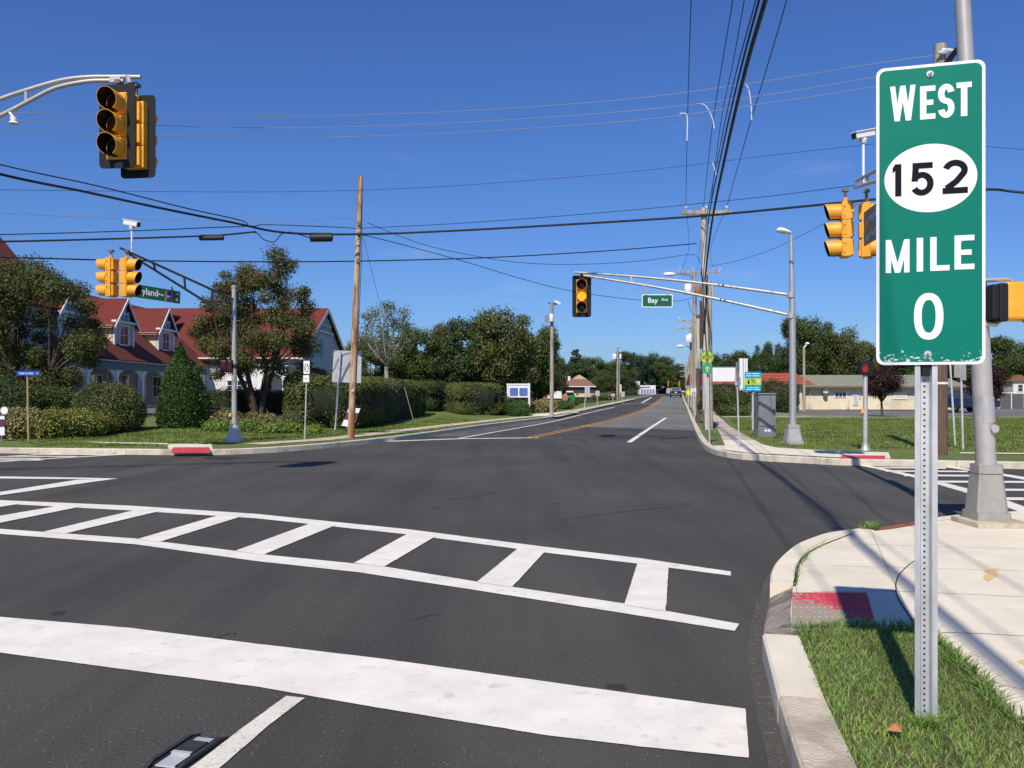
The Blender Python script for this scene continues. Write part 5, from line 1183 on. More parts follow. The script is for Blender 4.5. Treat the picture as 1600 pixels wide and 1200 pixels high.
# ---- centre right mast (Bay Ave arm)
c = G(1239, 694, .12, 'B'); c = Vector((*c, .12)); Ym = c.y
cm = thing('signal_mast', 'tall shiny aluminium signal pole with lamp on top, its arm carrying the amber signal', 'signal pole', tuple(c))
mast_base(cm, c, .50, .34, .46, 'pole_grey'); pt_ = P(1236, 368, Ym)
pole(cm, c + Vector((0, 0, .5)), P(1238, 490, Ym), .105, .09, 'alu'); pole(cm, P(1238, 490, Ym), pt_, .09, .058, 'alu')
truss_arm(cm, P(1236, 461, Ym), P(898, 425.5, 26.4), P(1236, 493, Ym), P(912, 430.5, 26.2), .045, 'pole_grey', (.34, .72), .012)
for y_ in (461, 493): MB().use('pole_grey').tube([P(1236, y_ - 4, Ym), P(1236, y_ + 4, Ym)], .115, 12).build('collar', cm, world=True)
mb = MB().use('trim'); l0 = P(1236, 366, Ym); l1 = P(1214, 362, Ym)
hd = [(0, .05), (.1, .09), (.3, .13), (.5, .13), (.62, .04)]
vs = []
for t, r_ in hd:
    for j in range(10):
        a = j * .6283; p = l0.lerp(l1, t / .62) + Vector((-.05 * t, -.1 * t, 0)); vs.append(p + Vector((0, math.cos(a) * r_ * 1.1, max(math.sin(a), -.35) * r_ * .8 + .03)))
mb.add(vs, [(i * 10 + j, i * 10 + (j + 1) % 10, (i + 1) * 10 + (j + 1) % 10, (i + 1) * 10 + j) for i in range(4) for j in range(10)] + [tuple(range(10)), tuple(range(40, 50))]); mb.build('lamp_head', cm, world=True, smooth=True)
signal_head('black-backed signal with lit amber light hanging at the end of the central arm', P(909, 437, 26.4), R(-6), True, 'amber', hanger=.16)
sb = thing('street_name_sign', 'green and white hanging street name sign reading Bay Ave', 'street sign', tuple(P(1027, 470, 24.9)))
def rrect(w_, h_, r_, n=3):
    out = []
    for cx_, cz, s_ in ((w_ / 2 - r_, h_ / 2 - r_, 0), (-w_ / 2 + r_, h_ / 2 - r_, 90), (-w_ / 2 + r_, -h_ / 2 + r_, 180), (w_ / 2 - r_, -h_ / 2 + r_, 270)):
        for a in range(n + 1): out.append((cx_ + r_ * math.cos(R(s_ + 90 * a / n)), cz + r_ * math.sin(R(s_ + 90 * a / n))))
    return out
def plate(mb, w_, h_, r_, y, t, c=(0, 0)): return mb.prism([(x + c[0], y, z + c[1]) for x, z in rrect(w_, h_, r_)], (0, t, 0))
mb = MB().use('white'); plate(mb, .93, .39, .04, 0, .015); mb.use('dgreen'); plate(mb, .88, .34, .03, -.004, .003); mb.build('sign_panel', sb)
text('Bay', 'white', sb, (-.13, -.006, -.01), (1, 0, 0), (0, 0, 1), .34, .20, bold=.012); text('Ave', 'white', sb, (.22, -.006, .04), (1, 0, 0), (0, 0, 1), .2, .09)
MB().use('pole_grey').tube([(-.33, .01, .19), (-.42, .02, .46)], .03, 6).tube([(.3, .01, .19), (.3, .02, .3)], .03, 6).build('hanger', sb)

# ---- near right mast
c = G(1541, 818, .125); c = Vector((*c, .125)); Yr = c.y
rm = thing('signal_mast', 'large near aluminium signal pole in a tapered grey base behind the green mile sign', 'signal pole', tuple(c))
mb = MB().use('concrete_tan').prism([(c.x + a * .30 + .02, c.y + b * .28 - .06, .127) for a, b in ((-1, -1), (1, -1), (1, 1), (-1, 1))], (0, 0, .05)); mb.build('footing', rm, world=True)
mast_base(rm, c + Vector((0, 0, .05)), .37, .27, .52)
pt_ = P(1501, -60, Yr); pb0 = c + Vector((0, 0, .6))
pole(rm, pb0, P(1533, 570, Yr), .106, .104, 'pole_grey'); pole(rm, P(1533, 570, Yr), pt_, .104, .078, 'pole_grey')
mb = MB().use('alu').tube([P(1536, 620, Yr), P(1538.5, 660, Yr)], .109, 20); mb.build('band', rm, world=True, smooth=True)
mb = MB().use('pole_grey').lathe([(.045, 0), (.045, .012)], P(1544, 669, Yr) + Vector((0, -.14, 0)), 14, 'Y'); mb.build('hand_hole', rm, world=True)
truss_arm(rm, P(1512, 190, Yr), P(1338, 283, 15.6), P(1514, 240, Yr), P(1336, 293, 15.6), .045, 'pole_grey', (.3, .6, .85), .0)
signal_head('yellow signal in profile with visors to the left, left of the mile sign', P(1321, 317, 16.2), R(-103), hanger=.25)
signal_head('yellow signal turned to the right, half hidden by the left edge of the mile sign', P(1354, 318, 16.2), R(60), hanger=.25)
mb = MB()
camera_unit('white camera on a post left of the top of the mile sign', P(1349, 222, 15.2), R(-160), 14, post=.75)
ls = thing('street_name_sign', 'green hanging destination sign, oblique, cut off by the left edge of the mile sign', 'street sign', tuple(P(1352, 357, 15.0)), rz=R(-98))
mb = MB().use('dgreen'); plate(mb, 1.3, .62, .04, 0, .015, (.55, 0)); mb.build('sign_panel', ls)
mb = MB().use('white'); 
text('Longport', 'white', ls, (.5, -.004, .13), (1, 0, 0), (0, 0, 1), .95, .2); text('Somers Pt', 'white', ls, (.55, -.004, -.15), (1, 0, 0), (0, 0, 1), 1.05, .2)
ph = thing('pedestrian_signal', 'yellow pedestrian signal housing on the right side of the near signal pole', 'pedestrian signal', tuple(P(1588, 472, Yr - .1)), 'pedestrian signals', R(0))
MB().use('sig_yellow').box((0, 0, 0), (.42, .36, .41)).box((.1, .0, .02), (.5, .34, .3)).build('housing', ph, bevel=.03); MB().use('bp_black').box((-.24, 0, -.02), (.1, .37, .42)).box((-.31, -.0, -.01), (.1, .33, .38)).build('visor', ph, bevel=.02)
MB().use('pole_grey').tube([(-.42, 0, .24), (-.1, 0, .255), (-.05, 0, .24), (-.05, 0, .18)], .022, 8).build('bracket', ph, smooth=True)
MB().use('pole_grey').tube([(-.36, 0, -.24), (-.22, 0, -.25), (-.18, 0, -.2)], .028, 8).build('bracket', ph, smooth=True); MB().use('pole_grey').tube([(0, -.12, -.22), (.12, -.12, -.205)], .022, 8).build('bracket', ph, smooth=True)

# ---- pedestrian post across the street
c = G(1352, 704, .13, 'B'); c = Vector((*c, .13)); Yp = c.y
pp = thing('pedestrian_signal_post', 'short white metal pedestrian signal post with lit red hand on the far right corner', 'pedestrian signal', tuple(c), 'pedestrian signals')
zt_ = HC + (HOR - 585) / FOC * Yp - c.z
MB().use('pole_grey').lathe([(.13, 0), (.125, .03), (.075, .12), (.06, .2), (.055, zt_ - .05), (.04, zt_)], (0, 0, 0), 14).build('pole', pp, smooth=True)
MB().use('bp_black').box((0, 0, zt_ + .16), (.34, .2, .34)).build('housing', pp, bevel=.01)
hp = [(-.05, -.10), (.05, -.10), (.075, 0), (.05, .01), (.05, .09), (.03, .09), (.028, .03), (.015, .03), (.012, .11), (-.008, .11), (-.012, .03), (-.025, .03), (-.03, .09), (-.05, .085), (-.05, -.02), (-.09, .02), (-.1, .005), (-.06, -.06)]
MB().use('lit_hand').prism([(x - .04, -.104, z + zt_ + .16) for x, z in hp], (0, .003, 0)).build('hand_symbol', pp)
MB().use('sig_yellow').box((-.09, -.02, 1.0), (.07, .06, .1)).build('push_button', pp)

# ------------------------------------------------------------ the big mile sign
uR, uL = Vector(P(1539.5, 613, 3.595)), Vector(P(1369, 613, 3.71))
xd = (uR - uL); SW = xd.length; xd.normalize(); yaw = math.atan2(xd.y, xd.x); SH = 1.325; zb_ = 1.722
ctr = (uR + uL) / 2
gb_ = G(1449, 1140, .13)
ms = thing('mile_sign', 'tall green West 152 Mile 0 sign on a galvanised post in the near grass', 'road sign', (ctr.x, ctr.y, .13), rz=yaw)
zb_ -= .13
# local: x along sign, y away, z up
def S(a, b):
    u = (a - 1369) / 170.5; top = 108 - 11 * u; bot = 568.5 + 3 * u; return ((u - .5) * SW, zb_ + SH * (1 - (b - top) / (bot - top)))
m = M['green']; n = m.node_tree.nodes; L = m.node_tree.links; pr = n['Principled BSDF']
tc = n.new('ShaderNodeTexCoord'); sp = n.new('ShaderNodeSeparateXYZ'); L.new(tc.outputs['Object'], sp.inputs[0])
nz = n.new('ShaderNodeTexNoise'); nz.inputs['Scale'].default_value = 85; nz.inputs['Detail'].default_value = 3; mpp = n.new('ShaderNodeMapping'); mpp.inputs['Scale'].default_value = (.6, 1, 1); L.new(tc.outputs['Object'], mpp.inputs[0]); L.new(mpp.outputs[0], nz.inputs[0])
n2 = n.new('ShaderNodeTexNoise'); n2.inputs['Scale'].default_value = 9; L.new(tc.outputs['Object'], n2.inputs[0])
mr = n.new('ShaderNodeMapRange'); mr.inputs[1].default_value = zb_ + .02; mr.inputs[2].default_value = zb_ + .10; mr.inputs[3].default_value = .26; mr.inputs[4].default_value = 0; L.new(sp.outputs[2], mr.inputs[0])
a1 = n.new('ShaderNodeMath'); a1.operation = 'ADD'; L.new(nz.outputs[0], a1.inputs[0]); L.new(mr.outputs[0], a1.inputs[1])
a2_ = n.new('ShaderNodeMath'); a2_.operation = 'MULTIPLY_ADD'; L.new(n2.outputs[0], a2_.inputs[0]); a2_.inputs[1].default_value = .25; L.new(a1.outputs[0], a2_.inputs[2])
gt = n.new('ShaderNodeMath'); gt.operation = 'GREATER_THAN'; L.new(a2_.outputs[0], gt.inputs[0]); gt.inputs[1].default_value = .925
mx = n.new('ShaderNodeMix'); mx.data_type = 'RGBA'; L.new(gt.outputs[0], mx.inputs[0]); old_ = pr.inputs['Base Color'].links[0].from_socket; L.new(old_, mx.inputs[6]); mx.inputs[7].default_value = (.6, .68, .6, 1); L.new(mx.outputs[2], pr.inputs['Base Color'])
zc_ = zb_ + SH / 2
mb = MB().use('galv_dull'); plate(mb, SW, SH, .032, .0, .004, (0, zc_)); mb.use('white'); plate(mb, SW, SH, .032, -.002, .0015, (0, zc_)); mb.use('green'); plate(mb, SW - .026, SH - .026, .026, -.0035, .001, (0, zc_))
mb.build('sign_panel', ms)
# oval
ox, oz = S(1454.5, 280); orx, orz = (1527 - 1382) / 2 / 170.5 * SW, (332.6 - 227) / 2 / 465 * SH
MB().use('white').prism([(ox + orx * math.cos(R(a)), -.0050, oz + orz * math.sin(R(a))) for a in range(0, 360, 6)], (0, .001, 0)).build('route_oval', ms)
LY = [-.0052]
class GL:
    def __init__(s, mt, y0): s.mb = MB().use(mt); s.y = y0
    def poly(s, pts): s.y -= .00012; s.mb.prism([(x, s.y, z) for x, z in pts], (0, .0009, 0))
    def rect(s, x0, z0, x1, z1): s.poly([(x0, z0), (x1, z0), (x1, z1), (x0, z1)])
    def slant(s, xa, za, xb, zb, wd): s.poly([(xa, za), (xa + wd, za), (xb + wd, zb), (xb, zb)])
    def rib(s, pts, wd, closed=False):
        P_ = [Vector(p) for p in pts]; n = len(P_); L_, R_ = [], []
        for i in range(n):
            a = P_[(i - 1) % n] if closed or i else P_[0]; b = P_[(i + 1) % n] if closed or i < n - 1 else P_[-1]
            t = (b - a).normalized(); nn = Vector((-t.y, t.x)); L_.append(P_[i] + nn * wd / 2); R_.append(P_[i] - nn * wd / 2)
        s.y -= .00012; m_ = n if closed else n - 1; vs = [(p.x, s.y, p.y) for p in L_] + [(p.x, s.y, p.y) for p in R_]; vs += [(x, s.y + .0009, z) for x, y, z in vs]
        fs = []
        for i in range(m_):
            j = (i + 1) % n; fs += [(i, j, n + j, n + i), (2 * n + i, 3 * n + i, 3 * n + j, 2 * n + j), (i, 2 * n + i, 2 * n + j, j), (n + i, n + j, 3 * n + j, 3 * n + i)]
        if not closed: fs += [(0, n, 3 * n, 2 * n), (n - 1, 3 * n - 1, 4 * n - 1, 2 * n - 1)] if False else []
        s.mb.add(vs, fs)
def arc(cx_, cz, rx, rz_, a0, a1, k=18): return [(cx_ + rx * math.cos(R(a0 + (a1 - a0) * i / k)), cz + rz_ * math.sin(R(a0 + (a1 - a0) * i / k))) for i in range(k + 1)]
def glyph(g, ch, x, z, w_, h, s_):
    if ch == 'W':
        g.slant(x, z + h, x + w_ * .18, z, s_ * .92); g.slant(x + w_ * .5 - s_ * .46, z + h, x + w_ * .18, z, s_ * .92); g.slant(x + w_ * .5 - s_ * .46, z + h, x + w_ * .82 - s_ * .92, z, s_ * .92); g.slant(x + w_ - s_ * .92, z + h, x + w_ * .82 - s_ * .92, z, s_ * .92)
    elif ch == 'M':
        g.rect(x, z, x + s_, z + h); g.rect(x + w_ - s_, z, x + w_, z + h); g.slant(x + .0, z + h, x + w_ / 2 - s_ * .5, z, s_ * 1.0); g.slant(x + w_ - s_, z + h, x + w_ / 2 - s_ * .5, z, s_ * 1.0)
    elif ch == 'E':
        g.rect(x, z, x + s_, z + h); g.rect(x + s_, z + h - s_ * .93, x + w_, z + h); g.rect(x + s_, z, x + w_, z + s_ * .93); g.rect(x + s_, z + h * .5 - s_ * .45, x + w_ * .86, z + h * .5 + s_ * .45)
    elif ch == 'L': g.rect(x, z, x + s_, z + h); g.rect(x + s_, z, x + w_, z + s_ * .93)
    elif ch == 'I': g.rect(x + w_ / 2 - s_ / 2, z, x + w_ / 2 + s_ / 2, z + h)
    elif ch == 'T': g.rect(x, z + h - s_ * .93, x + w_, z + h); g.rect(x + w_ / 2 - s_ / 2, z, x + w_ / 2 + s_ / 2, z + h - s_ * .93)
    elif ch == 'S':
        rx, rz_ = (w_ - s_) / 2, (h - s_) / 4; g.rib(arc(x + w_ / 2, z + s_ / 2 + 3 * rz_, rx, rz_, 12, 245, 20) + arc(x + w_ / 2, z + s_ / 2 + rz_, rx, rz_, 65, -168, 20), s_)
    elif ch == '0':
        k_ = 2 / 2.35; g.rib([(x + w_ / 2 + (w_ - s_) / 2 * math.copysign(abs(math.cos(R(a))) ** k_, math.cos(R(a))), z + h / 2 + (h - s_) / 2 * math.copysign(abs(math.sin(R(a))) ** k_, math.sin(R(a)))) for a in range(0, 360, 8)], s_, True)
    elif ch == '1': g.rect(x + w_ - s_, z, x + w_, z + h); g.poly([(x + w_ - s_, z + h), (x + w_ - s_, z + h - s_ * 1.15), (x, z + h * .72), (x, z + h * .72 + s_ * .95)])
    elif ch == '5':
        r_ = (w_ - s_) / 2 * .98; g.rect(x + s_ * .35, z + h - s_, x + w_ * .94, z + h); g.slant(x + s_ * .35, z + h - s_, x + s_ * .2, z + h * .44, s_)
        g.rib(arc(x + w_ / 2 - s_ * .05, z + s_ / 2 + h * .27, r_, h * .27, 138, -150, 26), s_)
    elif ch == '2':
        r_ = (w_ - s_) / 2; g.rib(arc(x + w_ / 2, z + h - s_ / 2 - r_ * .86, r_, r_ * .86, 165, -28, 18) + [(x + w_ * .55, z + h * .36), (x + s_ * .62, z + s_ * .9)], s_); g.rect(x, z, x + w_, z + s_)
def word(items, mt, name, y0):
    g = GL(mt, y0)
    for ch, x0, x1, y0_, y1_, s_ in items:
        a = S(x0, y1_); b = S(x1, y0_); glyph(g, ch, a[0], a[1], b[0] - a[0], b[1] - a[1], s_)
    g.mb.build(name, ms)
word([('W', 1391, 1431.5, 134, 191, .0228), ('E', 1438.5, 1462.5, 136, 189, .0255), ('S', 1466.5, 1492, 133.5, 188, .0255), ('T', 1495, 1518.5, 132, 186, .0255)], 'white', 'lettering', -.0045)
word([('1', 1395, 1409, 257, 307.5, .0255), ('5', 1423, 1460.5, 255, 307.5, .026), ('2', 1473.5, 1512.5, 252, 305.5, .026)], 'blackink', 'lettering', -.0060)
word([('M', 1384, 1422, 374, 426, .0222), ('I', 1433, 1443.5, 372.5, 425, .026), ('L', 1454.5, 1484.5, 371.5, 424.5, .0255), ('E', 1492, 1522.5, 370, 423.5, .0255)], 'white', 'lettering', -.0045)
word([('0', 1429, 1475, 458.5, 531, .031)], 'white', 'lettering', -.0045)
for a, b in ((1454, 118.5), (1450.5, 554)):
    q = S(a, b); MB().use('galv').lathe([(.016, -.005), (.014, -.009)], (q[0], 0, q[1]), 16, 'Y').use('chrome').lathe([(.009, -.009), (.008, -.016), (.004, -.017)], (q[0], 0, q[1]), 6, 'Y').build('bolt', ms)
# U-channel post in local coordinates
pxl = S(1449, 570)[0]
mb = MB().use('galv'); hw = .046; prof = [(-hw, .012), (-hw + .018, .012), (-.016, .036), (-.0, .038), (.016, .036), (hw - .018, .012), (hw, .012), (hw, .016), (hw - .016, .016), (.017, .041), (0, .043), (-.017, .041), (-hw + .016, .016), (-hw, .016)]
# opened flange channel: web seen from the front with rows of punched holes
prof = [(-hw, .006), (-hw + .022, .006), (-hw + .030, .034), (hw - .030, .034), (hw - .022, .006), (hw, .006), (hw, .010), (hw - .018, .010), (hw - .026, .038), (-hw + .026, .038), (-hw + .018, .010), (-hw, .010)]
n = len(prof); vs = [(pxl + x, y, -.15) for x, y in prof] + [(pxl + x, y, zb_ + SH * .98) for x, y in prof]
fs = [(i, (i + 1) % n, n + (i + 1) % n, n + i) for i in range(n)] + [(0, 1, 10, 11), (1, 2, 9, 10), (2, 3, 8, 9), (3, 4, 7, 8), (4, 5, 6, 7)]
mb.add(vs, fs)
mb.use('sig_black'); z = .05
while z < zb_ - .01:
    mb.prism([(pxl + .0047 * math.cos(R(a)) - .002, .0328, z + .0047 * math.sin(R(a))) for a in range(0, 360, 45)], (0, .0008, 0)); z += .0254
mb.build('post', ms)
MB().use('bp_black').box((pxl, .018, zb_ - .02), (.032, .02, .06)).build('post_spacer', ms)

# ------------------------------------------------------------ poles
def wpole(label, pb, pt, r0, r1, mt, zone, Y=None, name='utility_pole', group='wooden utility poles', dz=.1):
    if Y is None: g = G(pb[0], pb[1], .12, zone); Y = g[1]; x = g[0]
    else: x = (pb[0] - 800) / FOC * Y
    base = Vector((x, Y, T(x, Y, zone) + dz)); root = thing(name, label, 'utility pole', tuple(base), group)
    top = P(pt[0], pt[1], Y); MB().use(mt).tube([base - Vector((0, 0, .3)), base.lerp(top, .25), base.lerp(top, .5), base.lerp(top, .75), top], [r0, r0 * .95, (r0 + r1) / 2, r1 * 1.05, r1], 14).build('pole', root, world=True, smooth=True)
    return root, base, top
def cross(root, c, half, mt='wood_grey', ins=(-.9, -.35, .35, .9), dirv=(1, 0, 0), th=.1, braces=True):
    d = Vector(dirv).normalized(); ang = math.atan2(d.y, d.x); MB().use(mt).box(c, (half * 2, th, th * 1.1), ang).build('crossarm', root, world=True)
    for t in ins:
        q = Vector(c) + d * half * t; MB().use('ceramic').lathe([(.02, 0), (.025, .08), (.055, .11), (.05, .17), (.02, .2)], q + Vector((0, 0, th * .5)), 8).build('insulator', root, world=True)
    if braces: MB().use('pole_grey').tube([Vector(c) + d * half * .45 - Vector((0, .06, 0)), Vector(c) - Vector((0, .08, .7))], .02, 5).tube([Vector(c) - d * half * .45 - Vector((0, .06, 0)), Vector(c) - Vector((0, .08, .7))], .02, 5).build('crossarm_brace', root, world=True)
def transformer(root, c, r=.22, h=.75, mt='trim'):
    MB().use(mt).lathe([(r * .9, 0), (r, .04), (r, h - .05), (r * .85, h), (r * .3, h + .06)], c, 12).build('transformer', root, world=True, smooth=True)
r1, _, _ = wpole('tall fresh yellow-brown wooden pole rising from the left kerb', (548, 685), (563.5, 276), .115, .082, 'wood_new', 'C')
Yw = r1.location.y
for py_a, k_ in ((365, 'clamp'), (407, 'clamp'), (349, 'clamp')):
    MB().use('dark_steel').box(P(560.5 + (365 - py_a) * .03, py_a, Yw - .11), (.10, .06, .12)).build('cable_clamp', r1, world=True)
MB().use('galv').box(P(551.5, 610, Yw - .12), (.07, .01, .09)).build('pole_tag', r1, world=True)
MB().use('cable').tube([P(566, 300, Yw), P(565, 400, Yw - .02), P(560, 520, Yw - .03), P(553.5, 676, Yw - .03)], .010, 5).build('ground_wire', r1, world=True)
p1, pb1, pt1 = wpole('nearest weathered wooden pole right of the avenue, with crossarm high above', (1104, 671), (1099, 325), .15, .11, 'wood_pale', 'B')
YP = pb1.y
cross(p1, P(1102, 333.5, YP) - Vector((0, .2, 0)), .98, ins=(-.82, -.0, .82), th=.13)
MB().use('wood_grey').tube([P(1110.5, 671, YP + .3), P(1108.5, 440, YP + .3)], [.10, .085], 10).build('pole_stub', p1, world=True, smooth=True)
MB().use('cable_white').tube([P(1108, 672, YP - .15), P(1106, 590, YP - .15)], .035, 6).use('cable').tube([P(1106, 590, YP - .15), P(1100, 480, YP - .15), P(1096, 420, YP - .1)], .025, 6).tube([P(1101, 520, YP - .15), P(1105, 430, YP - .15)], .03, 6).build('riser_pipe', p1, world=True)
MB().use('bark').tube([P(1095, 545, YP - .25), P(1097, 500, YP - .25), P(1095, 470, YP - .3)], [.05, .09, .05], 8).build('cable_coil', p1, world=True)
p2, _, _ = wpole('second roadside pole, slim dark brown below and pale above', (1091, 661), (1091, 492), .105, .095, 'wood_brown', 'B')
y2 = _.y
MB().use('wood_pale').tube([P(1090.8, 576, y2 - .03), P(1090.8, 498, y2 - .03)], .108, 10).build('pipe_sleeve', p2, world=True)
pd_ = [('third roadside wooden pole with wide crossarm, lamp and transformers', (1088, 652), (1085, 424), 52, .15), ('fourth roadside wooden pole with open crossarm beyond the transformer pole', (1084.5, 646), (1082.5, 498), 62, .14), ('fifth roadside wooden pole crowded with brackets', (1080.5, 641), (1079.5, 510), 72, .14),
       ('sixth roadside wooden pole, pale, behind the speed limit sign', (1076, 634), (1076.5, 555), 98, .14), ('seventh roadside wooden pole, small and far', (1073, 629), (1074, 566), 125, .14), ('eighth roadside wooden pole, tiny, near the road crest', (1071, 624), (1072.5, 580), 160, .14)]
PO = []
for i, (lb, pb, pt, Y, r_) in enumerate(pd_):
    rt_, b_, t_ = wpole(lb, pb, pt, r_, r_ * .75, 'wood_grey' if i != 3 else 'wood_grey', 'B', Y=Y, dz=-.1); PO.append((rt_, b_, t_, Y))
cross(PO[0][0], P(1093, 425, 52), 1.35, ins=(-.9, -.3, .65, .95)); MB().use('dark_steel').tube([P(1064, 428, 52), P(1078, 430, 52), P(1086, 440, 52)], .03, 6).build('lamp_bracket', PO[0][0], world=True)
MB().use('trim').lathe([(.03, -.42), (.11, -.32), (.14, 0), (.1, .25), (.04, .33)], P(1047, 428.5, 52), 12, 'X').build('lamp_head', PO[0][0], world=True, smooth=True); MB().use('dark_steel').tube([P(1053, 428.5, 52), P(1066, 428, 52)], .025, 6).build('lamp_arm', PO[0][0], world=True)
transformer(PO[0][0], P(1075, 460, 51.6), .24, .62); M['copper'] = mat('rusty can', (.30, .13, .06), None, .7); transformer(PO[0][0], P(1091, 461, 51.4), .22, .55, 'copper')
cross(PO[1][0], P(1075, 501, 62), .75, ins=(-.95, -.8), braces=False); cross(PO[2][0], P(1072, 513, 72), .8, ins=(-.9, -.5, .2), braces=False)
transformer(PO[2][0], P(1078, 535, 71.5), .2, .7); transformer(PO[2][0], P(1074.5, 535, 71.5), .18, .6)
MB().use('galv').tube([P(1080, 545, 72), P(1074, 541, 72), P(1068, 541, 72)], .04, 6).build('lamp_arm', PO[2][0], world=True); MB().use('trim').lathe([(.05, -.3), (.13, -.15), (.15, .15), (.06, .3)], P(1062.5, 541, 72), 10, 'X').build('lamp_head', PO[2][0], world=True)
for k, yy in ((3, 572), (4, 580), (5, 588)): cross(PO[k][0], P(1076 - 1.5 * (k - 3) - 4, yy, PO[k][3]), .8, ins=(), braces=False)
p5, b5, t5 = wpole('concrete-grey pole on the left roadside with lamp and two boxes near its top', (862, 650.5), (862.5, 473), .13, .10, 'wood_grey', 'C'); Y5 = b5.y
MB().use('dark_steel').tube([P(856, 473, Y5), P(870, 476, Y5)], .04, 6).tube([P(862, 478, Y5), P(870, 471, Y5)], .03, 6).build('lamp_arm', p5, world=True)
MB().use('trim').box(P(871, 472.5, Y5 - .2), (.4, .22, .12), mt=Matrix.Rotation(R(25), 4, 'Y')).build('lamp_head', p5, world=True); MB().use('cabinet').box(P(855, 498, Y5 - .2), (.28, .25, .42)).build('control_box', p5, world=True); transformer(p5, P(861.5, 502.5, Y5 - .25), .14, .42)
p6, b6, t6 = wpole('grey pole with three transformer cans beyond the yellow building', (964.5, 633.5), (965, 543), .15, .1, 'wood_grey', 'C', Y=112); Y6 = 112
cross(p6, P(965, 543.5, Y6), .55, ins=(-.9, 0, .9), braces=False)
for a in (958.8, 961.5, 969.5): transformer(p6, P(a, 561, Y6 - .3), .15, .65)
MB().use('wood_grey').tube([P(967.5, 632, Y6 + .4), P(967.3, 556, Y6 + .4)], .1, 8).build('pole_stub', p6, world=True)
p7, b7, t7 = wpole('dark brown wooden pole behind the mile sign on the right', (1470, 711), (1469, 72), .155, .13, 'wood_brown', 'B'); Y7 = b7.y
MB().use('wood_grey').tube([P(1469, 140, Y7), P(1469, 70, Y7)], .134, 12).build('pole_top', p7, world=True)
MB().use('bark').prism([P(1474, 100, Y7), P(1480, 106, Y7), P(1500, 78, Y7 - 1), P(1496, 72, Y7 - 1)], (0, .12, 0)).build('crossarm', p7, world=True); MB().use('ceramic').lathe([(.03, -.16), (.06, -.1), (.05, .05), (.03, .16)], P(1481, 79, Y7 - .2), 8, 'X').lathe([(.03, -.1), (.05, 0), (.03, .12)], P(1472, 82, Y7 - .2), 8, 'X').build('insulator', p7, world=True)
MB().use('trim').tube([P(1470, 597, Y7), P(1470, 600.5, Y7)], .162, 12).build('band', p7, world=True)
# parking lot lamp
c = GZ(1256.5, 66, 'B', .1); lp = thing('lot_lamp', 'thin pale lamp post with small curved head in the parking lot', 'street lamp', tuple(c))
tp = P(1256, 543, 66); MB().use('wood_grey').tube([c, tp], [.12, .09], 10).build('pole', lp, world=True); MB().use('trim').tube([tp, P(1258, 541, 66), P(1261, 538, 66)], .06, 6).lathe([(.05, -.05), (.18, .05), (.12, .16)], P(1261.5, 538, 66), 10).build('lamp_head', lp, world=True)

# ------------------------------------------------------------ signs and posts
def post_sign(label, name, pb, zone, pt, panels, post='galv', pr=.03, yaw=0, group=None, cat='sign', Y=None):
    """panels: list of (px0, py0, px1, py1, face material, border material or None)"""
    if Y is None: g = G(pb[0], pb[1], .13, zone); x, Y = g
    else: x = (pb[0] - 800) / FOC * Y
    base = Vector((x, Y, T(x, Y, zone) + .12)); root = thing(name, label, cat, tuple(base), group)
    if post: MB().use(post).tube([base, P(pt[0], pt[1], Y)], pr, 8).build('post', root, world=True)
    out = []
    for k, (a0, b0, a1, b1, mt, bd) in enumerate(panels):
        q0, q1 = P(a0, b0, Y), P(a1, b1, Y); w_, h_ = q1.x - q0.x, q0.z - q1.z; c = (q0 + q1) / 2 - base; yy = -pr - .02 - .004 * k
        mb = MB().use(bd or mt); mb.prism([(x_ + c.x, yy, z_ + c.z) for x_, z_ in rrect(w_, h_, min(w_, h_) * .08)], (0, .012, 0))
        if bd: mb.use(mt); mb.prism([(x_ + c.x, yy - .003, z_ + c.z) for x_, z_ in rrect(w_ * .93, h_ - w_ * .07, min(w_, h_) * .06)], (0, .002, 0))
        mb.build('sign_panel', root); out.append((c, w_, h_, yy - .005))
    return root, base, Y, out
def put(root, s_, mt, pn, u, v, w_, h_, **k):
    c, W, H_, y = pn; return text(s_, mt, root, (c.x + (u - .5) * W, y, c.z + (.5 - v) * H_), (1, 0, 0), (0, 0, 1), W * w_, H_ * h_, thick=.001, **k)
rt_, b, Y, pn = post_sign('blue Maryland Ave street blade on a thin wooden post at the left kerb', 'street_name_sign', (44.5, 691), 'C', (43, 588), [(27, 579.5, 64, 587.5, 'blue_sign', None)], 'wood_post', .028, cat='street sign')
put(rt_, 'MARYLAND', 'white', pn[0], .42, .5, .62, .75, bold=.01); put(rt_, 'AVE', 'white', pn[0], .88, .5, .14, .4)
rt_, b, Y, pn = post_sign('narrow no left turn sign with small plate on a grey post before the dark shrub', 'turn_sign', (476, 686), 'C', (480, 566), [(474.5, 563.5, 484.5, 584.5, 'white', 'blackink'), (474, 586, 484, 597.5, 'white', 'blackink')], 'galv', .022, cat='road sign')
c, W, H_, y = pn[0]; g = MB().use('blackink'); 
ring = [(c.x + W * .3 * math.cos(R(a)), c.z - .02 + H_ * .3 * math.sin(R(a))) for a in range(0, 360, 20)]; gg = GL('blackink', y); gg.rib(ring, W * .1, True); gg.rib([(c.x - W * .2, c.z - H_ * .2), (c.x + W * .2, c.z + H_ * .2)], W * .08); gg.mb.build('symbol', rt_)
put(rt_, 'ONLY', 'blackink', pn[1], .5, .5, .7, .4)
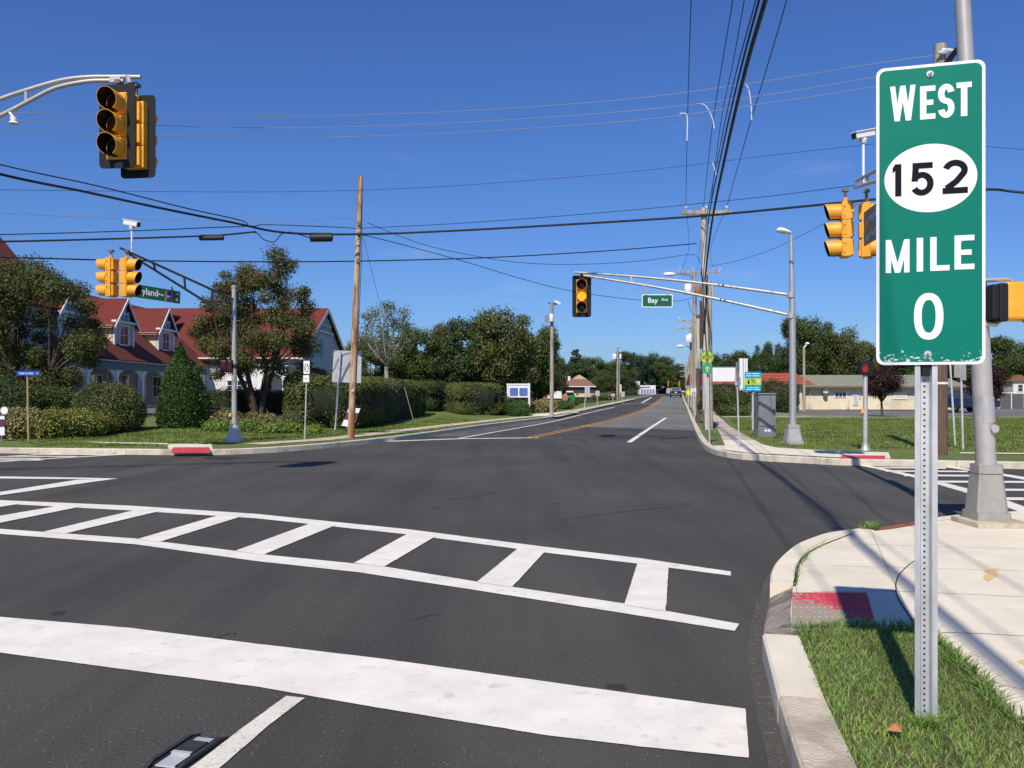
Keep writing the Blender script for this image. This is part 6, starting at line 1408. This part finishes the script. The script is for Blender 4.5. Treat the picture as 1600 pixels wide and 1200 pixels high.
# blank back sign on leaning post
Yq = 28.6; g = ((525 - 800) / FOC * Yq, Yq); bs = thing('blank_sign_back', 'large plain grey back of a sign on a leaning post behind the fresh wooden pole', 'road sign', (g[0], Yq, T(*g, 'C') + .1))
MB().use('galv').tube([P(523.5, 672, Yq), P(532, 549, Yq - .1)], .035, 6).build('post', bs, world=True)
MB().use('galv_dull').prism([P(521.5, 547.5, Yq), P(565, 548.5, Yq), P(564, 598.5, Yq), P(518.5, 597, Yq)], (0, .015, 0)).build('sign_panel', bs, world=True)
# leaning yard sign
Yq = 28.3; g = ((545 - 800) / FOC * Yq, Yq); ys = thing('yard_sign', 'white yard sign with maroon band leaning behind the fresh wooden pole', 'yard sign', (g[0], Yq, T(*g, 'C') + .1), 'campaign yard signs')
q = [P(545, 637, Yq), P(563, 638, Yq), P(552, 668, Yq), P(533.5, 665, Yq)]
def bl(u, v): return q[0].lerp(q[1], u).lerp(q[3].lerp(q[2], u), v)
MB().use('board').prism(q, (0, .01, 0)).build('board', ys, world=True); MB().use('maroon').prism([bl(0, .25) - Vector((0, .004, 0)), bl(1, .25) - Vector((0, .004, 0)), bl(1, .66) - Vector((0, .004, 0)), bl(0, .66) - Vector((0, .004, 0))], (0, .003, 0)).build('print', ys, world=True)
MB().use('galv').tube([bl(.5, .9) + Vector((0, .03, 0)), bl(.5, 1.12) + Vector((0, .03, 0))], .01, 5).build('stake', ys, world=True)
# left edge yard sign with round disc
rt_, b, Y, pn = post_sign('white and maroon yard sign with a round white topper at the left edge', 'yard_sign', (2, 690), 'C', (3, 650), [(-10, 650, 8, 680, 'board', None), (-10, 655, 8, 667, 'maroon', None)], 'galv', .01, cat='yard sign', group='campaign yard signs', Y=24.6)
pq = P(6.5, 641.5, Y - .05) - b; MB().use('board').lathe([(.11, 0), (.11, .012)], tuple(pq), 18, 'Y').build('disc', rt_)
# thin leaning guy marker at hedge
g = G(643, 664, .13, 'C'); gm = thing('guy_marker', 'thin pale yellow guy wire marker leaning before the long clipped hedge', 'guy marker', (g[0], g[1], T(*g, 'C') + .1)); Yq = g[1]
MB().use('wood_post').tube([P(645.5, 655, Yq), P(632, 605, Yq - .3)], .018, 8).use('cable').tube([P(648, 672, Yq), P(645.5, 655, Yq)], .008, 5).build('tube', gm, world=True)
# blue white framed board
Yq = 56; fs_ = thing('sign_board', 'white framed notice board with two blue panels among the shrubs', 'sign board', tuple(GZ(809, Yq, 'C', .1)))
mb = MB().use('trim')
for a, t_ in ((793.5, 600), (827, 599)): mb.tube([P(a, 636, Yq), P(a, t_, Yq)], .07, 8)
mb.build('post', fs_, world=True); q0, q1 = P(794, 602, Yq), P(826.5, 621, Yq); MB().use('board').box((q0 + q1) / 2, (q1.x - q0.x, .08, q0.z - q1.z)).build('board', fs_, world=True)
MB().use('trim').box(P(810, 600.5, Yq), (1.6, .14, .1)).build('top_rail', fs_, world=True)
for a0, a1 in ((796.5, 809.5), (811.5, 824.5)): q0, q1 = P(a0, 606, Yq - .05), P(a1, 618.5, Yq - .05); MB().use('panel_blue').prism([((q0.x + q1.x) / 2 + x, Yq - .06, (q0.z + q1.z) / 2 + z) for x, z in rrect(q1.x - q0.x, q0.z - q1.z, .08)], (0, .01, 0)).build('blue_panel', fs_, world=True)
# brick monument sign
Yq = 84; bm_ = thing('monument_sign', 'white panel sign set on a low red brick wall left of the yellow building', 'monument sign', tuple(GZ(866, Yq, 'C', .05)))
MB().use('brick').box(P(867, 624, Yq + .3), (2.6, .6, .95)).box(P(849.5, 622, Yq + .2), (.42, .7, 1.35)).build('brick_wall', bm_, world=True)
q0, q1 = P(854.5, 611, Yq - .1), P(877.5, 622.5, Yq - .1); MB().use('board').box((q0 + q1) / 2, (q1.x - q0.x, .12, q0.z - q1.z)).build('panel', bm_, world=True)
MB().use('blue_sign').lathe([(.26, -.07), (.24, -.075)], (q0 * .78 + q1 * .22) * 1 , 14, 'Y').build('logo', bm_, world=True)
bc = thing('garbage_cart', 'small dark green cart beside the brick monument sign', 'garbage cart', tuple(GZ(894, 92, 'C', .05))); MB().use('byway_green').frustum((0, 0, 0), .5, .5, .62, .65, 1.0, .1).box((0, 0, 1.03), (.68, .72, .07)).build('bin', bc); MB().use('tyre').lathe([(.12, -.3), (.12, .3)], (0, .25, .12), 10, 'X').build('wheel', bc)
wc = thing('white_marker', 'small white utility marker box left of the green cart', 'utility box', tuple(GZ(887.5, 84.5, 'C', .05))); MB().use('board').frustum((0, 0, 0), .28, .2, .24, .18, .35, .1).build('box', wc)
# sign posts left roadside
post_sign('white-grey rectangular sign on a leaning post before the yellow building', 'road_sign', (912.5, 641), 'C', (917, 604), [(913.5, 605, 921.5, 620, 'galv_dull', None)], 'galv', .035, cat='road sign')
post_sign('small squarish grey sign right of the yellow building', 'road_sign', (933.3, 636.5), 'C', (933.3, 610), [(930, 610.5, 937, 618.5, 'galv_dull', None)], 'galv', .03, cat='road sign')
post_sign('tiny blue-grey sign at the driveway left of the transformer pole', 'road_sign', (957.5, 628), 'C', (957.5, 615), [(954.5, 615, 960.5, 619, 'galv_dull', None)], 'galv', .04, cat='road sign')
post_sign('tiny rotated grey sign right of the transformer pole', 'road_sign', (972.3, 629.5), 'C', (972.3, 612), [(970, 612, 976, 620, 'galv_dull', None)], 'galv', .04, cat='road sign')
mbx = thing('roadside_box', 'tiny cream and white roadside box right of the transformer pole', 'roadside box', tuple(GZ(969, 118, 'C', .05))); MB().use('cream').box((0, 0, 1.5), (.35, .3, 1.2)).use('dark_steel').box((0, 0, .45), (.25, .25, .9)).build('box', mbx)
# shop pylon
Yq = 200; py_ = thing('shop_pylon', 'white pylon sign on a post left of the white shop', 'pylon sign', tuple(GZ(997, Yq, 'C', .05))); MB().use('board').box(P(996, 598.5, Yq), (1.1, .3, .85)).build('panel', py_, world=True); MB().use('dark_steel').box(P(996, 604.5, Yq), (.9, .25, .7)).build('lower_panel', py_, world=True); MB().use('galv').tube([GZ(997, Yq, 'C', .0), P(997, 596, Yq)], .09, 6).build('post', py_, world=True)
# byway sign
rt_, b, Y, pn = post_sign('round green and yellow byway sign over a green arrow plate on a thin post', 'byway_sign', (1109, 694), 'B', (1105, 590), [(1097.5, 569.5, 1111.5, 583.5, 'arrow_green', None)], 'galv', .02, cat='road sign')
c0 = P(1104.3, 558.3, Y) - b; r_ = 11 / FOC * Y; mb = MB().use('byway_yellow').lathe([(r_, -.04), (r_, -.05)], (c0.x, 0, c0.z), 24, 'Y'); mb.use('byway_green')
gg = GL('byway_green', -.053); gg.rib([(c0.x + r_ * .93 * math.cos(R(a)), c0.z + r_ * .93 * math.sin(R(a))) for a in range(0, 360, 15)], r_ * .12, True); gg.poly([(c0.x - r_ * .32, c0.z + r_ * .22), (c0.x + r_ * .28, c0.z + r_ * .22), (c0.x + r_ * .12, c0.z + r_ * .85), (c0.x - r_ * .15, c0.z + r_ * .85)]); gg.poly([(c0.x - r_ * .3, c0.z - r_ * .25), (c0.x + r_ * .32, c0.z - r_ * .25), (c0.x + r_ * .1, c0.z - r_ * .85), (c0.x - r_ * .15, c0.z - r_ * .8)])
gg.rect(c0.x - r_ * .9, c0.z + r_ * .17, c0.x + r_ * .9, c0.z + r_ * .23); gg.rect(c0.x - r_ * .9, c0.z - r_ * .23, c0.x + r_ * .9, c0.z - r_ * .17); mb.build('disc', rt_); gg.mb.build('emblem', rt_); text('BYWAY', 'blackink', rt_, (c0.x, -.056, c0.z), (1, 0, 0), (0, 0, 1), r_ * 1.3, r_ * .28)
c, W, H_, y = pn[0]; gg = GL('byway_yellow', y); gg.poly([(c.x - W * .09, c.z - H_ * .36), (c.x + W * .09, c.z - H_ * .36), (c.x + W * .09, c.z + H_ * .02), (c.x + W * .28, c.z + H_ * .02), (c.x, c.z + H_ * .36), (c.x - W * .28, c.z + H_ * .02), (c.x - W * .09, c.z + H_ * .02)]); gg.mb.build('arrow', rt_)
# speed limit
rt_, b, Y, pn = post_sign('white speed limit 25 sign among the roadside poles', 'speed_limit_sign', (1085, 656), 'B', (1083.5, 606), [(1078.5, 606, 1088, 618.5, 'white', 'blackink')], 'galv', .03, cat='road sign')
put(rt_, '25', 'blackink', pn[0], .5, .68, .72, .45, bold=.03); put(rt_, 'SPEED', 'blackink', pn[0], .5, .17, .6, .12); put(rt_, 'LIMIT', 'blackink', pn[0], .5, .34, .5, .12)
rt_, b, Y, pn = post_sign('fluorescent yellow diamond warning sign, small, left of the speed limit sign', 'warning_sign', (1075.5, 640), 'B', (1075.5, 609), [], 'galv', .04, cat='road sign', Y=66)
c0 = P(1075.5, 613.5, Y) - b; s_ = 4.4 / FOC * Y; MB().use('sign_yellow').prism([(c0.x - s_, -.05, c0.z), (c0.x, -.05, c0.z - s_ * 1.3), (c0.x + s_, -.05, c0.z), (c0.x, -.05, c0.z + s_ * 1.3)], (0, .012, 0)).build('sign_panel', rt_)
# parking style sign on corner
rt_, b, Y, pn = post_sign('small grey parking sign on a slim post at the far right corner kerb', 'parking_sign', (1155, 702), 'B', (1151, 566), [(1147.5, 589, 1156.5, 602.5, 'galv_dull', 'dark_steel')], 'galv', .02, cat='road sign')
put(rt_, 'P', 'dark_steel', pn[0], .45, .4, .4, .4)
# white billboard and pillar
Yq = 60; wb = thing('billboard', 'blank bright white billboard panel beside the white fluted pillar', 'billboard', tuple(GZ(1140, Yq, 'B', .05)))
q0, q1 = P(1111.5, 574, Yq), P(1149.5, 596, Yq); MB().use('board').box((q0 + q1) / 2, (q1.x - q0.x, .25, q0.z - q1.z)).build('panel', wb, world=True); MB().use('dark_steel').box(P(1130, 573.2, Yq), (1.8, .3, .06)).build('top_edge', wb, world=True)
pl_ = P(1160, 600, Yq); zt_ = HC + (HOR - 560) / FOC * Yq; zb2 = T(pl_.x, Yq, 'B') + .05; MB().use('trim').box((pl_.x - .12, Yq, (zt_ + zb2) / 2), (.24, .3, zt_ - zb2)).box((pl_.x + .13, Yq + .05, (zt_ + zb2) / 2), (.12, .3, zt_ - zb2)).box((pl_.x + .28, Yq, (zt_ + zb2) / 2), (.12, .3, zt_ - zb2 - .02)).build('pillar', wb, world=True)
MB().use('dark_steel').tube([P(1150.5, 567, Yq - .2), P(1150.5, 640, Yq - .2)], .06, 8).build('post', wb, world=True)
# info sign
rt_, b, Y, pn = post_sign('blue and lime information sign with tree and road emblem on a wide post', 'information_sign', (1177, 673), 'B', (1177, 612), [(1162.5, 581, 1188.5, 611.5, 'info_blue', None)], 'galv', .06, cat='information sign')
c, W, H_, y = pn[0]; gg = GL('info_lime', y); gg.rect(c.x - W * .49, c.z - H_ * .17, c.x + W * .49, c.z + H_ * .17); gg.mb.build('lime_band', rt_)
gg = GL('blackink', y - .003); gg.poly([(c.x - W * .33, c.z - H_ * .08), (c.x - W * .26, c.z - H_ * .14), (c.x - W * .19, c.z - H_ * .08), (c.x - W * .26, c.z + H_ * .17)]); gg.rib(arc(c.x - W * .18, c.z - H_ * .12, W * .22, H_ * .24, 75, 5), W * .035); gg.rib(arc(c.x - W * .05, c.z - H_ * .12, W * .22, H_ * .24, 80, 5), W * .035); gg.mb.build('emblem', rt_)
gg = GL('white', y - .001)
for v_, a0, a1 in ((.40, -.40, .40), (.29, -.42, .38), (-.31, -.36, .36), (-.40, -.40, .42)): gg.rect(c.x + W * a0, c.z + H_ * v_ - .012, c.x + W * a1, c.z + H_ * v_ + .012)
gg.rect(c.x + W * .22, c.z + H_ * .03, c.x + W * .42, c.z + H_ * .06); gg.rect(c.x + W * .2, c.z - H_ * .06, c.x + W * .4, c.z - H_ * .03); gg.mb.build('printed_lines', rt_)
# cabinet
g = G(1199, 684, .12, 'B'); cbn = thing('utility_cabinet', 'tall grey metal utility cabinet on the lawn left of the signal mast', 'utility cabinet', (g[0], g[1], .12)); Yq = g[1]; w_ = 27 / FOC * Yq; h_ = 68 / FOC * Yq
MB().use('cabinet').box((0, .3, h_ * .12), (w_, .6, h_ * .24)).box((0, .3, h_ * .62), (w_ * .99, .58, h_ * .755)).box((0, .3, h_ + .015), (w_ * 1.05, .66, .04)).build('body', cbn, bevel=.01)
MB().use('cabinet').box((0, -.002, h_ * .62), (w_ * .9, .02, h_ * .7)).build('door', cbn, bevel=.004); MB().use('board').box((-.05, -.004, h_ * .165), (.07, .01, .07)).box((.06, -.004, h_ * .165), (.09, .01, .07)).build('label_plate', cbn); MB().use('dark_steel').box((w_ * .38, -.03, h_ * .6), (.03, .04, .16)).build('handle', cbn)
# thin post with dark marker near poles, and two leaning posts with square grey backs
rt_, b, Y, pn = post_sign('thin dark rusted post between the roadside wooden poles', 'marker_post', (1099.5, 671), 'B', (1098.5, 640), [], 'dark_steel', .05, cat='marker post')
for lb, pb, pt, pnl in (('left one of two slim sign posts leaning on the far right lawn', (1492.5, 695), (1484, 560), (1489.5, 560, 1500, 590)), ('right one of two slim sign posts leaning on the far right lawn', (1504.8, 702), (1501, 560), (1500.5, 560, 1508, 594))):
    post_sign(lb, 'road_sign', pb, 'B', pt, [(*pnl, 'base_grey', None)], 'galv', .028, cat='road sign', group='two leaning sign posts')

# ------------------------------------------------------------ cars
def car(label, x, y, z, yaw, paint, kind='suv', name='parked_car', group='cars in view'):
    """local: length along Y (front +Y), width X"""
    root = thing(name, label, 'car', (x, y, z), group, yaw)
    W, Ln = 1.85, 4.7 if kind != 'pickup' else 5.5
    if kind == 'suv': pr_ = [(-2.3, .35), (-2.35, .75), (-2.3, 1.05), (-2.1, 1.62), (-1.9, 1.7), (.3, 1.7), (.55, 1.62), (1.2, 1.1), (2.15, .98), (2.35, .75), (2.35, .38)]
    elif kind == 'sedan': pr_ = [(-2.3, .35), (-2.35, .7), (-2.25, .98), (-1.6, 1.02), (-1.1, 1.4), (.2, 1.43), (1.1, .98), (2.1, .86), (2.35, .65), (2.35, .35)]
    else: pr_ = [(-2.7, .5), (-2.72, 1.05), (-.75, 1.1), (-.7, 1.8), (.6, 1.82), (1.3, 1.2), (2.6, 1.12), (2.75, .85), (2.75, .45)]
    n = len(pr_); vs = []
    for s_ in (-1, 1):
        for yy, zz in pr_: vs.append((s_ * (W / 2 - (max(0, zz - 1.0) * .22)), yy, zz))
    mb = MB().use(paint).add(vs, [tuple(range(n)), tuple(range(n, 2 * n))[::-1]] + [(i, (i + 1) % n, n + (i + 1) % n, n + i) for i in range(n)]); mb.build('body', root, bevel=.04)
    zt_ = max(z_ for _, z_ in pr_) - .12; y0 = min(yy for yy, zz in pr_ if zz > zt_ - .2) ; y1 = max(yy for yy, zz in pr_ if zz > zt_ - .1)
    g = MB().use('glass')
    for s_ in (-1, 1):
        xo = W / 2 - .06; g.prism([(s_ * (xo + .055), y0 - .0, 1.14), (s_ * (xo + .055), y1 + .35, 1.14), (s_ * (xo - .05), y1 - .05, zt_ - .02), (s_ * (xo - .05), y0 + .15, zt_ - .02)], (s_ * .015, 0, 0))
    g.build('side_window', root)
    if kind == 'suv': MB().use('glass').prism([(-.68, -2.285, 1.15), (.68, -2.285, 1.15), (.6, -2.135, 1.55), (-.6, -2.135, 1.55)], (0, -.02, 0)).build('rear_window', root)
    elif kind == 'pickup': MB().use('glass').prism([(-.65, -.755, 1.2), (.65, -.755, 1.2), (.6, -.72, 1.68), (-.6, -.72, 1.68)], (0, -.02, 0)).build('rear_window', root)
    yb_ = pr_[1][0]
    for s_ in (-1, 1): MB().use('tail').box((s_ * .78, yb_ - .0, .92), (.2, .06, .2)).build('tail_light', root)
    MB().use('chrome').box((0, yb_ - .05, .52), (1.6, .1, .14)).use('board').box((0, yb_ - .01, .8), (.32, .03, .15)).build('bumper', root)
    wy = (-1.4, 1.45) if kind != 'pickup' else (-1.75, 1.75)
    for s_ in (-1, 1):
        for yy in wy:
            MB().use('tyre').lathe([(.2, -.11), (.34, -.11), (.36, 0), (.34, .11), (.2, .11)], (s_ * (W / 2 - .09), yy, .36), 18, 'X').use('chrome').lathe([(.2, -.09), (.2, .09)], (s_ * (W / 2 - .07), yy, .36), 12, 'X').build('wheel', root)
    return root
yw = -math.atan(.203)
x, y = (1056 - 800) / FOC * 137, 137; car('dark SUV driving away up the avenue, seen from behind', x, y, rise(y), yw, 'car_paint', 'suv', 'moving_car', 'cars on the avenue')
x, y = (1067 - 800) / FOC * 158, 158; car('dark car ahead of the SUV, close to the roadside poles', x, y, rise(y), yw, 'car_paint', 'sedan', 'moving_car', 'cars on the avenue')
x, y = (1048.5 - 800) / FOC * 165, 165; car('pale oncoming car just left of the dark SUV', x, y, rise(y), yw + math.pi, 'car_silver', 'sedan', 'moving_car', 'cars on the avenue')
x, y = (1500 - 800) / FOC * 68, 68; car('dark blue pickup parked behind the two leaning sign posts', x, y, T(x, y, 'B') + .13, R(70), 'car_blue', 'pickup', group='cars parked in the lot')
x, y = (1483 - 800) / FOC * 72, 72; car('black car parked left of the dark blue pickup', x, y, T(x, y, 'B') + .13, R(20), 'car_paint', 'sedan', group='cars parked in the lot')
# far signals hanging over the avenue
for lb, a in (('small orange signal over the avenue far away, left one', 1044.5), ('small orange signal over the avenue far away, right one', 1062)):
    r_ = signal_head(lb, P(a, 596, 165), R(12), False, hanger=.4, group='far signals over the avenue'); 
# wire for far signals
# ------------------------------------------------------------ road marker, sidewalk bits
c = G(292, 1178, 0); rmk = thing('road_marker', 'steel snowplow-proof reflector casting set in the road beside the lane line', 'road marker', (c[0], c[1], .004), rz=R(-14) )
mb = MB().use('galv_dull').box((0, 0, .004), (.11, .30, .008)); mb.build('plate', rmk, bevel=.003)
for s_ in (-1, 1): MB().use('iron').prism([(s_ * .065, -.2, .0), (s_ * .065, .2, .0), (s_ * .065, .13, .022), (s_ * .065, -.13, .022)], (.02 * s_, 0, 0)).use('sig_black').box((s_ * .055, 0, .009), (.012, .3, .012)).build('rail', rmk)
MB().use('iron').box((0, .03, .014), (.1, .11, .012)).use('galv_dull').box((0, -.035, .013), (.095, .02, .016)).build('reflector', rmk)
# ------------------------------------------------------------ wires
def wire(label, pts, r=.014, mt='cable', name='overhead_wire', grp='overhead wires', k=6):
    """pts: (px, py, depth)"""
    q = [P(*p) for p in pts]; n = len(q); out = []
    for i in range(n - 1):
        p0, p1, p2, p3 = q[max(i - 1, 0)], q[i], q[i + 1], q[min(i + 2, n - 1)]
        for j in range(k):
            t = j / k; out.append(.5 * ((2 * p1) + (p2 - p0) * t + (2 * p0 - 5 * p1 + 4 * p2 - p3) * t * t + (3 * p1 - p0 - 3 * p2 + p3) * t ** 3))
    out.append(q[-1])
    if pts[-1][1] < -2000: out.append(q[-1] + Vector((-2.9, -14, .1)))
    o = MB().use(mt).tube(out, r, 6).build(name, smooth=True); return tag(o, label, 'wire', grp)
# span wires across the junction
wire('thickest black span cable crossing the whole picture past the fresh wooden pole', [(-250, 205, 16.5), (0, 272, 18.7), (130, 299, 20), (250, 325, 21.5), (360, 347, 23.2), (445, 363.5, 25), (560, 366, 26.1), (700, 361, 26), (900, 350, 25), (1075, 339, 24), (1200, 328, 22.8), (1330, 315, 21.6), (1480, 301, 20.6), (1550, 296, 20.2), (1600, 301, 20), (1850, 322, 18)], .032)
wire('thin black cable just above the thick span cable at the left', [(-250, 190, 16.4), (0, 257, 18.6), (150, 290, 20.2), (290, 325, 22), (375, 344, 23.5), (388, 353, 23.7)], .016)
wire('thick black lashed cable across the left sky with a splice case', [(-200, 379, 20), (0, 377.5, 22), (200, 372.5, 23.5), (310, 369, 24.3), (350, 367, 24.6), (400, 362, 25)], .026)
wire('drooping slack cable loop between the two splice cases', [(350, 367, 24.6), (397, 363, 25), (412, 374, 25.1), (428, 378, 25.2), (440, 366, 25.3), (455, 363, 25.4), (485, 372, 25.6)], .016)
wire('thin cable above the left splice case running to the wooden pole', [(-200, 369, 20), (0, 366.5, 22), (200, 361, 23.6), (330, 355.5, 24.6), (400, 353, 25.2), (415, 351, 25.3), (530, 355, 26), (553, 357, 26.1)], .015)
wire('black cable passing behind the left signals to the roadside wooden pole', [(-200, 399, 20), (0, 402, 22), (200, 407, 24), (400, 409, 26), (560, 408, 27.5), (750, 403, 29.5), (900, 395, 31.5), (1000, 388, 33), (1088, 380.5, 34.2)], .020)
wire('wavy pale service wire ending at the fresh wooden pole', [(-200, 329, 20), (0, 333, 22), (150, 340, 23.3), (300, 343.5, 24.5), (430, 344, 25.2), (545, 341, 26), (552, 348, 26.1)], .009, 'cable_light')
wire('thin wire running from the wooden pole up to the right', [(553, 357, 26.2), (700, 350, 27.5), (850, 339.5, 28), (1000, 327, 28.5), (1180, 309, 27), (1335, 290, 25), (1500, 273, 22)], .010)
for lb, ps in (('highest bare wire crossing the whole sky', [(-200, 168, 17), (0, 175.5, 18), (420, 182, 21), (620, 178, 22), (800, 169, 22.5), (1000, 153, 22.5), (1200, 126, 21.5), (1350, 102, 20.3), (1462, 86, 19.6)]),
               ('second highest bare wire crossing the whole sky', [(-200, 178, 17), (0, 188, 18), (400, 199.5, 21), (620, 196, 22), (800, 187, 22.5), (1000, 172, 22.5), (1200, 148, 21.5), (1370, 120, 20.3), (1500, 98, 19.4)]),
               ('third highest bare wire crossing the whole sky', [(-200, 193, 17), (0, 205, 18), (400, 215, 21), (620, 211.5, 22), (800, 202.5, 22.5), (1000, 187.5, 22.5), (1200, 161, 21.5), (1370, 135, 20.3), (1500, 112, 19.4)])): wire(lb, ps, .0085, 'cable_light')
wire('thin dark wire crossing the middle of the sky', [(-200, 292, 18), (0, 296.5, 20), (400, 300, 24), (620, 295, 26), (800, 284, 27), (1000, 267, 27), (1280, 234, 24), (1480, 216, 21), (1545, 229, 20.5), (1700, 240, 19)], .006)
wire('thin wire from the wooden pole drooping to the roadside pole', [(575, 348, 26.2), (610, 363, 27), (680, 387, 28), (800, 409, 30), (900, 413, 31.5), (1000, 408, 33), (1075, 398, 34), (1090, 402, 34.3), (1094, 412, 34.3)], .010)
wire('dark wire sagging from the wooden pole behind the amber signal', [(562, 366, 26.3), (620, 380, 28), (720, 407, 31), (820, 437, 35), (900, 456, 39), (1000, 469, 44), (1060, 470, 49), (1084, 464, 52)], .013)
wire('thin guy wire from the wooden pole down to the sparse tree', [(566, 366, 26.3), (580, 420, 26.6), (592, 468, 27), (610, 530, 27.4), (632, 605, 27.8)], .006)
wire('thin wire rising from the roadside pole to the right', [(1108, 416, 34.3), (1150, 408, 33), (1210, 388, 31), (1290, 348, 28), (1340, 318, 26)], .008)
for lb, ps, r_ in (('leftmost of the long wires running overhead along the avenue', [(1071.5, 332, 34.3), (1073, 240, 26.5), (1076, 120, 20.6), (1080, 0, 16.6), (1086, -200, 12), (1100, -700, 7.5), (1170, -2500, 3)], .011),
                   ('second of the long wires running overhead along the avenue', [(1099, 326, 34.3), (1112, 205, 24.5), (1130, 90, 19.8), (1145, 0, 16.8), (1175, -200, 12.2), (1240, -700, 7.5), (1450, -2500, 3)], .011),
                   ('third of the long wires running overhead along the avenue', [(1107, 350, 34.3), (1125, 200, 24), (1145, 100, 19.2), (1163, 0, 16.2), (1200, -200, 12), (1280, -700, 7.3), (1550, -2500, 3)], .010),
                   ('rightmost of the long wires running overhead along the avenue', [(1133, 332, 34.3), (1170, 200, 24.5), (1200, 100, 20), (1229, 0, 16.8), (1280, -200, 12.4), (1400, -700, 7.8), (1800, -2500, 3)], .012)):
    wire(lb, ps, r_)
for lb, ps, r_ in (('inner cable of the thick overhead bundle along the avenue', [(1098, 445, 34), (1106, 350, 26.5), (1125, 250, 19.5), (1152, 130, 14.6), (1186, 0, 11.4), (1240, -200, 8.4), (1380, -800, 4.8), (1700, -2600, 2.1)], .017),
                   ('thickest cable of the overhead bundle along the avenue', [(1100, 448, 34), (1112, 350, 26.3), (1134, 240, 19.2), (1162, 120, 14.3), (1196, 0, 11.3), (1255, -200, 8.3), (1400, -800, 4.8), (1740, -2600, 2.1)], .034),
                   ('left thin cable of the overhead bundle along the avenue', [(1095, 430, 34), (1103, 350, 27.5), (1121, 250, 20.5), (1146, 130, 15.4), (1181, 0, 12.1), (1232, -200, 9), (1365, -800, 5.2), (1670, -2600, 2.3)], .010)):
    wire(lb, ps, r_)
# splice cases
for lb, a0, a1, b_, Y_, r_ in (('small black splice case on the left lashed cable', 311, 350, 372, 24.4, .075), ('large black splice case left of the fresh wooden pole', 484, 520, 371.5, 25.6, .13)):
    q0, q1 = P(a0, b_, Y_), P(a1, b_ - .5, Y_ + .1); rt_ = thing('splice_case', lb, 'splice case', tuple((q0 + q1) / 2), 'cable splice cases')
    MB().use('cable').tube([q0, q0.lerp(q1, .04), q0.lerp(q1, .96), q1], [r_ * .6, r_, r_, r_ * .6], 12).box((q0 + q1) / 2 + Vector((0, 0, r_)), ((q1 - q0).length * .95, .03, .04)).build('case', rt_, world=True)
# white jumper loops from the high bare wires to the avenue wires
for lb, ps in (('curled white jumper wire on the third highest bare wire', [(1062, 177.5, 22.2), (1072, 178, 22.2), (1074, 190, 22.2), (1073.5, 220, 22.2)]), ('arched white jumper wire on the second highest bare wire', [(1090, 162, 22.2), (1102, 165, 22.2), (1112, 182, 22.2), (1116, 201, 22.2)]), ('short white jumper wire hanging from the highest bare wire', [(1166, 131, 21.8), (1171, 145, 21.8), (1174, 170, 21.8), (1174.5, 188, 21.8)]), ('tiny white jumper wire below the thin dark sky wire', [(1112, 252, 25.8), (1116, 262, 25.8), (1120, 278, 25.8)])):
    wire(lb, ps, .014, 'cable_white', 'jumper_wire', 'white jumper wires')
for k in range(3):
    wire(['left', 'middle', 'right'][k] + ' one of the thin wires from the nearest to the third roadside pole', [(1073 + 29 * k, 334, 34.3), (1076 + 17 * k, 390, 43), (1064 + 26 * k, 424, 52)], .009)
wire('span wire carrying the small far orange signals', [(1020, 592.5, 165), (1044, 592.5, 165), (1062, 592.5, 165), (1072, 591, 165)], .03)
wire('cable dropping along the roadside pole row beyond the transformer', [(1075, 470, 51.5), (1080, 486, 51.5), (1090, 496, 51.5)], .015)
